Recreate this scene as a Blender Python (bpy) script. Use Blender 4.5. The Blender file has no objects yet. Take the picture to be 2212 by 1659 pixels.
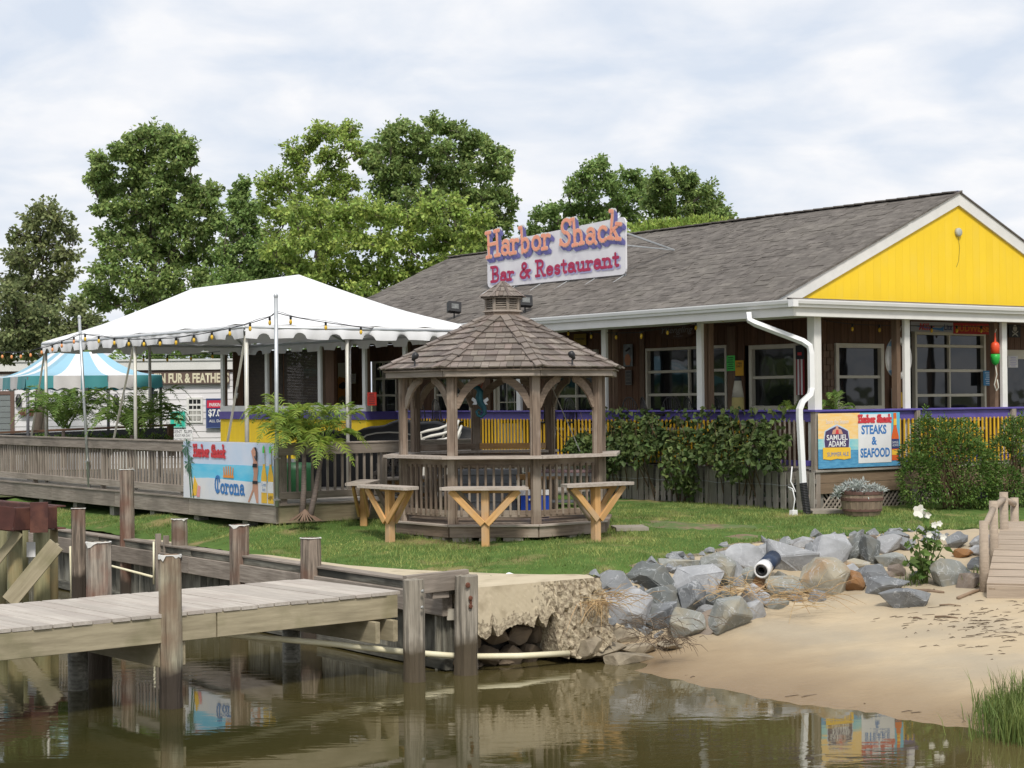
import bpy, bmesh, math, random
import numpy as np
from mathutils import Vector, Matrix
R = math.radians
random.seed(7); np.random.seed(7)
scn = bpy.context.scene
COL = scn.collection
# ------------------------------------------------------------------ camera
EYE = 3.4
cam_d = bpy.data.cameras.new('camera'); cam = bpy.data.objects.new('camera', cam_d); COL.objects.link(cam)
cam_d.sensor_width = 36; cam_d.lens = 3800/2212*36; cam_d.clip_end = 3000
cam_d.clip_start = .1
CM = Matrix.Translation((0, 0, EYE)) @ Matrix.Rotation(R(90+.55), 4, 'X') @ Matrix.Rotation(R(-.55), 4, 'Z')
cam.matrix_world = CM
scn.camera = cam
# ------------------------------------------------------------------ sky and sun
SUN_EL, SUN_AZ = 50, 172          # azimuth clockwise from +Y: behind the camera, to the left
w = bpy.data.worlds.new('World'); scn.world = w; w.use_nodes = True
nt = w.node_tree; nt.nodes.clear()
def WN(t, **k):
    n = nt.nodes.new(t)
    for a, b in k.items(): setattr(n, a, b)
    return n
out = WN('ShaderNodeOutputWorld'); bg = WN('ShaderNodeBackground'); bg.inputs['Strength'].default_value = .1
sky = WN('ShaderNodeTexSky'); sky.sky_type = 'NISHITA'; sky.sun_disc = False
sky.sun_elevation = R(SUN_EL); sky.sun_rotation = R(SUN_AZ); sky.dust_density = 2.0; sky.air_density = 1.0
tc = WN('ShaderNodeTexCoord'); sep = WN('ShaderNodeSeparateXYZ')
nt.links.new(tc.outputs['Generated'], sep.inputs[0])
def WM(op, a, b=None, c=None):
    n = WN('ShaderNodeMath', operation=op)
    for i, x in enumerate((a, b, c)):
        if x is None: continue
        if hasattr(x, 'links'): nt.links.new(x, n.inputs[i])
        else: n.inputs[i].default_value = x
    return n.outputs[0]
zc = WM('ADD', WM('MAXIMUM', sep.outputs[2], 0.0), .24)
cmb = WN('ShaderNodeCombineXYZ')
nt.links.new(WM('DIVIDE', sep.outputs[0], zc), cmb.inputs[0])
nt.links.new(WM('DIVIDE', sep.outputs[1], zc), cmb.inputs[1])
mp = WN('ShaderNodeMapping'); mp.inputs['Scale'].default_value = (1.5, 1.45, 1); mp.inputs['Rotation'].default_value = (0, 0, R(9))
mp.inputs['Location'].default_value = (3.1, 1.7, 0)
nt.links.new(cmb.outputs[0], mp.inputs[0])
n1 = WN('ShaderNodeTexNoise'); n1.inputs['Scale'].default_value = 2.9; n1.inputs['Detail'].default_value = 7; n1.inputs['Roughness'].default_value = .52
n1.inputs['Distortion'].default_value = .25
n2 = WN('ShaderNodeTexNoise'); n2.inputs['Scale'].default_value = 5.5; n2.inputs['Detail'].default_value = 5
nt.links.new(mp.outputs[0], n1.inputs[0]); nt.links.new(mp.outputs[0], n2.inputs[0])
r1 = WN('ShaderNodeValToRGB'); r1.color_ramp.elements[0].position = .36; r1.color_ramp.elements[1].position = .62
nt.links.new(n1.outputs[0], r1.inputs[0])
r2 = WN('ShaderNodeValToRGB'); r2.color_ramp.elements[0].position = .3; r2.color_ramp.elements[1].position = .7
r2.color_ramp.elements[0].color = (6.0, 6.2, 6.6, 1); r2.color_ramp.elements[1].color = (6.75, 6.75, 6.85, 1)
nt.links.new(n2.outputs[0], r2.inputs[0])
thin = WN('ShaderNodeMixRGB'); thin.inputs[0].default_value = .9           # the thin veil of cloud over the blue
thin.inputs[2].default_value = (5.0, 5.45, 6.2, 1); nt.links.new(sky.outputs[0], thin.inputs[1])
mx = WN('ShaderNodeMixRGB'); nt.links.new(r1.outputs[0], mx.inputs[0]); nt.links.new(thin.outputs[0], mx.inputs[1]); nt.links.new(r2.outputs[0], mx.inputs[2])
nt.links.new(mx.outputs[0], bg.inputs[0]); nt.links.new(bg.outputs[0], out.inputs[0])
sd = bpy.data.lights.new('sun', 'SUN'); so = bpy.data.objects.new('sun', sd); COL.objects.link(so)
sd.energy = 2.1; sd.angle = R(11); sd.color = (1, .95, .87)
_az = R(SUN_AZ); sdir = Vector((math.sin(_az)*math.cos(R(SUN_EL)), math.cos(_az)*math.cos(R(SUN_EL)), math.sin(R(SUN_EL))))
so.rotation_euler = sdir.to_track_quat('Z', 'Y').to_euler()
scn.view_settings.view_transform = 'Standard'; scn.view_settings.look = 'None'
scn.view_settings.exposure = 0.55; scn.view_settings.gamma = 1; scn.view_settings.use_curve_mapping = False
scn.render.engine = 'CYCLES'
# ------------------------------------------------------------------ helpers
_R, _U, _F = CM.col[0].xyz.copy(), CM.col[1].xyz.copy(), -CM.col[2].xyz
CP = Vector((0, 0, EYE))
def ray(u, v):                    # measured photo position (2212 px wide) to a direction
    return _F*3800 + _R*(u-1106) + _U*(829.5-v)
def PY(u, v, y): d = ray(u, v); return CP + d*(y/d.y)
def PZ(u, v, z): d = ray(u, v); return CP + d*((z-EYE)/d.z)
TH = R(35.93); CT, ST = math.cos(TH), math.sin(TH)
X2 = Vector((CT, ST, 0)); Y1 = Vector((-ST, CT, 0)); Z = Vector((0, 0, 1))
B0 = Vector((-.56, 22.0, 0))
def L(x, y, z=0): return B0 + X2*x + Y1*y + Z*z        # site frame: x along the front, y along the bulkhead
def toL(p): r = Vector(p)-B0; return Vector((r.dot(X2), r.dot(Y1), p[2]))
WMAT = {}
def thing(name, label, cat, loc=(0, 0, 0), rz=0, group=None):
    o = bpy.data.objects.new(name, None); COL.objects.link(o); o.empty_display_size = .2
    m = Matrix.Translation(loc) @ Matrix.Rotation(rz, 4, 'Z'); o.matrix_basis = m; WMAT[o.name] = m
    o['label'] = label; o['category'] = cat
    if group: o['group'] = group
    return o
def tag(o, label, cat, group=None):
    o['label'] = label; o['category'] = cat
    if group: o['group'] = group
    return o
def link(name, me, M=None, parent=None, kind=None, mat=None):
    o = bpy.data.objects.new(name, me); COL.objects.link(o)
    M = M or Matrix(); WMAT[o.name] = M
    if parent is not None:
        o.parent = parent; o.matrix_basis = WMAT[parent.name].inverted() @ M
    else: o.matrix_basis = M
    if kind: o['kind'] = kind
    return o
def mk(name, vs, fs, mat, smooth=False):
    me = bpy.data.meshes.new(name); me.from_pydata([tuple(v) for v in vs], [], fs)
    if mat: me.materials.append(mat)
    if smooth: me.polygons.foreach_set('use_smooth', [True]*len(me.polygons))
    me.update(); return me
def axes(x, y, z, o):
    M = Matrix.Identity(4)
    M.col[0].xyz, M.col[1].xyz, M.col[2].xyz, M.col[3].xyz = x, y, z, o
    for i in range(3): M[3][i] = 0
    M[3][3] = 1; return M
_bc = {}
def box_mesh(lx, ly, lz, mat, ch=.005):
    k = (round(lx, 3), round(ly, 3), round(lz, 3), mat.name)
    if k in _bc: return _bc[k]
    c = min(ch, .22*ly, .22*lz); hy, hz = ly/2, lz/2
    ring = [(hy-c, -hz), (hy, -hz+c), (hy, hz-c), (hy-c, hz), (-hy+c, hz), (-hy, hz-c), (-hy, -hz+c), (-hy+c, -hz)]
    vs = [(-lx/2, y, z) for y, z in ring] + [(lx/2, y, z) for y, z in ring]
    fs = [(i, (i+1) % 8, 8+(i+1) % 8, 8+i) for i in range(8)] + [tuple(range(7, -1, -1)), tuple(range(8, 16))]
    me = mk('piece', vs, fs, mat); _bc[k] = me; return me
def obox(name, c, ax, dims, mat, parent=None, kind=None):
    """box at c with world axes ax and sizes dims; grain runs along its longest side"""
    idx = sorted(range(3), key=lambda i: -dims[i])
    x = ax[idx[0]]; y = ax[idx[1]]; z = x.cross(y)
    return link(name, box_mesh(dims[idx[0]], dims[idx[1]], dims[idx[2]], mat), axes(x, y, z, c), parent, kind)
def lbox(name, xr, yr, zr, mat, parent=None, kind=None):
    c = L(sum(xr)/2, sum(yr)/2, sum(zr)/2)
    return obox(name, c, (X2, Y1, Z), (abs(xr[1]-xr[0]), abs(yr[1]-yr[0]), abs(zr[1]-zr[0])), mat, parent, kind)
def beam(name, p0, p1, w, h, mat, parent=None, side=None, kind=None):
    """w across (along side), h the third way"""
    p0, p1 = Vector(p0), Vector(p1); x = (p1-p0); ln = x.length; x.normalize()
    s = Vector(side) if side is not None else (Z.cross(x) if abs(x.z) < .95 else X2.copy())
    s = (s - x*s.dot(x)).normalized(); t = x.cross(s)
    return link(name, box_mesh(ln, w, h, mat), axes(x, s, t, (p0+p1)/2), parent, kind)
class MB:
    def __init__(s): s.v = []; s.f = []
    def add(s, vs, fs):
        n = len(s.v); s.v += [Vector(v) for v in vs]; s.f += [tuple(i+n for i in f) for f in fs]; return s
    def box(s, c, ax, dims):
        c = Vector(c); vs = []
        for i in (-.5, .5):
            for j in (-.5, .5):
                for k in (-.5, .5): vs.append(c+ax[0]*dims[0]*i+ax[1]*dims[1]*j+ax[2]*dims[2]*k)
        return s.add(vs, [(0, 1, 3, 2), (4, 6, 7, 5), (0, 4, 5, 1), (2, 3, 7, 6), (0, 2, 6, 4), (1, 5, 7, 3)])
    def tube(s, pts, rad, n=8, cap=True):
        pts = [Vector(p) for p in pts]; m = len(pts)
        rs = rad if isinstance(rad, (list, tuple)) else [rad]*m
        rings = []; prev = None
        for i, p in enumerate(pts):
            t = (pts[min(i+1, m-1)]-pts[max(i-1, 0)]).normalized()
            if prev is None: a = t.orthogonal().normalized()
            else:
                a = prev - t*prev.dot(t)
                a = a.normalized() if a.length > 1e-5 else t.orthogonal().normalized()
            prev = a; b = t.cross(a)
            rings.append([p+(a*math.cos(2*math.pi*k/n)+b*math.sin(2*math.pi*k/n))*rs[i] for k in range(n)])
        vs = [q for r_ in rings for q in r_]; fs = []
        for i in range(m-1):
            for k in range(n):
                fs.append((i*n+k, i*n+(k+1) % n, (i+1)*n+(k+1) % n, (i+1)*n+k))
        if cap: fs += [tuple(range(n-1, -1, -1)), tuple(range((m-1)*n, m*n))]
        return s.add(vs, fs)
    def lathe(s, c, prof, n=20, ax=(X2, Y1, Z)):
        c = Vector(c); vs = []; fs = []
        for r_, z in prof:
            for k in range(n):
                a = 2*math.pi*k/n; vs.append(c+ax[0]*r_*math.cos(a)+ax[1]*r_*math.sin(a)+ax[2]*z)
        for i in range(len(prof)-1):
            for k in range(n): fs.append((i*n+k, i*n+(k+1) % n, (i+1)*n+(k+1) % n, (i+1)*n+k))
        fs += [tuple(range(n-1, -1, -1)), tuple(range((len(prof)-1)*n, len(prof)*n))]
        return s.add(vs, fs)
    def prism(s, poly, d):
        """closed 3-D polygon extruded by vector d"""
        n = len(poly); d = Vector(d); vs = [Vector(p) for p in poly]+[Vector(p)+d for p in poly]
        return s.add(vs, [tuple(range(n-1, -1, -1)), tuple(range(n, 2*n))]+[(i, (i+1) % n, n+(i+1) % n, n+i) for i in range(n)])
    def build(s, name, mat, parent=None, smooth=False, kind=None, o=None):
        """vertices are world coordinates; the object gets its origin at o or at its parent"""
        if o is None:
            M = WMAT[parent.name] if parent is not None else Matrix()
        else: M = Matrix.Translation(o)
        Mi = M.inverted()
        return link(name, mk(name, [Mi @ v for v in s.v], s.f, mat, smooth), M, parent, kind)
class Fr:
    """a vertical plane: O origin, ux to the viewer's right, n towards the viewer"""
    def __init__(s, O, ux, n, up=Z): s.O = Vector(O); s.ux = Vector(ux).normalized(); s.n = Vector(n).normalized(); s.up = Vector(up)
    def pt(s, x, z, d=0): return s.O+s.ux*x+s.up*z+s.n*d
    def uv(s, u, v, d=0):
        r_ = ray(u, v); t = (s.O+s.n*d-CP).dot(s.n)/r_.dot(s.n); p = CP+r_*t-s.O
        return p.dot(s.ux), p.dot(s.up)
    def rect(s, u0, v0, u1, v1):
        um, vm = (u0+u1)/2, (v0+v1)/2
        return s.uv(u0, vm)[0], s.uv(u1, vm)[0], s.uv(um, v1)[1], s.uv(um, v0)[1]
    def box(s, name, x0, x1, z0, z1, d0, d1, mat, parent=None, kind=None):
        return obox(name, s.pt((x0+x1)/2, (z0+z1)/2, (d0+d1)/2), (s.ux, s.n, s.up), (abs(x1-x0), abs(d1-d0), abs(z1-z0)), mat, parent, kind)
    def poly(s, name, pts, d, mat, parent=None, th=.002):
        mb = MB(); mb.prism([s.pt(x, z, d) for x, z in pts], s.n*th)
        return mb.build(name, mat, parent, o=None if parent is not None else s.pt(pts[0][0], pts[0][1], d))
    def text(s, name, txt, x0, x1, z0, z1, d, mat, parent=None, bold=0.0, shear=0, arc=0, th=.002):
        cu = bpy.data.curves.new('t', 'FONT'); cu.body = txt; cu.size = 1; cu.offset = bold; cu.resolution_u = 3
        cu.shear = shear; cu.space_line = .9; cu.align_x = 'CENTER'; cu.fill_mode = 'FRONT'
        ob = bpy.data.objects.new('t', cu); COL.objects.link(ob)
        dg = bpy.context.evaluated_depsgraph_get(); me = bpy.data.meshes.new_from_object(ob.evaluated_get(dg))
        bpy.data.objects.remove(ob); bpy.data.curves.remove(cu)
        n = len(me.vertices); co = np.empty(n*3); me.vertices.foreach_get('co', co); co = co.reshape(-1, 3)
        mn, mxx = co.min(0), co.max(0); q = (co-mn)/np.maximum(mxx-mn, 1e-6)
        M = WMAT[parent.name] if parent is not None else Matrix(); Mi = M.inverted()
        for i, vtx in enumerate(me.vertices):
            xx = x0+(x1-x0)*q[i, 0]; zz = z0+(z1-z0)*q[i, 1]+arc*(1-(2*q[i, 0]-1)**2)
            vtx.co = Mi @ s.pt(xx, zz, d)
        me.materials.clear(); me.materials.append(mat); me.name = name
        for p in me.polygons: p.material_index = 0
        me.update()
        return link(name, me, M, parent)
# ------------------------------------------------------------------ materials
_m = {}
def M(name, a, b=None, rough=.75, scale=4, stretch=(1, 1, 1), detail=5, rnd=.1, bump=0, lo=.3, hi=.7, c=None, cs=1.0, clo=.5, chi=.62,
      metal=0, spec=.4, island=0, trans=0, bscale=None, ca=1.0, emit=None):
    if name in _m: return _m[name]
    m = bpy.data.materials.new(name); m.use_nodes = True; t = m.node_tree; N = t.nodes; K = t.links
    bs = N['Principled BSDF']; bs.inputs['Roughness'].default_value = rough; bs.inputs['Metallic'].default_value = metal
    bs.inputs['Specular IOR Level'].default_value = spec
    if b is None: b = tuple(x*.86 for x in a)
    co = N.new('ShaderNodeTexCoord'); oi = N.new('ShaderNodeObjectInfo')
    sc = N.new('ShaderNodeVectorMath'); sc.operation = 'SCALE'; sc.inputs[0].default_value = (31, 17, 23); K.new(oi.outputs['Random'], sc.inputs['Scale'])
    ad = N.new('ShaderNodeVectorMath'); K.new(co.outputs['Object'], ad.inputs[0]); K.new(sc.outputs[0], ad.inputs[1])
    mp = N.new('ShaderNodeMapping'); mp.inputs['Scale'].default_value = stretch; K.new(ad.outputs[0], mp.inputs[0])
    nz = N.new('ShaderNodeTexNoise'); nz.inputs['Scale'].default_value = scale; nz.inputs['Detail'].default_value = detail; nz.inputs['Roughness'].default_value = .6
    K.new(mp.outputs[0], nz.inputs[0])
    rp = N.new('ShaderNodeValToRGB'); e = rp.color_ramp.elements; e[0].position = lo; e[1].position = hi
    e[0].color = (*b, 1); e[1].color = (*a, 1); K.new(nz.outputs[0], rp.inputs[0]); colr = rp.outputs[0]
    if c is not None:
        n3 = N.new('ShaderNodeTexNoise'); n3.inputs['Scale'].default_value = cs; n3.inputs['Detail'].default_value = 6; K.new(ad.outputs[0], n3.inputs[0])
        r3 = N.new('ShaderNodeValToRGB'); r3.color_ramp.elements[0].position = clo; r3.color_ramp.elements[1].position = chi
        r3.color_ramp.elements[1].color = (ca, ca, ca, 1)
        K.new(n3.outputs[0], r3.inputs[0]); mxn = N.new('ShaderNodeMixRGB'); K.new(r3.outputs[0], mxn.inputs[0]); K.new(colr, mxn.inputs[1])
        mxn.inputs[2].default_value = (*c, 1); colr = mxn.outputs[0]
    hs = N.new('ShaderNodeHueSaturation'); K.new(colr, hs.inputs['Color'])
    mr = N.new('ShaderNodeMapRange'); mr.inputs[3].default_value = 1-rnd; mr.inputs[4].default_value = 1+rnd
    if island:
        ge = N.new('ShaderNodeNewGeometry'); am = N.new('ShaderNodeMath'); am.operation = 'ADD'
        K.new(ge.outputs['Random Per Island'], am.inputs[0]); K.new(oi.outputs['Random'], am.inputs[1])
        fr = N.new('ShaderNodeMath'); fr.operation = 'FRACT'; K.new(am.outputs[0], fr.inputs[0]); K.new(fr.outputs[0], mr.inputs[0])
        m2 = N.new('ShaderNodeMapRange'); m2.inputs[3].default_value = .5-island*.06; m2.inputs[4].default_value = .5+island*.03
        f2 = N.new('ShaderNodeMath'); f2.operation = 'MULTIPLY'; f2.inputs[1].default_value = 7.31; K.new(fr.outputs[0], f2.inputs[0])
        f3 = N.new('ShaderNodeMath'); f3.operation = 'FRACT'; K.new(f2.outputs[0], f3.inputs[0]); K.new(f3.outputs[0], m2.inputs[0]); K.new(m2.outputs[0], hs.inputs['Hue'])
    else: K.new(oi.outputs['Random'], mr.inputs[0])
    K.new(mr.outputs[0], hs.inputs['Value']); K.new(hs.outputs[0], bs.inputs['Base Color'])
    if bump:
        bm = N.new('ShaderNodeBump'); bm.inputs['Strength'].default_value = min(1, bump); bm.inputs['Distance'].default_value = .02*max(1, bump)
        if bscale:
            n4 = N.new('ShaderNodeTexNoise'); n4.inputs['Scale'].default_value = bscale; n4.inputs['Detail'].default_value = 6; K.new(mp.outputs[0], n4.inputs[0]); K.new(n4.outputs[0], bm.inputs['Height'])
        else: K.new(nz.outputs[0], bm.inputs['Height'])
        K.new(bm.outputs[0], bs.inputs['Normal'])
    if trans:
        tr = N.new('ShaderNodeBsdfTranslucent'); K.new(hs.outputs[0], tr.inputs[0]); ms = N.new('ShaderNodeMixShader'); ms.inputs[0].default_value = trans
        K.new(bs.outputs[0], ms.inputs[1]); K.new(tr.outputs[0], ms.inputs[2]); K.new(ms.outputs[0], N['Material Output'].inputs[0])
    if emit:
        bs.inputs['Emission Color'].default_value = (*emit[0], 1); bs.inputs['Emission Strength'].default_value = emit[1]
    _m[name] = m; return m
WG = (1, 14, 14)     # wood grain along local x
GREYW = M('weathered_wood', (.36, .31, .26), (.20, .165, .135), scale=2.2, stretch=WG, rnd=.16, bump=.35, c=(.16, .135, .11), cs=1.1, ca=.6)
GAZW = M('brown_grey_wood', (.27, .205, .155), (.13, .095, .07), scale=2.2, stretch=WG, rnd=.14, bump=.35, c=(.40, .34, .28), cs=1.6, ca=.5)
COUNTW = M('bleached_wood', (.50, .44, .385), (.33, .275, .23), scale=2.0, stretch=WG, rnd=.08, bump=.3)
FRESHW = M('fresh_pine', (.62, .36, .145), (.44, .24, .09), scale=2.0, stretch=WG, rnd=.1, bump=.2, c=(.42, .33, .24), cs=1.5, ca=.5)
DOCKW = M('dock_board', (.50, .455, .40), (.36, .32, .275), scale=1.6, stretch=WG, rnd=.12, bump=.3, c=(.36, .31, .27), cs=1.4, ca=.6)
STRW = M('stringer_wood', (.43, .37, .25), (.27, .23, .15), scale=1.6, stretch=(1, 9, 9), rnd=.1, bump=.3, c=(.16, .15, .07), cs=1.5, clo=.52, chi=.7, ca=.75)
SHEETW = M('bulkhead_wood', (.30, .29, .24), (.10, .09, .07), scale=2.2, stretch=WG, rnd=.4, bump=.4, c=(.05, .05, .04), cs=1.2, clo=.45, chi=.6)
FENCEW = M('fence_wood', (.33, .305, .27), (.20, .18, .155), scale=2.4, stretch=WG, rnd=.22, bump=.4, c=(.13, .12, .10), cs=1.2, ca=.6)
DARKW = M('brown_siding', (.15, .078, .042), (.085, .044, .025), scale=2.0, stretch=WG, rnd=.15, bump=.2)
BRPOST = M('stained_post', (.20, .13, .085), (.12, .078, .05), scale=2.0, stretch=WG, rnd=.1, bump=.2)
PAINTW = M('white_paint', (.74, .73, .70), (.66, .65, .62), scale=3, rnd=.03, rough=.55)
GUTTER = M('gutter_white', (.80, .80, .79), (.74, .74, .74), scale=2, rnd=.02, rough=.35)
CREAM = M('window_trim', (.66, .62, .50), (.58, .55, .45), scale=3, rnd=.03, rough=.5)
YELLOW = M('yellow_siding', (.88, .60, .022), (.84, .57, .022), scale=1.5, rnd=.018, rough=.6, c=(.80, .58, .08), cs=1.3, clo=.5, chi=.75, ca=.35)
YELBAL = M('yellow_paint', (.72, .43, .02), (.58, .34, .02), scale=6, rnd=.1, rough=.55)
PURPLE = M('purple_paint', (.11, .085, .33), (.08, .06, .25), scale=4, rnd=.06, rough=.5)
METAL = M('galvanised_pipe', (.55, .57, .58), (.42, .44, .45), scale=5, stretch=(1, 1, 1), rnd=.05, rough=.45, metal=.6)
TPOLE = M('tent_pole', (.62, .60, .53), (.50, .49, .44), scale=4, rnd=.05, rough=.4, metal=.2)
BLACK = M('black_plastic', (.02, .02, .022), (.015, .015, .016), rough=.45, rnd=.1)
BLKW = M('black_lacquer', (.018, .016, .015), rough=.35, rnd=.1)
ROOFM = M('asphalt_shingle', (.175, .158, .142), (.10, .09, .081), scale=5, rnd=.17, rough=.95, bump=.3, island=.06, c=(.24, .22, .19), cs=.7, ca=.25, spec=.1)
CEDAR = M('cedar_shingle', (.27, .23, .195), (.12, .10, .085), scale=3, stretch=(1, 12, 12), rnd=.32, bump=.4, island=.3, c=(.13, .10, .08), cs=1.2, ca=.6)
def stripes_tent():
    pass
TENT = M('tent_vinyl', (.83, .83, .835), (.76, .76, .765), scale=1.6, stretch=(1, 1, .5), rnd=.0, rough=.45, trans=.04, bump=.5, c=(.66, .65, .61), cs=1.2, clo=.55, chi=.8, ca=.5)
def flat(n, c, rough=.6, **k): return M(n, c, tuple(x*.93 for x in c), rough=rough, rnd=k.pop('rnd', .02), **k)
INK_W = flat('ink_white', (.78, .78, .78)); INK_K = flat('ink_black', (.02, .02, .025)); INK_R = flat('ink_red', (.62, .05, .06))
INK_B = flat('ink_blue', (.05, .20, .50)); INK_N = flat('ink_navy', (.03, .05, .16)); INK_Y = flat('ink_yellow', (.85, .52, .05))
INK_O = flat('ink_orange', (.75, .28, .05)); INK_T = flat('ink_turquoise', (.12, .50, .68)); INK_S = flat('ink_pale_sky', (.50, .63, .76))
INK_SK = flat('ink_skin', (.62, .32, .22)); INK_G = flat('ink_green', (.06, .15, .09)); INK_C = flat('ink_crimson', (.42, .03, .09))
INK_P = flat('ink_peach', (.85, .36, .24)); INK_V = flat('ink_periwinkle', (.20, .19, .46)); INK_L = flat('ink_lilac', (.42, .40, .62))
LIME = flat('paper_lime', (.10, .72, .13)); ORG = flat('paper_orange', (.80, .42, .03)); REDP = flat('paper_red', (.75, .04, .02))
TEALS = flat('sign_teal', (.03, .50, .36)); BLUEP = flat('paper_blue', (.05, .22, .42))
def glass_mat():
    m = M('window_glass', (.012, .014, .016), rough=.04, rnd=.0, spec=.5); return m
GLASS = glass_mat(); _g = GLASS.node_tree; _n = _g.nodes.new('ShaderNodeTexNoise'); _n.inputs['Scale'].default_value = 1.6; _b = _g.nodes.new('ShaderNodeBump'); _b.inputs['Strength'].default_value = .35; _b.inputs['Distance'].default_value = .03; _g.links.new(_n.outputs[0], _b.inputs['Height']); _g.links.new(_b.outputs[0], _g.nodes['Principled BSDF'].inputs['Normal']); GLASS.node_tree.nodes['Principled BSDF'].inputs['IOR'].default_value = 1.5
# ------------------------------------------------------------------ terrain
ctrl = [(1.9,-6.6,0),(2,-9,0),(2,-12,0),
 (.3,-1.5,-.35),(0,-3,-.4),(0,-5,-.4),(0,-7,-.4),(0,-10,-.4),(-2,-12,-.8),(-3,-3,-1),(-3,-7,-1),(-2,-.5,-.9),(1.0,-.3,-.25),
 (3.07,.12,.16),(3.71,-.65,.30),(4.85,-.55,.45),(6.05,-1.83,.60),(7.5,-2.64,.75),(2.3,-.1,.08),
 (2.5,.6,1.0),(3.89,.89,1.05),(6.09,1.52,1.15),(7.96,1.39,1.2),(9.23,.6,1.25),(11,0,1.25),
 (.2,.6,1.0),(1.2,.6,1.0),(1.42,1.2,1.04),(1.05,1.9,1.04),(.75,2.6,1.04),(.45,3.7,1.04),(.6,1.3,1.0),(.3,2.3,1.0),(.2,1.6,1.0),(1.8,2.2,1.09),(.8,5.5,1.08),(.8,9,1.12),(.8,14,1.12),(.1,3.7,1.02),(.1,10,1.02),(.1,20,1.04),(1.5,7.8,1.38),(1.5,12,1.36),(1.5,20,1.36),
 (4.45,5.4,1.26),(2.88,3.72,1.19),(4.63,3.19,1.23),(10.5,4.2,1.37),(14,4,1.38),(18,4,1.4),(8,10,1.38),(14,10,1.4),(14,0,1.32),(18,0,1.35),
 (11,-4,.95),(9,-6,.7),(8,-9,.65),(5,-4,.42),(5,-6,.4),(14,-6,1.0),(18,-8,1.2),(18,14,1.4),(7,18,1.4),(18,20,1.4),(18,-12,1.1),(10,-12,.8)]
ctrl += [(toL(PZ(u, v, 0)).x, toL(PZ(u, v, 0)).y, 0.0) for u, v in ((1235, 1421), (1301, 1428), (1368, 1450), (1426, 1464), (1526, 1484), (1604, 1500), (1694, 1518), (1780, 1528), (1874, 1537), (1964, 1558), (2129, 1579))]
_c = np.array(ctrl); _xy = _c[:, :2]
def _phi(r): return -r
_n = len(_c); _d = np.sqrt(((_xy[:, None]-_xy[None])**2).sum(2)); _A = np.zeros((_n+3, _n+3)); _A[:_n, :_n] = _phi(_d)+np.eye(_n)*-.01
_A[:_n, _n] = 1; _A[:_n, _n+1:] = _xy; _A[_n, :_n] = 1; _A[_n+1:, :_n] = _xy.T
_w = np.linalg.solve(_A, np.concatenate([_c[:, 2], [0, 0, 0]]))
def TZ(x, y):
    x = np.atleast_1d(np.asarray(x, float)); y = np.atleast_1d(np.asarray(y, float)); sh = x.shape; x = x.ravel(); y = y.ravel()
    d = np.sqrt((x[:, None]-_xy[None, :, 0])**2+(y[:, None]-_xy[None, :, 1])**2)
    z = _phi(d) @ _w[:_n] + _w[_n]+_w[_n+1]*x+_w[_n+2]*y
    return z.reshape(sh)
def tz(x, y): return float(TZ(x, y)[0])
def ground_hit(u, v):
    """where the line of sight through a measured photo position meets the terrain"""
    r_ = ray(u, v); r_ = r_/r_.y; p = CP.copy(); y = 15.0
    while y < 60:
        p = CP+r_*y; q = toL(p)
        if p.z <= tz(q.x, q.y): break
        y += .05
    return p
def edge_y(x):      # the line where lawn gives way to rocks and sand
    return np.interp(x, [2.0, 2.4, 3.9, 6.1, 8.0, 9.3, 11, 18], [.45, .55, .95, 1.55, 1.45, .8, .1, -1.0])
LAWN = M('lawn_soil', (.10, .165, .04), (.06, .11, .025), scale=3, rnd=0, bump=.5, rough=.95, c=(.24, .20, .09), cs=.9, clo=.55, chi=.68, spec=.1)
SAND = M('beach_sand', (.50, .405, .275), (.43, .345, .23), scale=1.1, stretch=(1, 2.6, 1), rnd=0, bump=.6, rough=.9, c=(.35, .30, .225), cs=.9, clo=.42, chi=.66, ca=.75, bscale=9, spec=.2)
def wet_sand():                                   # the damp band the tide leaves just above the water
    t = SAND.node_tree; N = t.nodes; K = t.links; bs = N['Principled BSDF']; src = bs.inputs['Base Color'].links[0].from_socket
    ge = N.new('ShaderNodeNewGeometry'); sp = N.new('ShaderNodeSeparateXYZ'); K.new(ge.outputs['Position'], sp.inputs[0])
    nz = N.new('ShaderNodeTexNoise'); nz.inputs['Scale'].default_value = .7; K.new(ge.outputs['Position'], nz.inputs[0])
    ad = N.new('ShaderNodeMath'); ad.operation = 'MULTIPLY_ADD'; K.new(nz.outputs[0], ad.inputs[0]); ad.inputs[1].default_value = -.16; K.new(sp.outputs[2], ad.inputs[2])
    mr = N.new('ShaderNodeMapRange'); mr.inputs[1].default_value = -.06; mr.inputs[2].default_value = .22; K.new(ad.outputs[0], mr.inputs[0])
    mx = N.new('ShaderNodeMixRGB'); K.new(mr.outputs[0], mx.inputs[0]); mx.inputs[1].default_value = (.25, .175, .10, 1); K.new(src, mx.inputs[2]); K.new(mx.outputs[0], bs.inputs['Base Color'])
    m2 = N.new('ShaderNodeMapRange'); m2.inputs[1].default_value = -.06; m2.inputs[2].default_value = .06; m2.inputs[3].default_value = .28; m2.inputs[4].default_value = .9
    K.new(ad.outputs[0], m2.inputs[0]); K.new(m2.outputs[0], bs.inputs['Roughness'])
wet_sand()
st = .16
xs = np.arange(-4, 18.01, st); ys = np.arange(-12, 20.01, st)
GX, GY = np.meshgrid(xs, ys, indexing='ij'); GZ = TZ(GX, GY)
rg = np.random.RandomState(3); GZ = GZ+(rg.rand(*GZ.shape)-.5)*.022
lawn, beach = MB(), MB()
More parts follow.
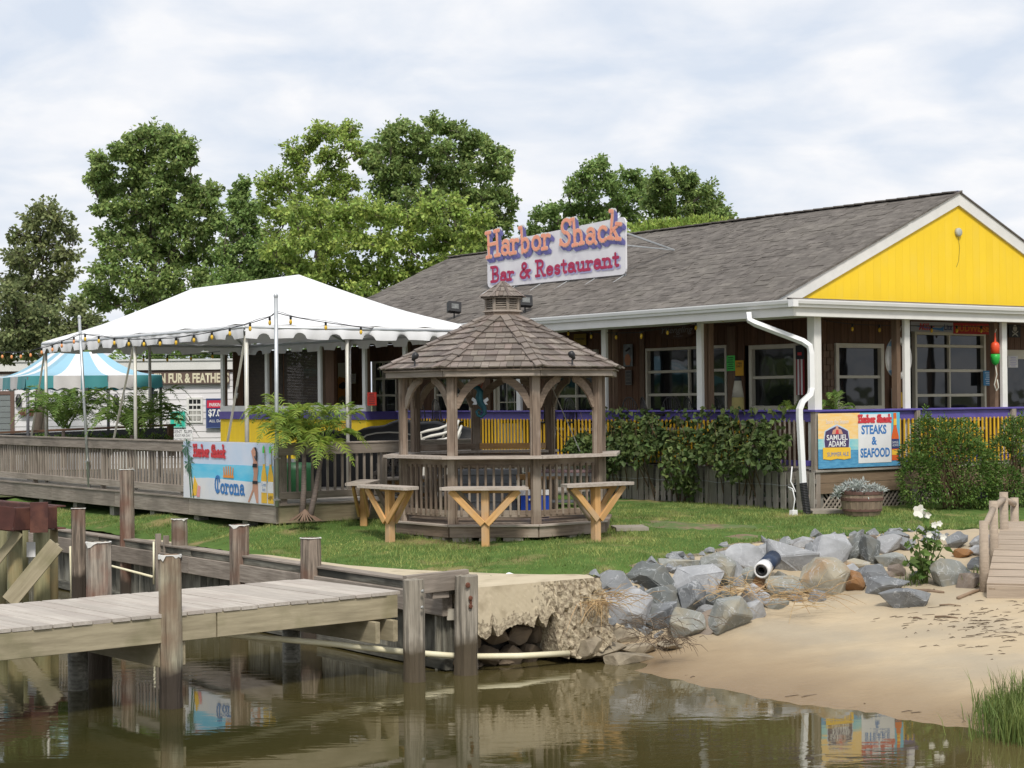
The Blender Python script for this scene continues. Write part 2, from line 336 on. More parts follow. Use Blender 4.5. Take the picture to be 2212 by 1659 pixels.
def grid_patch(name, mask, mat):
    idx = -np.ones(GX.shape, int); vs = []; fs = []
    def vid(i, j):
        if idx[i, j] < 0: idx[i, j] = len(vs); vs.append(L(GX[i, j], GY[i, j], GZ[i, j]))
        return idx[i, j]
    for i in range(len(xs)-1):
        for j in range(len(ys)-1):
            if mask(xs[i]+st/2, ys[j]+st/2): fs.append((vid(i, j), vid(i+1, j), vid(i+1, j+1), vid(i, j+1)))
    return link(name, mk(name, vs, fs, mat, True), kind='structure')
EY = {i: float(edge_y(x+st/2)) for i, x in enumerate(xs)}
def is_lawn(x, y): return y > (edge_y(x) if x > 2.0 else .35) and x > .12
grid_patch('lawn', is_lawn, LAWN)
def is_beach(x, y):
    if x > 2.0: return y <= edge_y(x)+st*1.2
    return y < .0 and not (x < 1.55 and y > -1.3)
grid_patch('beach', is_beach, SAND)
# the land beyond the lawn, to the horizon
FAR = M('far_ground', (.07, .10, .03), (.05, .07, .025), scale=.3, rnd=0, rough=.95, c=(.22, .18, .12), cs=.08, clo=.5, chi=.6, spec=.1)
fg = MB()
for (xa, xb, ya, yb) in ((.2, 17.9, 19.9, 900), (17.9, 900, -900, 900)):
    fg.add([L(xa, ya, 1.385), L(xb, ya, 1.385), L(xb, yb, 1.385), L(xa, yb, 1.385)], [(0, 1, 2, 3)])
fg.build('ground', FAR, kind='structure')
# water
wt = bpy.data.materials.new('harbour_water'); wt.use_nodes = True; N = wt.node_tree.nodes; K = wt.node_tree.links; bs = N['Principled BSDF']
bs.inputs['Roughness'].default_value = .025; bs.inputs['IOR'].default_value = 1.36; bs.inputs['Specular IOR Level'].default_value = .72
gp = N.new('ShaderNodeNewGeometry'); nm = N.new('ShaderNodeTexNoise'); nm.inputs['Scale'].default_value = .25; nm.inputs['Detail'].default_value = 3; K.new(gp.outputs['Position'], nm.inputs[0])
rc = N.new('ShaderNodeValToRGB'); rc.color_ramp.elements[0].color = (.034, .034, .011, 1); rc.color_ramp.elements[1].color = (.07, .056, .02, 1)
rc.color_ramp.elements[0].position = .35; rc.color_ramp.elements[1].position = .65; K.new(nm.outputs[0], rc.inputs[0]); vt_ = N.new('ShaderNodeVectorMath'); vt_.operation = 'DOT_PRODUCT'; K.new(gp.outputs['Position'], vt_.inputs[0]); vt_.inputs[1].default_value = tuple(X2)
sh_ = N.new('ShaderNodeMapRange'); sh_.inputs[1].default_value = B0.dot(X2)-3.5; sh_.inputs[2].default_value = B0.dot(X2)+1.5; K.new(vt_.outputs['Value'], sh_.inputs[0])
mw_ = N.new('ShaderNodeMixRGB'); K.new(sh_.outputs[0], mw_.inputs[0]); K.new(rc.outputs[0], mw_.inputs[1]); mw_.inputs[2].default_value = (.10, .08, .032, 1); K.new(mw_.outputs[0], bs.inputs['Base Color'])
b1 = N.new('ShaderNodeMapping'); b1.inputs['Scale'].default_value = (1.1, 3.2, 1); b1.inputs['Rotation'].default_value = (0, 0, R(-8)); K.new(gp.outputs['Position'], b1.inputs[0])
w1 = N.new('ShaderNodeTexNoise'); w1.inputs['Scale'].default_value = 1.6; w1.inputs['Detail'].default_value = 3; w1.inputs['Distortion'].default_value = .6; K.new(b1.outputs[0], w1.inputs[0])
w2 = N.new('ShaderNodeTexNoise'); w2.inputs['Scale'].default_value = .35; w2.inputs['Detail'].default_value = 1; K.new(gp.outputs['Position'], w2.inputs[0])
wr = N.new('ShaderNodeMapRange'); wr.inputs[1].default_value = .42; wr.inputs[2].default_value = .62; wr.inputs[3].default_value = .12; wr.inputs[4].default_value = 1.0; K.new(w2.outputs[0], wr.inputs[0])
ml = N.new('ShaderNodeMath'); ml.operation = 'MULTIPLY'; K.new(w1.outputs[0], ml.inputs[0]); K.new(wr.outputs[0], ml.inputs[1])
bp = N.new('ShaderNodeBump'); bp.inputs['Strength'].default_value = .5; bp.inputs['Distance'].default_value = .007; K.new(ml.outputs[0], bp.inputs['Height']); K.new(bp.outputs[0], bs.inputs['Normal'])
wm = MB(); wm.add([(-900, -900, 0), (900, -900, 0), (900, 60, 0), (-900, 900, 0)], [(0, 1, 2, 3)])
wm.build('water', wt, kind='structure')
# ------------------------------------------------------------------ concrete apron and crumbling seawall
CONC = M('shell_concrete', (.54, .46, .33), (.46, .39, .27), scale=2.5, rnd=.03, bump=.12, rough=.9, c=(.33, .27, .18), cs=3.5, clo=.55, chi=.7, ca=.7, bscale=30)
CONCR = M('crumbled_concrete', (.48, .41, .29), (.22, .175, .12), scale=18, rnd=.05, bump=1.6, rough=.95, lo=.38, hi=.60, bscale=22)
ap = MB()
poly = [(0, 0), (2.0, 0), (2.15, .3), (2.1, .52), (1.8, .72), (1.42, 1.2), (1.05, 1.9), (.75, 2.6), (.45, 3.7), (.40, 6), (.42, 9), (.38, 13), (.40, 18), (.4, 26), (0, 26)]
ap.prism([L(x, y, .80) for x, y in poly], Z*.265); ap.build('concrete_apron', CONC, kind='structure')
sw = thing('seawall', 'sand-coloured concrete seawall crumbling away above the water beside the dock', 'seawall', L(1.2, 0, 0))
rs = random.Random(5)
def ragged(x):
    base = np.interp(x, [0, .25, .3, .36, .5, .75, .95, 1.0, 1.1, 1.16, 1.22, 1.28, 1.33, 1.55, 1.8, 2.0, 2.1],
                     [.50, .42, .60, .44, .52, .58, .50, .66, .52, .50, .70, .60, .10, .08, .16, .22, .3])
    return float(base)+rs.uniform(-.025, .025)
nx, nz_ = 70, 14; vs = []; fs = []
for i in range(nx+1):
    x = 2.08*i/nx; zb = ragged(x); top = 1.069-.02*max(0, x-1.6)
    for j in range(nz_+1):
        t = j/nz_; z = top+(zb-top)*t
        rough_ = .004+.10*max(0, min(1, (x-1.1)/.5))+.05*max(0, t-.7)
        y = -.03-.05*t-(.25*t if x > 1.33 else 0)*min(1, (x-1.33)*3)+rs.uniform(-1, 1)*rough_*.5*(0 if j == 0 else 1)
        vs.append(L(x, y, z+(rs.uniform(-.01, .01) if 0 < j else 0)))
    vs.append(L(x, .5, zb+.02))
n_ = nz_+2
for i in range(nx):
    for j in range(n_-1): fs.append((i*n_+j, i*n_+j+1, (i+1)*n_+j+1, (i+1)*n_+j))
mm = MB(); mm.add(vs, fs); face = mm.build('seawall_face', CONC, sw)
face.data.materials.append(CONCR)
for p in face.data.polygons:
    i, j = divmod(p.index, n_-1); x = 2.08*i/nx
    if x+rs.uniform(-.25, .25) > 1.15 or j > 8+rs.uniform(0, 4): p.material_index = 1
cap = MB(); cap.prism([L(-.0, -.035, 1.066), L(2.0, -.035, 1.04), L(2.0, .3, 1.05), L(0, .3, 1.066)], Z*.006)
def stone_mesh(name, seed, mat, sx=1, sy=.8, sz=.7, npt=15, rough_=.03, bev=.05, flat_=0):
    r_ = random.Random(seed); bm = bmesh.new()
    for _ in range(npt):
        v = Vector((r_.gauss(0, 1), r_.gauss(0, 1), r_.gauss(0, 1))).normalized()*r_.uniform(.85, 1.1)
        bm.verts.new(v)
    bmesh.ops.convex_hull(bm, input=bm.verts)
    bmesh.ops.delete(bm, geom=[v for v in bm.verts if not v.link_faces], context='VERTS')
    bmesh.ops.dissolve_limit(bm, angle_limit=R(14), verts=bm.verts, edges=bm.edges)
    bmesh.ops.bevel(bm, geom=list(bm.edges), offset=bev, segments=1, affect='EDGES', clamp_overlap=True)
    bmesh.ops.triangulate(bm, faces=bm.faces)
    bmesh.ops.subdivide_edges(bm, edges=[e for e in bm.edges if e.calc_length() > .45], cuts=1)
    for v in bm.verts:
        v.co *= 1+r_.uniform(-1, 1)*rough_
    mn = [min(v.co[i] for v in bm.verts) for i in range(3)]; mxx = [max(v.co[i] for v in bm.verts) for i in range(3)]
    for v in bm.verts: v.co = Vector([(v.co[i]-(mn[i]+mxx[i])/2)/(mxx[i]-mn[i])*(sx, sy, sz)[i] for i in range(3)])
    me = bpy.data.meshes.new(name); bm.to_mesh(me); bm.free(); me.materials.append(mat); return me
RUB = M('rubble_stone', (.22, .165, .11), (.09, .07, .05), scale=3, rnd=.35, bump=.6, rough=.85)
DIRT = M('dark_earth', (.05, .04, .03), (.03, .025, .02), scale=4, rnd=0, bump=.6)
mb = MB(); mb.prism([L(0, .5, -.3), L(2.5, .5, -.3), L(2.5, .5, 1.0), L(0, .5, 1.0)], Y1*.05); mb.build('earth_backing', DIRT, sw)
k = 0
for (x, z, sx, sz) in [(.15,.10,.34,.28),(.5,.12,.42,.30),(.88,.10,.36,.30),(1.2,.08,.3,.34),(.25,.36,.36,.26),(.62,.38,.44,.24),(1.0,.36,.36,.28),(1.3,.38,.25,.3),(1.62,.1,.36,.24),(2.0,.14,.36,.26),(.8,.02,.3,.14),(.36,.02,.3,.14)]:
    me = stone_mesh('rubble_stone', 500+k, RUB, sx, .3, sz, 14); k += 1
    link('rubble_stone', me, axes(X2, Y1, Z, L(x, .36, z)), sw)
for (x, y, z, sx, sy, sz, rz) in [(1.95,-.12,.13,.62,.5,.22,10),(2.5,-.2,.12,.6,.5,.16,-6),(2.2,-.45,.05,.8,.4,.16,4),(1.7,-.2,.18,.35,.4,.34,30),(2.95,-.38,.12,.45,.45,.15,15),(2.55,.12,.25,.5,.4,.2,-20)]:
    me = stone_mesh('broken_slab', 600+k, M('broken_slab', (.33, .28, .20), (.16, .13, .09), scale=5, rnd=.15, bump=.9), sx, sy, sz, 16); k += 1
    link('broken_slab', me, Matrix.Translation(L(x, y, z)) @ Matrix.Rotation(TH+R(rz), 4, 'Z'), sw)
# ------------------------------------------------------------------ timber bulkhead
bk = thing('bulkhead', 'weathered timber bulkhead of upright planks holding back the lawn', 'bulkhead', L(0, 10, 0))
y = .35; i = 0
while y < 27:
    wd = rs.uniform(.17, .24); h = .86
    obox('sheet_plank', L(-.02+rs.uniform(-.012, .012), y+wd/2, (h-1.2)/2+rs.uniform(-.015, 0)), (X2, Y1, Z), (.06, wd-.012, h+1.2), SHEETW, bk); y += wd; i += 1
for a, b in ((.3, 4.0), (4.02, 7.6), (7.62, 11.3), (11.32, 15.3), (15.32, 19.4), (19.42, 26)):
    lbox('wale', (-.20, -.055), (a, b), (.70, .965), GREYW, bk)
    lbox('cap_board', (-.16, .06), (a, b), (1.068, 1.10), GREYW, bk)
    lbox('cap_block', (-.14, -.004), (a+.02, b-.02), (.968, 1.066), SHEETW, bk)
lbox('lower_wale', (-.17, -.055), (.3, 26), (.02, .16), SHEETW, bk)
# ------------------------------------------------------------------ piles
def pile_mat(name, top, low, red):
    m = M(name, top, tuple(x*.36 for x in top), scale=2.4, stretch=(9, 9, .55), lo=.38, hi=.60, rnd=.08, bump=1.6, rough=.85, c=red, cs=1.3, clo=.46, chi=.62, ca=.8)
    t = m.node_tree; N = t.nodes; K = t.links; bs = N['Principled BSDF']; src = bs.inputs['Base Color'].links[0].from_socket
    ge = N.new('ShaderNodeNewGeometry'); sp = N.new('ShaderNodeSeparateXYZ'); K.new(ge.outputs['Position'], sp.inputs[0])
    nz = N.new('ShaderNodeTexNoise'); nz.inputs['Scale'].default_value = 4; K.new(ge.outputs['Position'], nz.inputs[0])
    ad = N.new('ShaderNodeMath'); ad.operation = 'MULTIPLY_ADD'; K.new(nz.outputs[0], ad.inputs[0]); ad.inputs[1].default_value = -.35; K.new(sp.outputs[2], ad.inputs[2])
    rp = N.new('ShaderNodeValToRGB'); e = rp.color_ramp.elements; e[0].position = 0; e[0].color = (0, 0, 0, 1); e[1].position = 1; e[1].color = (1, 1, 1, 1)
    mr = N.new('ShaderNodeMapRange'); mr.inputs[1].default_value = .18; mr.inputs[2].default_value = .36; K.new(ad.outputs[0], mr.inputs[0])
    mx = N.new('ShaderNodeMixRGB'); K.new(mr.outputs[0], mx.inputs[0]); mx.inputs[1].default_value = (*low, 1); K.new(src, mx.inputs[2]); K.new(mx.outputs[0], bs.inputs['Base Color'])
    return m
PILE = pile_mat('pile_wood', (.33, .265, .21), (.05, .038, .028), (.17, .075, .048))
PILE2 = pile_mat('red_worn_pile', (.38, .33, .27), (.06, .045, .03), (.215, .085, .05))
PILEG = pile_mat('pale_pile', (.40, .37, .27), (.05, .038, .028), (.20, .13, .085))
CAPW = M('flaking_cap', (.74, .73, .69), (.60, .59, .55), rnd=0, scale=10, bump=.3)
def pile(p, zt, rad, mat, label, seed, lean=(0, 0), cap=0, sq=False, name='pile', grp='mooring piles along the dock and bulkhead', parent=None):
    r_ = random.Random(seed); root = thing(name, label, 'pile', (p.x, p.y, 0), 0, grp) if parent is None else parent
    n = 22; prof = []; z0 = -1.0; vs = []; fs = []
    lv = [z0+(zt-z0)*i/16 for i in range(17)]
    ph = [r_.uniform(0, 6.28) for _ in range(4)]
    crack = {r_.randrange(n): r_.uniform(.05, .10) for _ in range(6)}
    for i, z in enumerate(lv):
        t = (z-z0)/(zt-z0)
        for k_ in range(n):
            a = 2*math.pi*k_/n
            rr = rad*(1.04-.06*t)*(1+.02*math.sin(2*a+ph[0]+z)+.015*math.sin(5*a+ph[1]))+r_.uniform(-.002, .002)
            if z < .35: rr *= 1-.05*(1-abs(z-.2)/.2 if abs(z-.2) < .2 else 0)
            if k_ in crack and t > .2: rr *= 1-crack[k_]
            if i == 16: rr *= .985
            vs.append(Vector((p.x+lean[0]*(z)+rr*math.cos(a), p.y+lean[1]*z+rr*math.sin(a), z+(r_.uniform(-.008, .008) if i == 16 else 0))))
    for i in range(16):
        for k_ in range(n): fs.append((i*n+k_, i*n+(k_+1) % n, (i+1)*n+(k_+1) % n, (i+1)*n+k_))
    ct = len(vs); vs.append(Vector((p.x+lean[0]*zt, p.y+lean[1]*zt, zt-.012)))
    for k_ in range(n): fs.append((16*n+k_, 16*n+(k_+1) % n, ct))
    MB().add(vs, fs).build('shaft', mat, root, smooth=False)
    if cap:      # remains of a white cap round the head
        vs = []; fs = []; ks = [k_ for k_ in range(n*2)]
        rr = rad*1.0
        for k_ in range(n):
            a0, a1 = 2*math.pi*k_/n, 2*math.pi*(k_+1)/n
            hs_ = [.003+.07*max(0, math.sin(a*2+ph[0])*.5+math.sin(a*5+ph[1])*.35+math.sin(a*11+ph[2])*.2+(cap-.6)) for a in (a0, a1)]
            h0, h1 = hs_; zt2 = zt+.004
            q = len(vs)
            for a, h in ((a0, h0), (a1, h1)):
                for ro, zz in ((.90, zt2+.003), (1.03, zt2+.001), (1.04, zt2-max(.004, h))):
                    vs.append(Vector((p.x+lean[0]*zt+rr*ro*math.cos(a), p.y+lean[1]*zt+rr*ro*math.sin(a), zz)))
            fs += [(q, q+1, q+4, q+3), (q+1, q+2, q+5, q+4)]
        MB().add(vs, fs).build('cap_remnant', CAPW, root)
    return root
def at_water(u, y): q = PY(u, 1200, y); return Vector((q.x, q.y, 0))
def z_at(u, v, y): return PY(u, v, y).z
pile(at_water(367, 19.75), z_at(366, 1199, 19.75), .128, PILEG, 'nearest pile, grey-green with a white rim, in front of the dock edge', 1, cap=.95)
pile(at_water(213, 21.95), z_at(214, 1171, 21.95), .155, PILE2, 'thick pile with reddish worn wood behind the left part of the dock', 2, cap=.75)
pile(at_water(170, 31.0), z_at(170, 1098, 31.0), .125, PILE, 'leftmost slender brown pile, right of the rusty steel beams', 3, cap=.15)
pile(at_water(275, 30.3), z_at(275, 1014, 30.3), .126, PILE, 'tallest pile, rising in front of the deck fence', 4, cap=.3)
pile(at_water(388, 28.75), z_at(387, 1121, 28.75), .135, M('pile_wood_grey', (.32, .29, .24), (.17, .15, .12), scale=2.2, stretch=(7, 7, .7), bump=.6, rnd=.05, c=(.13, .07, .045), cs=1.2, ca=.8), 'grey pile with a knot hole beside two thin stakes', 5, cap=.35)
pile(at_water(517, 26.75), z_at(517, 1134, 26.75), .150, PILE, 'pile with torn white cap at the middle of the bulkhead', 6, cap=.6)
pile(at_water(671, 24.9), z_at(671, 1162, 24.9), .150, PILE, 'short pile against the bulkhead nearest the dock end', 7, cap=.2)
for u, v, y_, l in ((342, 1153, 29.0, 'left of two thin grey stakes standing at the bulkhead'), (359, 1157, 28.9, 'right of two thin grey stakes, touching the knotty pile')):
    s_ = thing('stake', l, 'stake', at_water(u, y_), 0, 'thin stakes at the bulkhead')
    p = at_water(u, y_); beam('shaft', p+Z*-.5, p+Z*z_at(u, v, y_), .09, .05, GREYW, s_)
pv = thing('drain_pipe', 'thin white plastic pipe with an upright end fixed along the bulkhead', 'pipe', at_water(320, 29))
PVC = M('pvc_pipe', (.80, .75, .55), (.68, .62, .42), scale=3, rnd=.02, rough=.4)
MB().tube([PY(205, 1213, 30.2), PY(238, 1222, 29.9), PY(330, 1246, 28.6)], .02).build('pipe_run', PVC, pv, True)
MB().tube([PY(332, 1170, 28.55), PY(332, 1262, 28.55)], .016).build('pipe_riser', PVC, pv, True)
MB().tube([PY(154, 1180, 31.2), PY(157, 1300, 31.2)], .04).build('pipe_riser', PVC, pv, True)
lp = thing('plastic_pipe', 'long cream plastic pipe sagging low over the water under the dock', 'pipe', PZ(1100, 1430, 0))
MB().tube([PY(400, 1364, 20.7), PY(430, 1366, 20.8), PY(520, 1373, 21.1), PY(700, 1389, 21.6), PY(868, 1408, 21.95), PY(1000, 1418, 22.12), PY(1120, 1417, 22.25), PY(1228, 1411, 22.7)], .038, 10).build('pipe_run', PVC, lp, True)
MB().tube([PY(700, 1389, 21.75), PY(716, 1391, 21.8)], .042, 10).build('coupling', PVC, lp, True)
# ------------------------------------------------------------------ dock
dk = thing('dock', 'low wooden dock of grey boards running out from the bulkhead to the left', 'dock', L(-1.5, -.4, 0))
DZ = 1.06
a0 = PZ(866, 1276, DZ); a1 = PZ(-40, 1364, DZ); b0 = PZ(752, 1242, DZ); b1 = PZ(-40, 1309, DZ)
dx = (a1-a0).normalized(); wd = Y1.copy()
ln = (a1-a0).length; bw = .232; i = 0; s = 0
far = lambda s_: (b0+(b1-b0)*min(1.0, s_/ln))
while s < ln+1.2:
    w_ = bw*rs.uniform(.95, 1.04); c0 = a0+dx*(s+w_/2); 
    e_ = b0+(b1-b0)*((s+w_/2)/ln) if True else 0
    nr_ = Vector((dx.y, -dx.x, 0)); nr_ = -nr_ if nr_.dot(Y1) < 0 else nr_
    near = c0 - nr_*rs.uniform(-.005, .02); far_ = c0+nr_*((e_-c0).dot(nr_)+rs.uniform(0, .05))
    dzz = rs.uniform(-.004, .004)
    beam('deck_board', near+Z*(dzz-.02), far_+Z*(dzz-.02), w_-.016, .04, DOCKW, dk, side=dx); s += w_
nrm = Vector((-dx.y, dx.x, 0));  nrm = nrm if nrm.dot(Y1) > 0 else -nrm
for off in (.03, 1.95):
    for sa, sb in ((.05, 2.62), (2.64, 5.6), (5.62, 9.5)) if off < 1 else ((.05, 4.5), (4.52, 9.5)):
        beam('stringer', a0+dx*sa+nrm*off+Z*(-.185), a0+dx*sb+nrm*off+Z*(-.185), .05, .285, STRW, dk, side=nrm)
beam('stringer', a0+dx*.1+nrm*1.0+Z*(-.185), a0+dx*9.4+nrm*1.0+Z*(-.185), .05, .285, STRW, dk, side=nrm)
for s_, dd in ((.18, -.12), (3.05, .05)):       # cross caps bolted under the stringers
    beam('cross_beam', a0+dx*s_+nrm*(dd)+Z*-.47, a0+dx*s_+nrm*2.2+Z*-.47, .07, .26, STRW, dk, side=dx)
    beam('cross_beam', a0+dx*(s_+.27)+nrm*(dd)+Z*-.47, a0+dx*(s_+.27)+nrm*2.2+Z*-.47, .07, .26, STRW, dk, side=dx)
for s_, o_ in ((3.4, 1.9), (.3, 2.0), (6.8, 1.9), (6.8, .2)):
    p = a0+dx*s_+nrm*o_; MB().tube([(p.x, p.y, -1), (p.x, p.y, .72)], .12, 14).build('support_pile', SHEETW, dk, True)
# the two heavy posts at the dock's end and the beam between them
PG = M('grey_post', (.36, .32, .26), (.15, .125, .10), scale=2.6, stretch=(9, 9, .8), rnd=.05, bump=1.0, rough=.9, c=(.10, .075, .05), cs=2.0, clo=.55, chi=.7, ca=.7)
pm = pile_mat('grey_post_wet', (.37, .33, .27), (.09, .07, .045), (.24, .21, .165))
p1 = at_water(893, 21.45); p2 = at_water(1004, 21.95)
q1 = pile(p1, z_at(893, 1252, 21.45), .135, pm, 'split grey post with bolts at the inner end of the dock', 11, name='dock_post', grp='heavy posts at the dock end')
q2 = pile(p2, z_at(1004, 1243, 21.95), .150, pm, 'splintered grey post with rusty bolt slot beside the concrete seawall', 12, lean=(.02, 0), name='dock_post', grp='heavy posts at the dock end')
hb = tag(beam('header_beam', p1+Z*1.14+Vector((-.12, .22, 0)), p2+Z*1.17+Vector((.02, .2, 0)), .10, .24, GREYW), 'grey timber beam bolted behind the two posts at the dock end', 'beam')
RUST = M('rust', (.17, .06, .03), (.09, .035, .02), scale=9, rnd=.05, bump=.4)
STEEL = M('bolt_steel', (.42, .42, .40), rough=.4, metal=.8)
def bolt(p, parent, r_=.022, mat=None): MB().lathe(p, [(r_, 0), (r_, .012), (r_*.6, .02)], 8, (X2, Z, -Y1)).build('bolt', mat or STEEL, parent)
for u, v in ((918, 1267), (917, 1302)): bolt(PY(u-6, v+10, 21.3), q1)
bolt(PY(1010, 1264, 21.78), q2, .035, RUST)
for v_ in (1292, 1310): bolt(PY(1016, v_, 21.79), q2, .03, RUST)
obox('bolt_slot', PY(1017, 1301, 21.80), (X2, Y1, Z), (.03, .02, .14), RUST, q2)
for u in (948, 962, 975, 985, 1022):
    y_ = 22.35; v0 = 1262+rs.uniform(0, 14); pz = PY(u, v0, y_)
    sp_ = beam('splintered_plank', Vector((pz.x, pz.y, -.4)), pz, .11, .05, SHEETW if u < 1000 else GREYW, bk)
obox('wale_end', PY(945, 1276, 22.0), (X2, Y1, Z), (.24, .16, .18), GREYW, bk)
cb = obox('number_block', PY(975, 1327, 22.2), (Vector((1, 0, 0)), Vector((0, 1, 0)), Z), (.11, .06, .14), M('pale_block', (.5, .46, .38), rnd=0), bk)
# ------------------------------------------------------------------ rusty steel lift beams on timber bents
RS = M('rust_painted_steel', (.10, .035, .028), (.055, .022, .018), scale=4, rnd=.1, bump=.3, rough=.7, c=(.17, .07, .045), cs=2, ca=.6)
lf = thing('boat_lift', 'rust-red steel channel lift frame resting on greenish timber posts at the left edge', 'boat lift', at_water(70, 28))
def chan(p0, p1, h=.36, w=.16, t=.02, fl=1):
    p0, p1 = Vector(p0), Vector(p1); d = (p1-p0).normalized(); s_ = Z.cross(d).normalized()*fl
    beam('web', p0, p1, .02, h, RS, lf, side=s_); beam('flange', p0+Z*(h/2)+s_*w/2, p1+Z*(h/2)+s_*w/2, w, .024, RS, lf, side=s_)
    beam('flange', p0-Z*(h/2)+s_*w/2, p1-Z*(h/2)+s_*w/2, w, .024, RS, lf, side=s_)
zt = z_at(60, 1115, 28)
cF = PY(30, 1122, 27.4); cR = PY(122, 1118, 28.6)
chan(PY(-60, 1112, 27.0), cF, .36); chan(cF, cR, .34, fl=1); chan(PY(-60, 1100, 32), cR, .36, fl=1)
beam('stiffener', PY(84, 1085, 27.9)-Z*.0, PY(84, 1150, 27.9), .28, .10, RS, lf, side=(1, .3, 0))
GRP = M('mossy_post', (.26, .24, .13), (.13, .125, .06), scale=2.5, stretch=(6, 6, .7), rnd=.2, bump=.4, c=(.32, .21, .09), cs=1.5, ca=.5)
for u, y_, r__ in ((32, 27.9, .12), (52, 28.5, .07), (90, 28.3, .13), (112, 28.9, .10), (6, 28.4, .10), (-14, 29.5, .12)):
    q = at_water(u, y_); MB().tube([(q.x, q.y, -.8), (q.x, q.y, z_at(u, 1144, y_))], r__, 12).build('post', GRP, lf, True)
beam('brace', PY(20, 1300, 27.72), PY(122, 1176, 27.7), .24, .05, STRW, lf, side=(0, 1, 0))
beam('brace', PY(20, 1300, 27.55), PY(122, 1176, 27.55), .05, .26, STRW, lf, side=(0, 1, 0))
beam('brace', PY(-10, 1215, 27.6), PY(42, 1150, 27.6), .05, .14, STRW, lf, side=(0, 1, 0))
obox('notice_plate', PY(67, 1187, 28.1), (Vector((1, 0, 0)), Vector((0, 1, 0)), Z), (.14, .01, .24), INK_W, lf)
# ------------------------------------------------------------------ restaurant
DK = 2.10; PX_, PY_ = 10.63, 4.39          # porch post planes (left side x, front side y)
EX, EYV, EZ = 9.76, 4.04, 5.15             # gutter line
RX, RZ, RY0, RY1 = 14.74, 7.37, 4.49, 22.2 # ridge
rt = thing('restaurant', 'long low restaurant with grey shingle roof, yellow gable and purple-railed open porch', 'restaurant', L(14.7, 12, 1.38))
# inner walls: upright boards
IX, IY = 12.7, 6.45
def siding(fr, x0, x1, z0, z1, holes, mat, wd=.2):
    x = x0
    while x < x1-.02:
        xb = min(x+wd, x1); segs = [(z0, z1)]
        for (ha, hb, hz0, hz1) in holes:
            if xb > ha+.02 and x < hb-.02:
                ns = []
                for s_ in segs:
                    if hz0 > s_[0]: ns.append((s_[0], min(s_[1], hz0)))
                    if hz1 < s_[1]: ns.append((max(s_[0], hz1), s_[1]))
                segs = ns
        for s_ in segs:
            if s_[1]-s_[0] > .03: fr.box('wall_board', x+.004, xb-.004, s_[0], s_[1], -.03, 0, mat, rt)
        x = xb
FL = Fr(L(IX, 0, 0), -Y1, -X2)             # left inner wall, x grows towards the corner (x = -y)
FF = Fr(L(0, IY, 0), X2, -Y1)              # front inner wall
def window(fr, u0, v0, u1, v1, rows=(.5,), cols=(), tr=.09, name='window', mat=None, pane_d=-.05):
    x0, x1, z0, z1 = fr.rect(u0, v0, u1, v1)
    root = fr.box(name, x0, x1, z0, z1, -.10, -.07, GLASS, rt)
    m = mat or CREAM
    for a, b, c, d in ((x0, x0+tr, z0, z1), (x1-tr, x1, z0, z1), (x0+tr, x1-tr, z0, z0+tr), (x0+tr, x1-tr, z1-tr, z1)):
        fr.box('frame', a, b, c, d, -.07, .035, m, root)
    for r_ in rows: zz = z0+(z1-z0)*r_; fr.box('sash_bar', x0+tr, x1-tr, zz-.03, zz+.03, -.07, .0, m, root)
    for c_ in cols: xx = x0+(x1-x0)*c_; fr.box('mullion', xx-.022, xx+.022, z0+tr, z1-tr, -.07, -.003, m, root)
    return (x0, x1, z0, z1)
hl = []
hl.append(window(FL, 1620, 744, 1724, 886, (.5,)))
hl.append(window(FL, 1397, 749, 1572, 930, (.14, .43, .71), (.53,), tr=.06))
hl.append(window(FL, 1196, 757, 1292, 930, (.14, .43, .71), (.5,), tr=.06))
hl.append(window(FL, 940, 772, 1018, 925, (.2, .47, .73), (.5,), tr=.06))
hl.append(window(FL, 806, 780, 858, 920, (.2, .47, .73), (.4,), tr=.05))
# glazed door
x0, x1, z0, z1 = FL.rect(1072, 764, 1134, 930); z0 = DK
FL.box('door_frame', x0-.08, x0, z0, z1+.08, -.06, .03, CREAM, rt); FL.box('door_frame', x1, x1+.08, z0, z1+.08, -.06, .03, CREAM, rt); FL.box('door_frame', x0, x1, z1, z1+.08, -.06, .03, CREAM, rt)
dr = FL.box('door', x0, x1, z0, z1, -.07, -.02, CREAM, rt)
gx0, gx1, gz0, gz1 = x0+.13, x1-.13, z0+.75, z1-.15
FL.box('pane', gx0, gx1, gz0, gz1, -.02, -.012, GLASS, dr)
for k in (1/3, 2/3):
    FL.box('glazing_bar', gx0+(gx1-gx0)*k-.012, gx0+(gx1-gx0)*k+.012, gz0, gz1, -.012, -.001, CREAM, dr)
    FL.box('glazing_bar', gx0, gx1, gz0+(gz1-gz0)*k-.012, gz0+(gz1-gz0)*k+.012, -.011, .0, CREAM, dr)
MB().lathe(FL.pt(x0+.08, z0+.98, .0), [(.025, 0), (.03, .03), (.02, .05)], 8, (-Y1, Z, -X2)).build('door_handle', STEEL, dr)
hl.append((x0, x1, z0, z1))
siding(FL, -25.0, -IY, DK, 4.95, hl, DARKW)
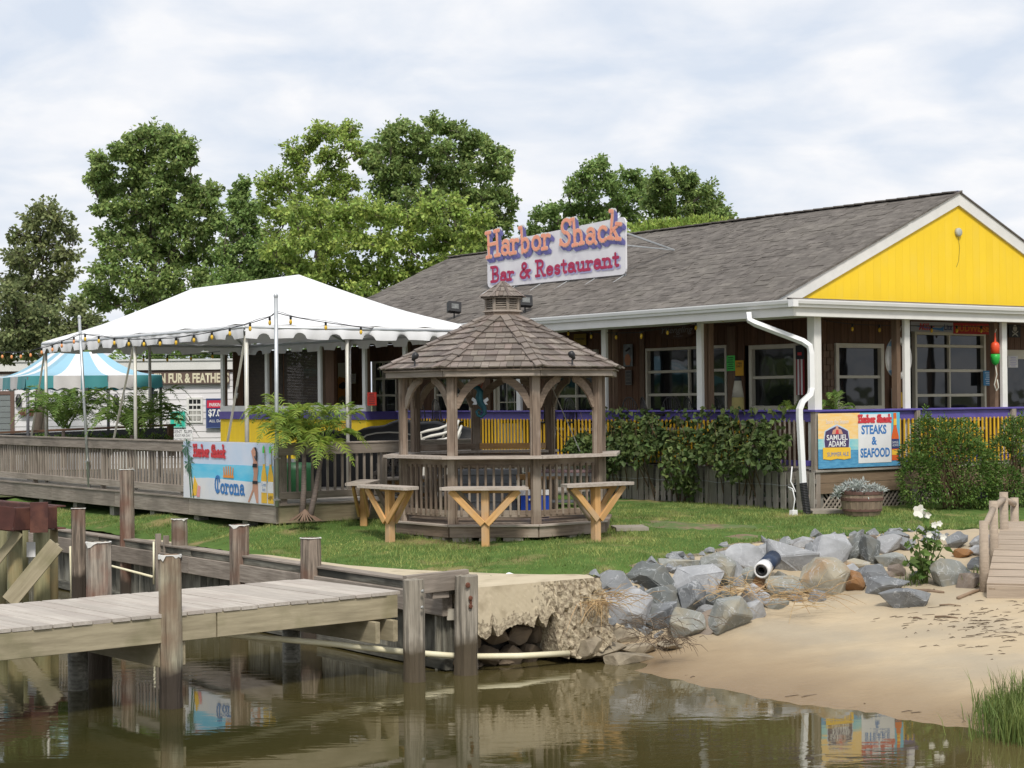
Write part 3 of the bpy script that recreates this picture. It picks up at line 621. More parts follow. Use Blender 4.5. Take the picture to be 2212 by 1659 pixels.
# slatted dark panels between the windows (they break up the wall as in the photo)
for u0, u1 in ((1575, 1592), (1386, 1395), (1180, 1192), (1040, 1062)):
    a, b, _, _ = FL.rect(u0, 800, u1, 860); FL.box('wall_batten', a, b, DK, 4.9, .0, .05, BRPOST, rt)
hf = []
hf.append(window(FF, 1804, 742, 1908, 886, (.5,)))
hf.append(window(FF, 1975, 718, 2128, 930, (.11, .36, .61, .86), (.5,), tr=.06))
x0, x1, z0, z1 = FF.rect(2168, 756, 2250, 930); z0 = DK
dr = FF.box('door', x0, x1, z0, z1, -.07, -.02, CREAM, rt); FF.box('pane', x0+.14, x1-.14, z0+.7, z1-.2, -.02, -.012, GLASS, dr)
hf.append((x0, x1, z0, z1))
siding(FF, IX, 20.0, DK, 4.95, hf, DARKW)
wb = MB(); wb.box(L(16.4, IY+.5, 3.5), (X2, Y1, Z), (7.2, .02, 3.0)); wb.box(L(IX+.5, 14.5, 3.5), (X2, Y1, Z), (.02, 16, 3.0)); wb.build('inner_lining', BLACK, rt)
# carved tiles by the corner
a, b, c, d = FF.rect(1776, 742, 1798, 850)
for i in range(3):
    for j in range(7):
        FF.box('carved_tile', a+(b-a)*i/3+.006, a+(b-a)*(i+1)/3-.006, c+(d-c)*j/7+.006, c+(d-c)*(j+1)/7-.006, 0, .03+.012*((i+j) % 2), BRPOST, rt)
# porch floor, skirts and ceiling
def floorboards(x0, x1, y0, y1, z, name='floor_board', mat=FENCEW, par=None, along='y', wd=.14):
    if along == 'y':
        x = x0
        while x < x1-.02: lbox(name, (x+.003, min(x+wd, x1)-.003), (y0, y1), (z-.035, z), mat, par); x += wd
for (xa, xb, ya, yb) in ((PX_-.12, IX, PY_-.12, 23.6), (IX, 20, PY_-.12, IY)):
    m_ = MB(); m_.box(L((xa+xb)/2, (ya+yb)/2, DK-.06), (X2, Y1, Z), (xb-xa, yb-ya, .08)); m_.build('porch_floor', FENCEW, rt)
lbox('porch_ceiling', (PX_-.1, IX), (PY_-.1, 23.5), (4.955, 4.98), DARKW, rt); lbox('porch_ceiling', (IX, 20), (PY_-.1, IY), (4.955, 4.98), DARKW, rt)
for z0, z1 in ((1.86, 2.05), (1.67, 1.855)):
    lbox('skirt_board', (PX_-.06, 20), (PY_-.16, PY_-.12), (z0, z1), M('skirt_board', (.26, .185, .12), (.16, .11, .07), scale=2, stretch=WG, rnd=.1, bump=.3), rt)
    lbox('skirt_board', (PX_-.16, PX_-.12), (PY_-.16, 17), (z0, z1), FENCEW, rt)
lbox('deck_edge', (PX_-.20, 20), (PY_-.20, PY_-.1), (2.06, 2.10), FENCEW, rt)
# lattice under the front
x = PX_
while x < 14.5:
    for sgn in (1, -1):
        beam('lattice_strip', L(x, PY_-.10-.012*sgn, 1.36), L(x+.30*sgn, PY_-.10-.012*sgn, 1.67), .035, .012, GREYW, rt, side=Y1.cross(Vector((0,0,1))))
    x += .11
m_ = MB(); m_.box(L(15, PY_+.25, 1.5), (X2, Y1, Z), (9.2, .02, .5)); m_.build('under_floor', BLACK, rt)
for x in (PX_+.02, PX_+.62, 13.05, 15.5): lbox('foundation_post', (x-.07, x+.07), (PY_-.2, PY_-.13) if x > PX_+.3 else (PY_-.1, PY_+.04), (1.2, 1.67), FENCEW, rt)
# beams and posts
lbox('porch_beam', (PX_-.10, PX_+.10), (PY_-.10, 17.6), (4.87, 5.05), PAINTW, rt)
lbox('porch_beam', (PX_-.102, PX_+.102), (17.6, PY_+19.3), (4.87, 5.05), PAINTW, rt)
lbox('porch_beam', (PX_+.10, 20.0), (PY_-.098, PY_+.098), (4.868, 5.05), PAINTW, rt)
post_t = [0.0, 3.02, 5.97, 8.99, 13.7, 15.6, 17.86, 20.8, 23.5]
for t in post_t:
    wd = .075 if t > .1 else .09
    lbox('post', (PX_-wd, PX_-wd+.07), (PY_+t-wd, PY_+t+wd) if t > .1 else (PY_-wd, PY_+wd), (DK, 4.868), PAINTW, rt)
    lbox('post', (PX_-wd+.07, PX_+wd), (PY_+t-wd, PY_+t+wd) if t > .1 else (PY_-wd, PY_+wd), (DK, 4.868), BRPOST if t > .1 else PAINTW, rt)
for t in (3.02, 5.97, 8.99): lbox('post', (PX_+.09, PX_+.21), (PY_+t-.12, PY_+t+.02), (DK, 4.9), BRPOST, rt)
for s_ in (2.4, 5.24, 8.1):
    lbox('post', (PX_+s_-.075, PX_+s_+.075), (PY_-.075, PY_-.005), (DK, 4.867), PAINTW, rt)
    lbox('post', (PX_+s_-.19, PX_+s_-.085), (PY_+.02, PY_+.16), (DK, 4.9), BRPOST, rt)
# railing
def rail_x(xr, yr):
    lbox('rail_cap', (xr[0]-.09, xr[1]+.09) if xr[0] == xr[1] else (xr[0], xr[1]), (yr[0]-.09, yr[1]+.09) if yr[0] == yr[1] else (yr[0], yr[1]), (3.145, 3.185), PURPLE, rt)
lbox('rail_cap', (PX_-.19, PX_-.02), (PY_-.19, PY_+13.9), (3.15, 3.188), PURPLE, rt)
lbox('rail_cap', (PX_-.02, 20), (PY_-.19, PY_-.02), (3.15, 3.187), PURPLE, rt)
lbox('rail_board', (PX_-.13, PX_-.095), (PY_-.13, PY_+13.9), (2.97, 3.149), PURPLE, rt)
lbox('rail_board', (PX_-.095, 20), (PY_-.13, PY_-.096), (2.97, 3.149), PURPLE, rt)
lbox('bottom_rail', (PX_-.13, PX_-.095), (PY_-.13, PY_+13.9), (2.17, 2.27), PURPLE, rt)
lbox('bottom_rail', (PX_-.095, 20), (PY_-.13, PY_-.096), (2.17, 2.27), PURPLE, rt)
y = PY_+.12
while y < PY_+13.9:
    lbox('baluster', (PX_-.165, PX_-.132), (y, y+.034), (2.14, 3.0), YELBAL if y > PY_+1.5 else GREYW, rt); y += .122
x = PX_+.06
while x < 20:
    lbox('baluster', (x, x+.034), (PY_-.165, PY_-.132), (2.14, 3.0), YELBAL if x > PX_+.2 else GREYW, rt); x += .118
lbox('newel', (PX_-.17, PX_-.05), (PY_-.17, PY_-.05), (1.4, 3.149), GREYW, rt)
lbox('newel', (PX_+2.5, PX_+2.6), (PY_-.2, PY_-.1), (2.1, 3.149), GREYW, rt); lbox('newel', (PX_+5.3, PX_+5.42), (PY_-.2, PY_-.1), (2.1, 3.149), GREYW, rt)
for t in (3.0, 6.0, 9.0, 12.0): lbox('newel', (PX_-.09, PX_+.0), (PY_+t-.05, PY_+t+.05), (2.1, 3.149), GREYW, rt)
# yellow half wall of the bar section, white sill, shades
ya, yb = PY_+15.45, PY_+23.55
def yel(fr, x0, x1, z0, z1):
    x = x0
    while x < x1-.01:
        fr.box('siding_panel', x+.002, min(x+.305, x1)-.002, z0, z1, -.03, 0, YELLOW, rt); x += .305
FB = Fr(L(PX_-.10, 0, 0), -Y1, -X2); yel(FB, -yb, -ya, 1.9, 2.96)
FB2 = Fr(L(0, ya-.0, 0), X2, -Y1); yel(FB2, PX_-.10, PX_+1.2, 1.9, 2.96)
lbox('rail_cap', (PX_-.14, PX_+.1), (ya-.04, yb), (2.96, 3.17), PURPLE, rt); lbox('rail_cap', (PX_+.1, PX_+1.25), (ya-.04, ya+.1), (2.961, 3.169), PURPLE, rt)
lbox('white_sill', (PX_-.10, PX_+.06), (ya+.02, yb), (3.172, 3.33), PAINTW, rt)
BAMB = M('bamboo_shade', (.055, .038, .026), (.028, .02, .014), scale=3, stretch=(2, 2, 60), rnd=.1, bump=.4)
for a, b in ((18.4, 20.9), (21.0, 23.4)):
    z = 3.35
    while z < 4.86: lbox('shade_slat', (PX_+.55, PX_+.565), (PY_+a, PY_+b), (z, z+.0405), BAMB, rt); z += .042
lbox('wall_panel', (PX_+.3, IX), (yb-.05, yb), (DK, 4.95), DARKW, rt)
lbox('wall_panel', (PX_+.4, PX_+.5), (PY_+17.9, PY_+18.35), (DK, 4.95), DARKW, rt)
# roof
def roof_pts(x, y):
    t = (x-EX)/(RX-EX); return L(x, y, EZ+(RZ-EZ)*t)
SL = math.hypot(RX-EX, RZ-EZ); sup = (X2*(RX-EX)+Z*(RZ-EZ)).normalized(); snm = (Z*(RX-EX)-X2*(RZ-EZ)).normalized()
r0 = L(EX-.02, RY0-.05, EZ)
mb = MB(); mb.prism([L(EX, RY0, EZ-.10), L(EX, RY1, EZ-.10), L(RX, RY1, RZ-.10), L(RX, RY0, RZ-.10)], Z*.09); mb.build('roof_deck', ROOFM, rt)
mb = MB(); mb.prism([L(RX, RY0, RZ-.10), L(RX, RY1, RZ-.10), L(2*RX-EX, RY1, EZ-.10), L(2*RX-EX, RY0, EZ-.10)], Z*.11); mb.build('roof_back', ROOFM, rt)
tabs = []; rr_ = random.Random(9); ex = .142; row = 0; d = -.03
while d < SL-.05:
    y = RY0-.06-rr_.uniform(0, .3)
    while y < RY1+.02:
        wdt = rr_.choice((.16, .24, .32, .40)); y0_, y1_ = max(y, RY0-.06), min(y+wdt, RY1+.03)
        if y1_-y0_ > .03: tabs.append((d, y0_, y1_, rr_.uniform(.010, .026)))
        y += wdt
    d += ex; row += 1
tabs.sort(key=lambda t: t[1]+.3*t[0])
stuff = MB()
for i, (d, y0_, y1_, th) in enumerate(tabs):
    c0 = L(EX, (y0_+y1_)/2, EZ)+sup*(d+ex/2+.01)+snm*(.004+th/2)
    if i < 290: obox('shingle', c0, (Y1, sup, snm), (y1_-y0_-.004, ex+.02, th), ROOFM, rt)
    else: stuff.box(c0, (Y1, sup, snm), (y1_-y0_-.004, ex+.02, th))
stuff.build('shingle', ROOFM, rt, kind='stuff')
y = RY0
while y < RY1: beam('ridge_cap', L(RX, y, RZ+.02), L(RX, min(y+.3, RY1), RZ+.03), .26, .03, ROOFM, rt, side=X2); y += .29
lbox('ridge_board', (RX-.02, RX+.10), (RY0, RY1), (RZ+.0, RZ+.05), M('ridge_blue', (.05, .06, .16), rough=.5), rt)
# porch roof extension behind the white tent
mb = MB(); mb.prism([L(EX+.05, RY1-4.4, EZ-.12), L(EX+.05, 28.2, EZ-.12), L(IX+.5, 28.2, EZ+.25), L(IX+.5, RY1-4.4, EZ+.25)], Z*.06); mb.build('roof_extension', ROOFM, rt)
# eaves: fascia, soffit and moulded gutter
def gutter(p0, p1, outw, name='gutter'):
    prof = [(.0, .0), (.0, -.13), (.07, -.13), (.085, -.09), (.11, -.07), (.125, -.02), (.125, .0), (.108, .0), (.108, -.018), (.014, -.02), (.014, .0)]
    mb = MB(); mb.prism([Vector(p0)+outw*x+Z*z for x, z in prof], Vector(p1)-Vector(p0)); return mb.build(name, GUTTER, rt)
gutter(L(EX, EYV, EZ-.01), L(EX, RY1+.1, EZ-.01), -X2); gutter(L(EX, EYV, EZ-.01), L(21, EYV, EZ-.01), -Y1)
MB().prism([L(EX, EYV, EZ-.14), L(EX-.125, EYV, EZ-.14), L(EX-.125, EYV-.125, EZ-.14), L(EX, EYV-.125, EZ-.14)], Z*.128).build('gutter_corner', GUTTER, rt)
lbox('fascia', (EX+.002, EX+.03), (EYV+.002, RY1+.1), (EZ-.30, EZ-.02), PAINTW, rt); lbox('fascia', (EX+.03, 21), (EYV+.002, EYV+.03), (EZ-.30, EZ-.021), PAINTW, rt)
mb = MB(); mb.prism([L(EX+.03, EYV+.03, EZ-.27), L(PX_+.1, EYV+.03, EZ-.27), L(PX_+.1, 28, EZ-.27), L(EX+.03, 28, EZ-.27)], Z*.02)
mb.prism([L(PX_+.1, EYV+.03, EZ-.27), L(21, EYV+.03, EZ-.27), L(21, PY_+.1, EZ-.27), L(PX_+.1, PY_+.1, EZ-.27)], Z*.02); mb.build('soffit', PAINTW, rt)
MB().prism([L(EX+.0, EYV, EZ-.012), L(21, EYV, EZ-.012), L(21, RY0+.02, EZ+.05), L(EX+.3, RY0+.02, EZ+.05)], Z*.012).build('pent_roof', ROOFM, rt)
# gable
slope = (RZ-EZ)/(RX-EX); x = EX+.35
while x < 2*RX-EX-.4:
    xb = x+.203
    h = lambda q: EZ+slope*(q-EX if q < RX else 2*RX-EX-q)-.02
    pts = [L(x+.001, RY0+.03, EZ+.04), L(xb-.001, RY0+.03, EZ+.04), L(xb-.001, RY0+.03, h(xb)), L(x+.001, RY0+.03, h(x))]
    MB().prism(pts, Y1*.02).build('gable_board', YELLOW, rt); x = xb
mb = MB(); mb.prism([L(EX+.2, RY0+.06, EZ), L(2*RX-EX-.2, RY0+.06, EZ), L(RX, RY0+.06, RZ-.1)], Y1*.02); mb.build('gable_backing', YELLOW, rt)
for s_ in (1, -1):
    e0 = L(RX-s_*(RX-EX), RY0-.02, EZ+.0); e1 = L(RX, RY0-.02, RZ+.005); dn = Z*-.24
    MB().prism([e0+X2*s_*-.05+Z*.0, e1, e1+dn, e0+X2*s_*.44+Z*-.04], Y1*.045).build('rake_board', PAINTW, rt)
    MB().prism([e0+X2*s_*-.1, e1+Z*.03, e1+Z*.0, e0+Z*-.03+X2*s_*-.1], -Y1*.03).build('drip_edge', ROOFM, rt)
fg_ = Fr(L(0, RY0+.03, 0), X2, -Y1); gx, gz = fg_.uv(2068, 502)
MB().lathe(fg_.pt(gx, gz, .0), [(.085, 0), (.085, .05), (.065, .07), (.02, .075)], 14, (X2, Z, -Y1)).build('vent_cap', M('vent_grey', (.42, .43, .38), rough=.6), rt, True)
MB().tube([fg_.pt(gx+.02, gz-.1, .01), fg_.pt(gx+.05, gz-.3, .01), fg_.pt(gx+.02, gz-.55, .01), fg_.pt(gx-.05, gz-.68, .01)], .003, 5).build('wire', INK_K, rt)
# downspout with its bends, then the black corrugated drain
dn = [PY(1617, 676, 31.75), PY(1619, 692, 31.7), PY(1632, 699, 31.65), PY(1735, 738, 31.3), PY(1749, 748, 31.2), PY(1752, 764, 31.2), PY(1753, 838, 31.2), PY(1750, 852, 31.15), PY(1733, 868, 31.05), PY(1727, 884, 31.0), PY(1727, 900, 31.0), PY(1735, 1046, 30.95)]
mb = MB(); mb.tube(dn, .062, 4); mb.build('downspout', GUTTER, rt)
cg = []; rd_ = []
t0, t1 = PY(1735, 1043, 30.95), PY(1744, 1113, 30.9)
for i in range(41): cg.append(t0.lerp(t1, i/40)); rd_.append(.074 if i % 2 else .064)
o = MB().tube(cg, rd_, 14).build('corrugated_drain', BLACK, None, o=t1); tag(o, 'black corrugated drain pipe under the white downspout', 'pipe')
# ------------------------------------------------------------------ slab-serif stroke alphabet for the painted signs
def arc(cx, cy, rx, ry, a0_, a1_, n=9): return [(cx+rx*math.cos(R(a0_+(a1_-a0_)*i/n)), cy+ry*math.sin(R(a0_+(a1_-a0_)*i/n))) for i in range(n+1)]
GL = {'H': (.72, [[(.14, 0), (.14, 1)], [(.58, 0), (.58, 1)], [(.14, .5), (.58, .5)], [(.03, 0), (.25, 0)], [(.03, 1), (.25, 1)], [(.47, 0), (.69, 0)], [(.47, 1), (.69, 1)]]),
 'a': (.52, [arc(.23, .16, .15, .16, 40, 400, 10), [(.40, .36), (.40, .08), (.50, .0)], arc(.25, .38, .15, .16, 155, 0, 6)]),
 'r': (.44, [[(.14, 0), (.14, .52)], [(.03, 0), (.25, 0)], [(.04, .52), (.14, .52)], arc(.30, .32, .15, .18, 165, 50, 5)]),
 'b': (.54, [[(.14, 0), (.14, 1)], [(.03, 1), (.14, 1)], arc(.28, .26, .16, .25, 150, -150, 10), ]),
 'o': (.52, [arc(.26, .26, .18, .25, 0, 360, 14)]),
 'h': (.58, [[(.14, 0), (.14, 1)], [(.03, 1), (.14, 1)], [(.04, 0), (.24, 0)], arc(.30, .33, .14, .20, 170, 0, 7)+[(.44, 0)], [(.36, 0), (.53, 0)]]),
 'c': (.46, [arc(.26, .26, .18, .26, 45, 315, 10)]),
 'k': (.56, [[(.14, 0), (.14, 1)], [(.03, 1), (.14, 1)], [(.03, 0), (.24, 0)], [(.15, .24), (.44, .55)], [(.34, .55), (.54, .55)], [(.24, .32), (.46, 0)], [(.37, 0), (.56, 0)]]),
 'S': (.62, [arc(.32, .74, .2, .25, 30, 250, 9)+arc(.30, .26, .2, .25, 70, -150, 9), [(.50, .84), (.50, .98)], [(.10, .04), (.10, .2)]]),
 'B': (.60, [[(.14, 0), (.14, 1)], [(.03, 0), (.3, 0)], [(.03, 1), (.3, 1)], arc(.3, .76, .17, .24, 90, -90, 7), arc(.3, .26, .21, .26, 90, -90, 7), [(.14, .52), (.3, .52)]]),
 'R': (.66, [[(.14, 0), (.14, 1)], [(.03, 0), (.26, 0)], [(.03, 1), (.3, 1)], arc(.3, .76, .18, .24, 90, -90, 7), [(.14, .52), (.3, .52)], [(.32, .5), (.50, 0), (.62, 0)]]),
 'e': (.50, [[(.08, .29), (.42, .29)], arc(.25, .26, .17, .26, 8, 320, 11)]),
 's': (.44, [arc(.22, .39, .13, .13, 30, 240, 7)+arc(.22, .13, .13, .13, 70, -150, 7)]),
 't': (.38, [[(.16, .78), (.16, .14), (.22, .01), (.32, .03)], [(.04, .54), (.32, .54)]]),
 'u': (.58, [[(.14, .52), (.14, .14)]+arc(.28, .16, .14, .16, 180, 350, 6), [(.44, .52), (.44, 0), (.53, 0)], [(.04, .52), (.14, .52)], [(.35, .52), (.44, .52)]]),
 'n': (.60, [[(.14, 0), (.14, .52)], [(.04, .52), (.14, .52)], [(.04, 0), (.24, 0)], arc(.30, .33, .15, .20, 170, 0, 7)+[(.45, 0)], [(.36, 0), (.55, 0)]]),
 '&': (.70, [[(.64, .0), (.22, .68)]+arc(.33, .80, .13, .17, 200, -20, 7)+[(.14, .36)]+arc(.28, .20, .2, .2, 150, 300, 6)+[(.62, .44)], [(.5, .46), (.70, .46)]]),
 'C': (.64, [arc(.36, .5, .27, .48, 50, 310, 12), [(.36, .12), (.36, .9)], [(.5, .95), (.56, .7)]]), ' ': (.34, [])}
def stroke_mesh(name, fr, txt, x0, x1, z0, z1, wdt, d, mat, parent, base=None, tilt=None, dx=0, dz=0, xs_=1.0):
    tot = sum(GL[c][0] for c in txt); sx = (x1-x0)/tot; sz = (z1-z0); mb = MB(); x = x0; q = 0
    root = link(name, None, WMAT[parent.name], parent); last = None
    for i, c in enumerate(txt):
        mb = MB(); wg, st_ = GL[c]; bo = base[i]*sz if base else 0; tl = R(tilt[i]) if tilt else 0; cx, cz = x+wg*sx/2, z0+bo
        for s_ in st_:
            P_ = []
            for px_, pz_ in s_:
                a, b = (px_-wg/2)*sx, pz_*sz
                P_.append((cx+a*math.cos(tl)-b*math.sin(tl)+dx, cz+a*math.sin(tl)+b*math.cos(tl)+dz))
            for j in range(len(P_)-1):
                (ax_, az_), (bx_, bz_) = P_[j], P_[j+1]; l_ = math.hypot(bx_-ax_, bz_-az_) or 1e-6
                nx_, nz2 = -(bz_-az_)/l_*wdt/2, (bx_-ax_)/l_*wdt/2; q += 1; dd = d+(q % 9)*.0004
                mb.add([fr.pt(ax_+nx_, az_+nz2, dd), fr.pt(ax_-nx_, az_-nz2, dd), fr.pt(bx_-nx_, bz_-nz2, dd), fr.pt(bx_+nx_, bz_+nz2, dd)], [(0, 1, 2, 3)])
            for (ax_, az_) in P_:
                q += 1; dd = d+.0038+(q % 9)*.0004
                mb.add([fr.pt(ax_+wdt*.56*math.cos(k*math.pi/4+.39), az_+wdt*.56*math.sin(k*math.pi/4+.39), dd) for k in range(8)], [tuple(range(8))])
        x += wg*sx
        if st_: last = mb.build('letter', mat, root)
    return root
# ------------------------------------------------------------------ sign on the roof
SGY0, SGY1, SX = 11.02, 16.19, 11.73
rs_ = thing('roof_sign', 'big white roof sign with peach and crimson lettering on thin steel legs', 'sign', L(SX, 13.6, 6.1))
FS = Fr(L(SX, 0, 0), -Y1, -X2); sx0, sx1, sz0, sz1 = -SGY1, -SGY0, 6.10, 7.34
BRD = M('sign_board', (.74, .73, .74), (.66, .64, .67), scale=3, stretch=(1, 1, .25), rnd=0, rough=.5, c=(.50, .46, .52), cs=2.2, clo=.56, chi=.75, ca=.7)
c_ = .12; pts = [(sx0+c_, sz0), (sx1-c_, sz0)]+[(sx1-c_+c_*math.cos(R(a)), sz0+c_+c_*math.sin(R(a))) for a in (-60, -30, 0)]+[(sx1-c_+c_*math.cos(R(a)), sz1-c_+c_*math.sin(R(a))) for a in (0, 30, 60, 90)]+[(sx0+c_+c_*math.cos(R(a)), sz1-.20-c_+c_*math.sin(R(a))) for a in (90, 120, 150, 180)]+[(sx0+c_+c_*math.cos(R(a)), sz0+c_+c_*math.sin(R(a))) for a in (180, 210, 240)]
FS.poly('board', pts, -.04, BRD, rs_, .04)
bs1 = [.0, .02, .03, .02, .04, .05, 0, .06, .05, .03, .06, .10]; tl1 = [3, -4, 3, 4, -3, 2, 0, -6, 4, -3, -5, -8]
kw = dict(base=bs1, tilt=tl1)
X0_, X1_, Z0_, Z1_ = sx0+.02, sx1-.12, 6.84, 7.42
stroke_mesh('letter_backing', FS, 'Harbor Shack', X0_, X1_, Z0_, Z1_, .150, .004, INK_W, rs_, **kw, dx=.02, dz=-.01)
for i_ in range(4): stroke_mesh('letter_shadow', FS, 'Harbor Shack', X0_, X1_, Z0_, Z1_, .105, .012+.006*i_, INK_V, rs_, **kw, dx=.09-.022*i_, dz=-.085+.021*i_)
stroke_mesh('letter_outline', FS, 'Harbor Shack', X0_, X1_, Z0_, Z1_, .098, .040, M('ink_cream', (.85, .66, .50), rnd=0), rs_, **kw)
stroke_mesh('lettering', FS, 'Harbor Shack', X0_, X1_, Z0_, Z1_, .076, .048, INK_P, rs_, **kw)
ba = (sx0+.16, sx1-.2, 6.24, 6.58)
stroke_mesh('letter_shadow', FS, 'Bar & Restaurant', *ba, .082, .006, INK_L, rs_, dx=.035, dz=-.03, base=[i*.012 for i in range(16)])
stroke_mesh('lettering', FS, 'Bar & Restaurant', *ba, .066, .014, INK_C, rs_, base=[i*.012 for i in range(16)])
for k in range(6):
    xx = sx0+.1+(sx1-sx0-.2)*k/5; zr = EZ+slope*(SX-EX)
    FS.box('leg', xx-.02, xx+.02, zr, sz0+.1, -.08, -.045, METAL, rs_)
    beam('foot_brace', FS.pt(xx, sz0, -.06), FS.pt(xx, zr-.03, .35)-Z*.12, .02, .02, METAL, rs_)
bf = None
for d_ in np.arange(0, 3, .05):
    p = L(SX+d_, 9.1, EZ+slope*(SX+d_-EX)+.03)
bf = L(13.09, 11.0, EZ+slope*(13.09-EX)+.04)
beam('back_brace', FS.pt(sx1, 6.98, -.05), bf, .04, .04, METAL, rs_); beam('back_brace', FS.pt(sx1, 6.72, -.05), bf, .03, .03, METAL, rs_)
bf2 = L(SX+1.55, 14.4, EZ+slope*(SX+1.55-EX)+.04); beam('back_brace', FS.pt(sx0+1.6, 6.98, -.05), bf2, .04, .04, METAL, rs_)
# floodlights on the roof edge
LENS = M('lamp_glass', (.25, .26, .25), (.08, .08, .08), scale=8, rough=.15, rnd=0)
def flood(u, v, lab, tilt):
    y = 0
    for yy in np.arange(30, 44, .05):
        p = PY(u, v+10, yy); q = toL(p)
        if q.x > EX+.25: break
    p = PY(u, v, yy); root = thing('floodlight', lab, 'floodlight', L(q.x, q.y, EZ+slope*(q.x-EX)), 0, 'floodlights on the roof edge')
    q = L(q.x, q.y, EZ+slope*(q.x-EX)+.28); ax = (Vector((1, 0, 0)), (Vector((.4, -.8, .45)).normalized()), Z)
    a_ = Vector((.93, .3, tilt)).normalized(); n_ = Vector((.45, -.85, .25)).normalized(); n_ = (n_-a_*n_.dot(a_)).normalized(); b_ = a_.cross(n_)
    obox('housing', q, (a_, n_, b_), (.30, .16, .24), BLACK, root); obox('glass', q+n_*.085, (a_, n_, b_), (.17, .012, .12), LENS, root)
    for i in range(5): obox('cooling_fin', q-n_*(.09)+a_*(-.1+.05*i), (a_, n_, b_), (.012, .05, .2), BLACK, root)
    MB().tube([q-Z*.28, q-Z*.05], .018, 6).build('bracket', BLACK, root)
flood(981, 671, 'left black floodlight on the roof edge above the white tent corner', -.1)
flood(1134, 660, 'black floodlight on the roof edge right of the gazebo cupola', -.05)
# ------------------------------------------------------------------ gazebo
GC = PY(1088, 900, 29.0); GC.z = 0; GF = 1.48
gz_ = thing('gazebo', 'octagonal wooden gazebo with cedar shingle roof, louvred cupola and bar counter all round', 'gazebo', (GC.x, GC.y, 1.25))
AN = [R(-118+45*k) for k in range(8)]
def GP(r_, a, z): return Vector((GC.x+r_*math.cos(a), GC.y+r_*math.sin(a), z))
RP = 1.70
mb = MB(); mb.prism([GP(1.80, a, GF-.03) for a in AN], Z*.028); mb.build('floor', GAZW, gz_)
for k in range(8):
    a, b = AN[k], AN[(k+1) % 8]; mid = (a+b)/2 if b > a else a+R(22.5); n = Vector((math.cos(mid), math.sin(mid), 0)); t = Vector((-n.y, n.x, 0))
    rad = Vector((math.cos(a), math.sin(a), 0)); tan = Vector((-rad.y, rad.x, 0))
    beam('post', GP(RP, a, GF), GP(RP, a, 3.80), .125, .125, GAZW, gz_, side=tan)
    for s_ in (-1, 1):
        pp = GP(RP, a, 0)+tan*(.072*s_); beam('post_trim', pp+Z*(GF), pp+Z*3.80, .02, .06, GAZW, gz_, side=tan)
    r2 = 1.80*math.cos(R(22.5)); h2 = 1.80*math.sin(R(22.5))
    c = GP(r2, mid, 0)
    beam('skirt_board', c-t*(h2+.0)+n*.02+Z*1.365, c+t*(h2+.0)+n*.02+Z*1.365, .04, .17, GAZW, gz_, side=n)
    beam('floor_edge', c-t*(h2+.02)+n*.03+Z*1.465, c+t*(h2+.02)+n*.03+Z*1.465, .09, .035, COUNTW if k in (7, 0, 1) else GAZW, gz_, side=n)
    rp = RP*math.cos(R(22.5)); hp = RP*math.sin(R(22.5))-.075; c = GP(rp, mid, 0)
    # counter: outer trapezoid board
    zc_ = 2.505; ri, ro = 1.60, 2.04
    mb = MB(); e = .0
    pts = [GP(ri, a, zc_), GP(ro, a, zc_), GP(ro, mid+R(22.5), zc_), GP(ri, mid+R(22.5), zc_)]
    pts = [p+((GP(1.7, mid, zc_)-p).normalized()*.003) for p in pts]
    if k != 3: mb.prism(pts, Z*.042); mb.build('counter_board', COUNTW, gz_)
    if k != 3:
        beam('counter_rail', c-t*hp+Z*2.43, c+t*hp+Z*2.43, .04, .14, GAZW, gz_, side=n)
        beam('bottom_rail', c-t*hp+n*.02+Z*1.64, c+t*hp+n*.02+Z*1.64, .035, .11, GAZW, gz_, side=n)
        nb = 9
        for i in range(nb):
            x = -hp+(i+.5)*2*hp/nb; beam('baluster', c+t*x+n*.035+Z*1.62, c+t*x+n*.035+Z*2.40, .036, .036, GAZW, gz_, side=n)
        if k in (2, 3, 4, 5): beam('back_rest', c-t*hp-n*.06+Z*2.62, c+t*hp-n*.06+Z*2.62, .03, .10, FRESHW if k == 4 else GAZW, gz_, side=n)
    # beam under the eaves
    beam('eave_beam', c-t*(hp+.05)+Z*3.87, c+t*(hp+.05)+Z*3.87, .07, .13, GAZW, gz_, side=n)
    re = 1.97*math.cos(R(22.5)); he = 1.97*math.sin(R(22.5)); ce = GP(re, mid, 0)
    beam('fascia', ce-t*he+Z*3.835, ce+t*he+Z*3.835, .035, .105, GREYW, gz_, side=n)
    # curved braces
    for s_, ak in ((1, a), (-1, AN[(k+1) % 8])):
        p0 = GP(RP, ak, 0); dirn = t*s_
        # concave arch piece, wide at both ends
        P1 = [(.06, 3.04), (.13, 3.05), (.18, 3.14), (.245, 3.28), (.335, 3.41), (.45, 3.53), (.57, 3.61), (.65, 3.64), (.68, 3.70), (.68, 3.80), (.50, 3.80), (.50, 3.755), (.39, 3.70), (.27, 3.60), (.165, 3.46), (.10, 3.31), (.06, 3.24)]
        MB().prism([p0+dirn*(.06+(x-.06)*.74)+Z*(3.80-(3.80-z)*.68)-n*.02 for x, z in P1], n*.04).build('brace', GAZW, gz_)
    # roof underlay and rafters
    ra, za, rb, zb = 2.03, 3.905, .26, 4.79
    MB().prism([GP(ra, a, za-.03), GP(ra, mid+R(22.5), za-.03), GP(rb, mid+R(22.5), zb-.03), GP(rb, a, zb-.03)], Z*.02).build('roof_panel', GAZW, gz_)
    beam('rafter', GP(1.95, a, 3.83), GP(.3, a, 4.66), .04, .12, GAZW, gz_)
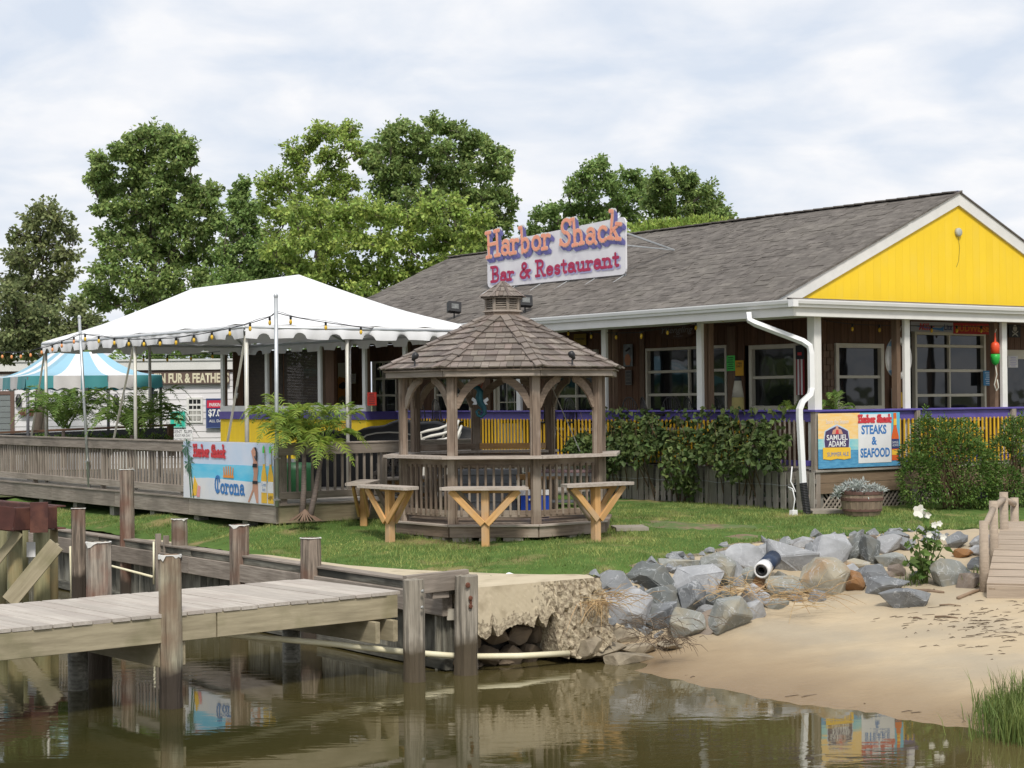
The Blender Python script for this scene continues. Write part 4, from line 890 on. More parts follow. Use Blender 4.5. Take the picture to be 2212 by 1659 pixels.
# shingles
gst = MB(); rg_ = random.Random(21)
def gaz_roof(parent, ra, za, rb, zb, nc, wdt, indiv, th=.022, hip=True):
    for k in range(8):
        mid = AN[k]+R(22.5); n = Vector((math.cos(mid), math.sin(mid), 0)); t = Vector((-n.y, n.x, 0))
        cs_ = math.cos(R(22.5)); up = (n*-(ra-rb)*cs_+Z*(zb-za)); sl = up.length/nc; up.normalize(); nm = (up.cross(t)); nm = nm if nm.z > 0 else -nm
        for i in range(nc):
            f0 = i/nc; r0_, r1_ = ra+(rb-ra)*f0, ra+(rb-ra)*min(1, (i+1)/nc)
            hw = r0_*math.sin(R(22.5)); cen = GP(r0_*cs_, mid, za+(zb-za)*f0)
            x = -hw-rg_.uniform(0, wdt*.4)
            hw1 = r1_*math.sin(R(22.5))
            while x < hw:
                w_ = wdt*rg_.uniform(.65, 1.25); xa, xb = max(x, -hw), min(x+w_, hw); x += w_
                if xb-xa < .02: continue
                # clip to the tapering side
                q0 = [(xa, 0), (xb, 0)]; l = sl*1.12
                fx = lambda X_: max(-hw1*1.0, min(hw1*1.0, X_))
                ta, tb = (fx(xa) if abs(xa) > hw1 else xa), (fx(xb) if abs(xb) > hw1 else xb)
                if tb-ta < .004: tb = ta+.004
                lift = rg_.uniform(.0, .006); dl = rg_.uniform(-.008, .008)
                P = [cen+t*(xa+.003)+nm*(th+.012+lift)-up*dl, cen+t*(xb-.003)+nm*(th+.012+lift)-up*dl, cen+t*(tb-.002)+nm*.010+up*l, cen+t*(ta+.002)+nm*.010+up*l]
                mb = MB() if (indiv and k in (0, 1, 7, 6)) else gst
                n0 = len(mb.v); mb.prism([P[0]-nm*th, P[1]-nm*th, P[2]-nm*.004, P[3]-nm*.004], nm*.0001)
                for j, p in enumerate(P): mb.v[n0+4+j] = p
                if mb is not gst: mb.build('shingle', CEDAR, parent)
            if hip:
                a = AN[k]; e0 = GP(r0_+.02, a, za+(zb-za)*f0+.022); e1 = GP(r1_-.03, a, za+(zb-za)*(i+1)/nc+.034)
                ed = (e1-e0).normalized(); ta_ = Vector((-math.sin(a), math.cos(a), 0)); nn = ed.cross(ta_); nn = nn if nn.z > 0 else -nn
                for s_ in (-1, 1):
                    sd_ = (ta_*s_ - Z*.22).normalized(); nv = ed.cross(sd_); nv = nv if nv.z > 0 else -nv
                    w2 = .115*rg_.uniform(.8, 1.2)*(1 if ra > 1 else .4); mb = MB()
                    mb.prism([e0+nv*.018, e0+sd_*w2+nv*.018, e1+ed*.05+sd_*w2*.95, e1+ed*.05], nv*.022); mb.build('hip_shingle', CEDAR, parent)
gaz_roof(gz_, 2.06, 3.905, .30, 4.77, 9, .155, True)
gst.build('shingle', CEDAR, gz_, kind='stuff')
# cupola
cz = 4.72
def octo(r_, z0, z1, name, mat): mb = MB(); mb.prism([GP(r_, a, z0) for a in AN], Z*(z1-z0)); return mb.build(name, mat, gz_)
octo(.31, cz, 4.86, 'cupola_base', GAZW); octo(.345, 4.862, 4.885, 'cupola_sill', COUNTW); octo(.20, 4.887, 5.08, 'cupola_core', DIRT)
for k in range(8):
    a = AN[k]; mid = a+R(22.5); n = Vector((math.cos(mid), math.sin(mid), 0)); t = Vector((-n.y, n.x, 0))
    beam('cupola_post', GP(.285, a, 4.887), GP(.285, a, 5.08), .05, .04, GREYW, gz_, side=Vector((-math.sin(a), math.cos(a), 0)))
    for i in range(5):
        z = 4.905+i*.036; c = GP(.262, mid, z); beam('louvre', c-t*.085, c+t*.085, .04, .008, GREYW, gz_, side=(n-Z*.9))
octo(.345, 5.08, 5.10, 'cupola_eave', GREYW)
gst = MB(); _s = gaz_roof(gz_, .385, 5.10, .02, 5.36, 3, .075, True, th=.008, hip=False); gst.build('shingle', CEDAR, gz_, kind='stuff')
for k in range(8): beam('hip_shingle', GP(.40, AN[k], 5.112), GP(.03, AN[k], 5.372), .045, .012, CEDAR, gz_)
# footings
BLK = M('concrete_block', (.36, .32, .26), (.26, .23, .19), scale=6, rnd=.1, bump=.4)
for k, off, z in ((6, -.3, 0), (6, .35, 0), (7, -.45, 0), (7, .0, 0), (7, .42, 0), (0, -.5, 0), (0, -.1, 0), (0, .3, 0), (5, .2, 0), (1, .1, 0)):
    mid = AN[k]+R(22.5); p = GP(1.58, mid, 0)+Vector((-math.sin(mid), math.cos(mid), 0))*off; q = toL(p); g = tz(q.x, q.y)
    b_ = obox('footing_block', Vector((p.x, p.y, (g+1.28)/2)), (Vector((math.cos(mid), math.sin(mid), 0)), Vector((-math.sin(mid), math.cos(mid), 0)), Z), (.2, .26+.1*random.random(), 1.28-g+.04), BLK, gz_)
# clip lights on the roof
def clip(u, v, lab, sgn):
    for d_ in np.arange(26.5, 29, .02):
        p = PY(u, v, d_); r_ = math.hypot(p.x-GC.x, p.y-GC.y)*.96
        if r_ < 2.06 and p.z < 3.94+(2.06-r_)*.49: break
    root = thing('clip_light', lab, 'lamp', (p.x, p.y, p.z), 0, 'small spotlights on the gazebo roof')
    a_ = Vector((.45*sgn, -.1, -.8)).normalized(); mb = MB(); mb.lathe(p-a_*.07+Z*.06, [(.03, 0), (.05, .02), (.055, .07), (.035, .10), (.022, .14)], 12, (a_.orthogonal().normalized(), a_.cross(a_.orthogonal().normalized()), a_))
    mb.build('lamp_head', BLACK, root, True); MB().tube([p+Z*.0, p-Z*.08+Vector((0, -.02, 0))], .014, 6).build('stake', BLACK, root)
clip(896, 779, 'small black spotlight on the left slope of the gazebo roof', -1)
clip(1236, 776, 'small black spotlight on the right slope of the gazebo roof', 1)
# ------------------------------------------------------------------ tables standing round the gazebo
def bar_table(ang, rho, lab, rz=0, zt=2.09, ln_=1.36):
    mid = R(ang); p = Vector((GC.x+rho*math.cos(mid), GC.y+rho*math.sin(mid), 0)); q = toL(p); g = tz(q.x, q.y)-.03
    n = Vector((math.cos(mid+R(rz)), math.sin(mid+R(rz)), 0)); t = Vector((-n.y, n.x, 0)); root = thing('bar_table', lab, 'table', (p.x, p.y, g), 0, 'bar tables standing round the gazebo')
    mb = MB(); w1, w2, dd, c = ln_/2, ln_/2-.13, .19, .05
    prof = [(-w1+c, dd), (w1-c, dd), (w1, dd-c), (w2+.03, -dd+c), (w2-c, -dd), (-w2+c, -dd), (-w2-.03, -dd+c), (-w1, dd-c)]
    mb.prism([p+t*x+n*y+Z*(zt-.045) for x, y in prof], Z*.045); mb.build('table_top', COUNTW, root)
    beam('leg', p+Z*g, p+Z*(zt-.05), .115, .115, FRESHW, root, side=t)
    beam('apron', p-t*.5+Z*(zt-.075)-n*.08, p+t*.5+Z*(zt-.075)-n*.08, .035, .05, FRESHW, root, side=n)
    for s_ in (-1, 1):
        beam('brace', p+t*(.03*s_)+Z*(zt-.56)+n*.078, p+t*(.52*s_)+Z*(zt-.055)+n*.078, .038, .10, FRESHW, root, side=n)
        beam('brace', p+t*(.03*s_)+Z*(zt-.56)-n*.078, p+t*(.46*s_)+Z*(zt-.055)-n*.078, .038, .10, GAZW if s_ < 0 else FRESHW, root, side=n)
bar_table(-97, 2.3, 'bar table with V braces standing right in front of the gazebo', zt=2.10)
bar_table(-141, 2.3, 'bar table at the front left corner of the gazebo')
bar_table(-52, 2.3, 'bar table at the right of the gazebo, next to the picket fence', zt=2.12)
bar_table(-186, 2.35, 'bar table left of the gazebo close to the deck railing')
bar_table(129, 2.5, 'bar table half hidden behind the left side of the gazebo')
# ------------------------------------------------------------------ things kept inside the gazebo
STL = M('stainless_steel', (.45, .46, .47), rough=.3, metal=.8, rnd=.03); GRYP = M('grey_plastic', (.13, .14, .15), rough=.5)
def sbox(name, lab, cat, c, dims, mat, parts=(), rz=0):
    root = thing(name, lab, cat, (c[0], c[1], c[2]), R(rz)); m = WMAT[root.name]; ax = tuple(m.col[i].xyz for i in range(3))
    def pb(n_, o, d, mt): return obox(n_, Vector(c)+ax[0]*o[0]+ax[1]*o[1]+ax[2]*o[2], ax, d, mt, root)
    return root, pb
c0 = (GC.x, GC.y, GF)
root, pb = sbox('storage_box', 'large dark grey plastic storage box inside the gazebo', 'box', (GC.x-.30, GC.y+.35, GF), 0, 0)
pb('body', (0, 0, .36), (1.0, .55, .68), GRYP); pb('lid', (0, 0, .74), (1.06, .60, .08), M('grey_lid', (.18, .19, .20), rough=.45))
for i in range(4): pb('rib', (0, -.285, .12+.15*i), (.98, .02, .03), GRYP)
root, pb = sbox('cooler', 'blue cooler with white lid on the gazebo floor', 'cooler', (GC.x+.50, GC.y+.0, GF), 0, 0)
pb('body', (0, 0, .19), (.46, .34, .36), M('cooler_blue', (.01, .06, .42), rough=.4)); pb('lid', (0, 0, .41), (.49, .37, .08), INK_W); pb('handle', (0, -.2, .30), (.2, .03, .03), INK_W)
root, pb = sbox('steel_table', 'stainless steel folding table at the right inside the gazebo', 'table', (GC.x+1.05, GC.y+.15, GF), 0, 0, rz=-14)
pb('table_top', (0, 0, .70), (.95, .55, .05), STL); pb('table_shelf', (0, 0, .25), (.85, .48, .03), GRYP)
for i in (-1, 1):
    for j in (-1, 1): pb('leg', (.43*i, .23*j, .34), (.035, .035, .68), STL)
pb('cover', (0, 0, .75), (.8, .45, .04), M('cover_pink', (.30, .20, .20)))
root, pb = sbox('shelf_rack', 'pale wooden shelf standing inside the gazebo behind the boxes', 'shelf', (GC.x+.0, GC.y+.95, GF), 0, 0, rz=5)
pb('shelf', (0, 0, .62), (1.9, .25, .09), FRESHW); pb('upright', (.5, 0, .35), (.25, .2, .7), FRESHW); pb('upright', (-.7, 0, .3), (.1, .2, .6), FRESHW)
# seahorse ornament
SH = M('seahorse_teal', (.02, .12, .15), (.012, .05, .08), scale=9, rnd=0, rough=.35, metal=.3, c=(.20, .07, .03), cs=4, clo=.62, chi=.7); SHR = M('seahorse_crest', (.20, .05, .03), rough=.5)
sh = thing('seahorse_ornament', 'teal metal seahorse with curled tail hanging inside the gazebo', 'ornament', PY(1034, 860, 28.0))
def sp(u, v): return PY(u, v, 28.0)
MB().tube([sp(1016, 833), sp(1024, 836), sp(1032, 838), sp(1037, 846), sp(1035, 858), sp(1038, 870), sp(1046, 882), sp(1047, 893), sp(1040, 900), sp(1032, 897), sp(1029, 889), sp(1034, 884), sp(1039, 888), sp(1037, 893)],
          [.012, .026, .045, .055, .062, .058, .045, .036, .03, .026, .022, .019, .015, .01], 8).build('body', SH, sh, True)
for a, b in (((1030, 832), (1026, 820)), ((1034, 834), (1036, 820)), ((1038, 838), (1044, 826))): MB().tube([sp(*a), sp(*b)], [.02, .004], 5).build('crest', SHR, sh)
for s_ in (-1, 1):
    mb = MB(); c = sp(1037+5*s_, 866); mb.prism([c, sp(1037+16*s_, 858), sp(1037+19*s_, 864), sp(1037+13*s_, 869), sp(1037+17*s_, 874), sp(1037+7*s_, 874)], Vector((0, .01, 0))); mb.build('fin', STL, sh)
MB().tube([sp(1034, 836), sp(1036, 806)], .004, 4).build('hanger', METAL, sh)
# ------------------------------------------------------------------ timber deck with railing under the tent
DX, DY, DF = 1.53, 7.79, 1.72
td = thing('tent_deck', 'grey timber deck with baluster railing carrying the white tent', 'deck', L(6, 13, 1.4))
x = DX+.02
while x < 8.2: lbox('deck_board', (x, x+.134), (DY+.02, 24.6), (DF-.035, DF), FENCEW, td); x += .14
for z0, z1, mt in ((1.40, 1.69, GREYW),):
    yy = DY
    while yy < 24.6: lbox('skirt_board', (DX-.05, DX-.01), (yy, min(yy+3.3, 24.6)), (z0, z1), mt, td); yy += 3.31
    xx = DX-.01
    while xx < 6.2: lbox('skirt_board', (xx, min(xx+3.6, 6.2)), (DY-.04, DY), (z0, z1), M('skirt_tan', (.36, .30, .20), (.24, .19, .12), scale=2, stretch=WG, rnd=.08, bump=.3, c=(.14, .14, .08), cs=1, ca=.6), td); xx += 3.61
lbox('deck_edge', (DX-.07, 6.2), (DY-.07, DY+.02), (1.69, 1.725), GREYW, td); lbox('deck_edge', (DX-.07, DX+.02), (DY+.02, 24.6), (1.69, 1.725), GREYW, td)
y = DY
while y < 24: lbox('skirt_block', (DX+.05, DX+.25), (y+1.2, y+1.4), (1.1, 1.42), FENCEW, td); y += 1.9
lbox('top_rail', (DX-.045, DX-.005), (DY-.04, 24.6), (2.53, 2.70), GREYW, td); lbox('rail_cap', (DX-.06, DX+.08), (DY-.06, 24.6), (2.702, 2.735), GREYW, td)
lbox('top_rail', (DX-.005, 5.6), (DY-.045, DY-.005), (2.53, 2.699), GREYW, td); lbox('rail_cap', (DX+.08, 5.6), (DY-.06, DY+.08), (2.701, 2.733), GREYW, td)
lbox('bottom_rail', (DX-.045, DX-.005), (DY-.04, 24.6), (1.80, 1.92), GREYW, td); lbox('bottom_rail', (DX-.005, 5.6), (DY-.045, DY-.005), (1.80, 1.92), GREYW, td)
y = DY+.15
while y < 24.5: lbox('baluster', (DX-.005, DX+.033), (y, y+.038), (1.84, 2.69), GREYW, td); y += .142
x = DX+.20
while x < 5.6: lbox('baluster', (x, x+.038), (DY-.005, DY+.033), (1.84, 2.69), GREYW, td); x += .145
for y in (DY+.05, DY+3.7, DY+7.4, DY+11.1, DY+14.8): lbox('post', (DX+.0, DX+.09), (y-.045, y+.045), (1.69, 2.70), GREYW, td)
for x in (DX+.12, 3.6, 5.6): lbox('post', (x-.045, x+.045), (DY-.002, DY+.088), (1.69, 2.70), GREYW, td)
# ------------------------------------------------------------------ banner on the deck railing (beach print with bottles)
FD = Fr(L(DX-.075, 0, 0), -Y1, -X2)
bx0, bz0 = FD.uv(397, 1076); bx1, bz1 = FD.uv(593, 1090); _, tz1 = FD.uv(593, 959); _, tz0 = FD.uv(397, 961)
zb_, zt_ = 1.70, 2.735
bn = thing('banner', 'beach-scene vinyl banner with two beer bottles on the deck railing', 'banner', FD.pt((bx0+bx1)/2, zb_))
def bu(s, t): return bx0+(bx1-bx0)*s, zb_+(zt_-zb_)*t
def bpoly(n_, pts, d, mat): return FD.poly(n_, [bu(*p) for p in pts], d, mat, bn, .0015)
bpoly('sheet', [(0, 0), (1, 0), (1, 1), (0, 1)], .0, INK_W)
bpoly('printed_sky', [(.005, .60), (.995, .60), (.995, .99), (.005, .99)], .004, M('print_sky', (.52, .64, .80), (.62, .68, .80), scale=2, rnd=0))
bpoly('printed_sea', [(.10, .36), (.995, .36), (.995, .63), (.10, .61)], .008, M('print_sea', (.08, .52, .78), (.25, .62, .80), scale=1.5, stretch=(1, 1, 4), rnd=0))
bpoly('printed_sand', [(.005, .01), (.995, .01), (.995, .34), (.7, .36), (.3, .38), (.12, .36), (.005, .40)], .0115, M('print_sand', (.75, .73, .72), (.62, .66, .74), scale=2, rnd=0))
stroke_mesh('lettering', FD, 'Harbor Shack', *[bu(.13, 0)[0], bu(.49, 0)[0], bu(0, .75)[1], bu(0, .93)[1]], .052, .015, INK_R, bn, tilt=[2, -4, 3, 4, -3, 2, 0, -6, 4, -3, -5, -8])
stroke_mesh('lettering', FD, 'Corona', *[bu(.37, 0)[0], bu(.70, 0)[0], bu(0, .14)[1], bu(0, .42)[1]], .045, .016, INK_B, bn)
for tx, tb, tt in ((.055, .02, .90), (.085, .02, .62)):      # printed palms
    bpoly('printed_palm', [(tx+.035, tb), (tx+.05, tb), (tx+.012, tt), (tx, tt)], .018, INK_G)
    for k in range(9):
        a = R(k*40+10); l = .16; bpoly('printed_palm', [(tx, tt+.015), (tx+.05*math.cos(a)-.012, tt+l*math.sin(a)*.9), (tx+.055*math.cos(a)+.01, tt+l*math.sin(a)-.04)], .0215+.0016*k, INK_G)
bpoly('printed_kayak', [(.11, .05), (.14, .40), (.175, .25), (.16, .06)], .018, INK_Y)
bpoly('printed_figure', [(.165, .04), (.185, .24), (.21, .22), (.20, .04)], .0215, M('print_pink', (.80, .35, .33), rnd=0))
for k in range(5): bpoly('printed_crown', [(.475+.022*k, .44), (.49+.022*k, .44), (.487+.022*k+(.004*(k-2)), .60-.006*abs(k-2)**2), (.478+.022*k+(.004*(k-2)), .60-.006*abs(k-2)**2)], .018, INK_O)
bpoly('printed_crown', [(.47, .40), (.585, .40), (.585, .44), (.47, .44)], .0205, INK_O)
# figure in a black swimsuit
bpoly('printed_figure', [(.735, .03), (.75, .02), (.80, .22), (.825, .02), (.845, .02), (.842, .28), (.835, .42), (.845, .55), (.838, .68), (.825, .74), (.80, .74), (.79, .62), (.80, .50), (.79, .35), (.785, .24)], .018, INK_SK)
bpoly('printed_figure', [(.80, .70), (.775, .86), (.80, .93), (.815, .90), (.795, .86), (.812, .72)], .0205, INK_SK)
bpoly('printed_figure', [(.805, .78), (.822, .78), (.828, .88), (.815, .92), (.80, .88)], .0235, INK_SK)
bpoly('printed_hair', [(.822, .72), (.84, .70), (.842, .84), (.828, .93), (.81, .925), (.826, .86)], .0265, INK_K)
bpoly('printed_swimsuit', [(.79, .60), (.838, .60), (.836, .66), (.795, .66)], .0265, INK_K); bpoly('printed_swimsuit', [(.79, .33), (.842, .33), (.842, .38), (.79, .38)], .0265, INK_K)
for bx_, yc in ((.905, INK_Y), (.972, INK_Y)):
    w_ = .028
    bpoly('printed_bottle', [(bx_-w_, .03), (bx_+w_, .03), (bx_+w_, .46), (bx_+.011, .62), (bx_+.009, .90), (bx_-.009, .90), (bx_-.011, .62), (bx_-w_, .46)], .018, yc)
    bpoly('printed_label', [(bx_-w_, .20), (bx_+w_, .20), (bx_+w_, .38), (bx_-w_, .38)], .0205, INK_W)
    bpoly('printed_label', [(bx_-.011, .66), (bx_+.011, .66), (bx_+.009, .84), (bx_-.009, .84)], .0205, INK_S)
    bpoly('printed_lime', [(bx_-.011, .84), (bx_+.008, .84), (bx_+.004, .97), (bx_-.01, .93)], .0235, LIME)
FD.text('printed_text', 'Corona\nExtra', bu(.882, 0)[0], bu(.928, 0)[0], bu(0, .22)[1], bu(0, .36)[1], .0235, INK_B, bn)
FD.text('printed_text', 'Light', bu(.947, 0)[0], bu(.995, 0)[0], bu(0, .08)[1], bu(0, .17)[1], .0235, INK_K, bn)
# ------------------------------------------------------------------ white frame tent
TE = 4.78; n0 = toL(PY(530, 900, 30.7)); TX0, TY0 = n0.x, n0.y; TX1, TY1 = TX0+5.0, TY0+9.55
tt_ = thing('frame_tent', 'large white frame tent with scalloped valance on the deck', 'tent', L((TX0+TX1)/2, (TY0+TY1)/2, DF))
hr = 5.90; m1, m2 = TY0+2.55, TY1-2.3; xm = (TX0+TX1)/2
def tri_grid(pts4, n, m, sag):
    """quad patch a-b along the eave, d-c along the ridge, with a slight sag between the frame members"""
    a, b, c, d = pts4; vs = []; fs = []
    for i in range(n+1):
        for j in range(m+1):
            s, t = i/n, j/m; p = a.lerp(b, s).lerp(d.lerp(c, s), t)
            p = p-Z*(sag*math.sin(math.pi*t)*(1+.3*math.sin(s*19))+.014*math.sin(s*31+t*5)*(1-t)+.009*math.sin(s*57-t*11)*(1-t)) ; vs.append(p)
    for i in range(n):
        for j in range(m): fs.append((i*(m+1)+j, (i+1)*(m+1)+j, (i+1)*(m+1)+j+1, i*(m+1)+j+1))
    return vs, fs
A, B, C, D_ = L(TX0, TY0, TE), L(TX1, TY0, TE), L(TX1, TY1, TE), L(TX0, TY1, TE); K1, K2 = L(xm, m1, hr), L(xm, m2, hr)
can = MB()
for q in ((A, B, K1, K1), (B, C, K2, K1), (C, D_, K2, K2), (D_, A, K1, K2)):
    v_, f_ = tri_grid(q, 28, 10, .07); can.add(v_, f_)
can.build('canopy', TENT, tt_, True)
for q in ((A, B, K1, K1), (B, C, K2, K1), (C, D_, K2, K2), (D_, A, K1, K2)):
    v_, f_ = tri_grid(q, 28, 10, .07)
    for i_ in (5, 11, 17, 23): MB().tube([p+Z*.004 for p in v_[i_*11:i_*11+10]], .009, 4).build('seam', TENT, tt_)
def valance(p, q, parent, mat, h=.17, pitch=.62, notch=.07, out_=.0):
    d = q-p; ln_ = d.length; d.normalize(); n = int(ln_/.045); vs = []; fs = []; nr = Vector((d.y, -d.x, 0))
    for i in range(n+1):
        s = ln_*i/n; ph = (s % pitch)/pitch; up_ = notch*max(0, 1-((ph-.5)/.17)**2)**.5 if abs(ph-.5) < .17 else 0
        wv = .018*math.sin(s*7.3)+.012*math.sin(s*17)
        vs += [p+d*s+nr*.0, p+d*s+nr*(.03+wv*.5)-Z*(h*.5), p+d*s+nr*(.02+wv)-Z*(h-up_+.012*math.sin(s*5))]
    for i in range(n): fs += [(i*3, i*3+1, i*3+4, i*3+3), (i*3+1, i*3+2, i*3+5, i*3+4)]
    return MB().add(vs, fs).build('valance', mat, parent, True)
for p, q in ((A, B), (B, C), (C, D_), (D_, A)): valance(p, q, tt_, TENT, .24, .72, .10)
def pole(p0, p1, r_, mat, par, name='pole'): return MB().tube([p0, p1], r_, 10).build(name, mat, par, True)
ins = .06
for (x, y, r_) in ((TX0+ins, TY0+ins, .038), (TX0+ins, (TY0+TY1)/2, .034), (TX0+ins, TY1-ins, .034), (TX0+2.1, TY0+ins, .034), (TX1-ins, TY0+ins, .036), (TX1-ins, (TY0+TY1)/2, .034), (TX1-ins, TY1-ins, .034), (xm, TY1-ins, .034)):
    pole(L(x, y, DF), L(x, y, TE-.03), r_, TPOLE, tt_)
for p, q in ((A, B), (B, C), (C, D_), (D_, A)):
    pole(p-Z*.05, q-Z*.05, .028, METAL, tt_, 'eave_pipe')
for p, q in ((A, K1), (B, K1), (C, K2), (D_, K2), (K1, K2), (L(TX0, (m1+m2)/2, TE), L(xm, (m1+m2)/2, hr)), (L(TX1, (m1+m2)/2, TE), L(xm, (m1+m2)/2, hr))):
    pole(p-Z*.12, q-Z*.14, .024, METAL, tt_, 'rafter_pipe')
ROPE = M('webbing', (.66, .64, .55), rough=.8)
for (x, y, xo, yo, zb2) in ((TX0+.05, TY0+.05, TX0+.2, TY0+1.4, 1.9), (TX0+.05, (TY0+TY1)/2, TX0+.1, (TY0+TY1)/2+1.6, 1.9), (TX0+.05, TY1-.05, TX0+.1, TY1+1.3, 1.9)):
    st_ = beam('guy_strap', L(x, y, TE-.15), L(xo, yo, zb2), .045, .01, ROPE, tt_); p = L(x, y, TE-.15).lerp(L(xo, yo, zb2), .34)
    MB().tube([p, p-Z*.12+Y1*.02, p-Z*.2, p-Z*.12-Y1*.03], .014, 6).build('ratchet', STEEL, tt_)
beam('guy_strap', PY(1188, 826, 30.3), PY(1253, 975, 28.9), .015, .015, ROPE, tt_)
# ------------------------------------------------------------------ galvanised poles and strings of bulbs
gp1 = thing('light_pole', 'tall galvanised pole at the deck corner beside the banner', 'pole', PY(597, 1095, 29.0), 0, 'galvanised poles holding the light strings')
MB().tube([PY(599, 1095, 28.98), PY(596, 638, 29.0)], .032, 10).build('tube', METAL, gp1, True); MB().lathe(PY(596, 638, 29.0), [(.038, -.03), (.038, .0), (.02, .03)], 10).build('cap', METAL, gp1)
for v in (990, 1080): obox('clamp', PY(598, v, 28.97), (X2, Y1, Z), (.09, .09, .03), STEEL, gp1)
gp2 = thing('light_pole', 'tall galvanised pole leaning in front of the left deck railing', 'pole', PY(192, 1056, 35.6), 0, 'galvanised poles holding the light strings')
MB().tube([PY(193, 1056, 35.6), PY(171, 684, 35.7)], .03, 10).build('tube', METAL, gp2, True); MB().lathe(PY(171, 684, 35.7), [(.036, -.03), (.036, .0), (.02, .03)], 10).build('cap', METAL, gp2)
obox('clamp', PY(190, 997, 35.57), (X2, Y1, Z), (.09, .09, .03), STEEL, gp2)
BULBY = M('bulb_yellow', (.80, .52, .06), (.65, .40, .03), scale=10, rnd=.06, rough=.2); BULBO = M('bulb_orange', (.85, .36, .14), (.7, .28, .09), scale=10, rnd=.05, rough=.2)
_sock = None
def bulb_string(label, pts, bulbs, mat, two=True):
    """pts: cable points; bulbs: indices as fractions along the cable"""
    root = thing('string_light', label, 'string light', pts[0], 0, 'strings of coloured bulbs')
    fine = []
    for i in range(len(pts)-1):
        for k in range(4): fine.append(pts[i].lerp(pts[i+1], k/4))
    fine.append(pts[-1])
    for _ in range(2): fine = [fine[0]]+[(fine[i-1]+fine[i]*2+fine[i+1])/4 for i in range(1, len(fine)-1)]+[fine[-1]]
    MB().tube(fine, .008, 5).build('cable', BLACK, root)
    if two: MB().tube([p+Z*(.018+.012*math.sin(i)) for i, p in enumerate(fine)], .005, 4).build('cable', BLACK, root)
    for p in bulbs:
        q = min(fine, key=lambda f: (Vector((f.x, f.y, 0))-Vector((p.x, p.y, 0))).length); q = Vector((p.x, p.y, q.z))
        global _sock
        if _sock is None: _sock = {}
        if 's' not in _sock:
            m0 = MB().lathe((0, 0, 0), [(.018, .015), (.024, -.01), (.024, -.055), (.019, -.06)], 8, (Vector((1,0,0)), Vector((0,1,0)), Z)); _sock['s'] = mk('socket', m0.v, m0.f, BLACK, True)
        if mat.name not in _sock:
            m0 = MB().lathe((0, 0, 0), [(.016, -.06), (.024, -.075), (.031, -.10), (.030, -.125), (.018, -.15), (.004, -.158)], 8, (Vector((1,0,0)), Vector((0,1,0)), Z)); _sock[mat.name] = mk('bulb', m0.v, m0.f, mat, True)
        Mx = Matrix.Translation(q) @ Matrix.Scale(.86, 4)
        link('socket', _sock['s'], Mx, root); link('bulb', _sock[mat.name], Mx, root)
def cz1(x): return 900+x/2.212*1, 0
def Z1(x, y): return ((x/2.212)/1.808, (1150+y/2.212)/1.808)                 # measuring notes of enlarged crops
def Z2(x, y): return ((900+x/2.212)/1.808, (1150+y/2.212)/1.808)
def Z3(x, y): return ((1400+x/1.843)/1.808, (1050+y/1.843)/1.808)
def Z4(x, y): return ((2200+x/2.212)/1.808, (1150+y/2.212)/1.808)
def Z5(x, y): return ((3000+x/2.212)/1.808, (1150+y/2.212)/1.808)
pA = PY(176, 722, 35.65); 
def seg(lst, Z_, ya_, yb_): 
    n = len(lst); return [PY(*Z_(*p), ya_+(yb_-ya_)*i/max(1, n-1)) for i, p in enumerate(lst)]
lft = [(20, 520), (95, 518), (150, 512), (182, 512), (264, 500), (360, 470), (452, 450), (533, 415), (638, 375)]
c1 = seg([(-60, 500), (20, 500), (100, 503), (180, 500), (264, 488), (360, 462), (452, 440), (533, 405), (638, 368), (690, 345)], Z1, 37.6, 35.65)
bulb_string('string of orange bulbs running left from the leaning pole', c1, c1[1:9], BULBO)
c2p = [(735, 345), (853, 362), (987, 378), (1112, 388), (1243, 388), (1382, 382), (1520, 375), (1675, 350), (1830, 325), (1985, 293), (2160, 250), (2330, 195)]
c2 = seg([(705, 338)]+c2p+[(2385, 160)], Z1, 35.5, 29.0); 
c2[0] = PY(173, 722, 35.6); c2[-1] = PY(596, 676, 29.0)
bulb_string('string of yellow bulbs across the front edge of the white tent', c2, c2[1:-1], BULBY)
c3p = [Z2(520, 190), Z2(823, 243), Z2(1127, 282), Z2(1418, 318), Z2(1715, 326), (1010, 712), (1080, 712), (1130, 706)]
c3 = [PY(596, 675, 29.0)]+[PY(*p, 29.4+i*1.2) for i, p in enumerate(c3p)]+[PY(1160, 702, 38.6)]
bulb_string('string of yellow bulbs from the corner pole over to the porch roof', c3, c3[1:6], BULBY)
c4p = [(1340, 400), (1510, 438), (1675, 458), (1855, 462), (2035, 458)]
c4 = [PY(*Z3(*p), 38.0-.55*i) for i, p in enumerate(c4p)]+[PY(*Z4(*p), 35.2-.55*i) for i, p in enumerate([(675, 318), (900, 292), (1145, 250), (1380, 172), (1440, 140)])]
bulb_string('string of yellow bulbs hanging along the porch beam right of the gazebo', [PY(1160, 700, 38.6)]+c4, c4[:-1], BULBY, False)
c5 = [L(PX_+1.2, PY_+.9, 4.86), L(PX_+2.0, PY_+.9, 4.80), L(PX_+3.2, PY_+.9, 4.80), L(PX_+5, PY_+.9, 4.82), L(PX_+6.5, PY_+.9, 4.84), L(PX_+8, PY_+.9, 4.84)]
bulb_string('string of yellow bulbs under the ceiling of the front porch', c5, [c5[0].lerp(c5[-1], k/9) for k in range(1, 9)], BULBY, False)
c6 = [PY(*Z1(*p), 40-.5*i) for i, p in enumerate([(1100, 520), (1240, 532), (1445, 530), (1650, 520), (1835, 500), (1900, 490)])]
bulb_string('string of bulbs seen under the far side of the white tent', c6, c6[1:-1], BULBY, False)
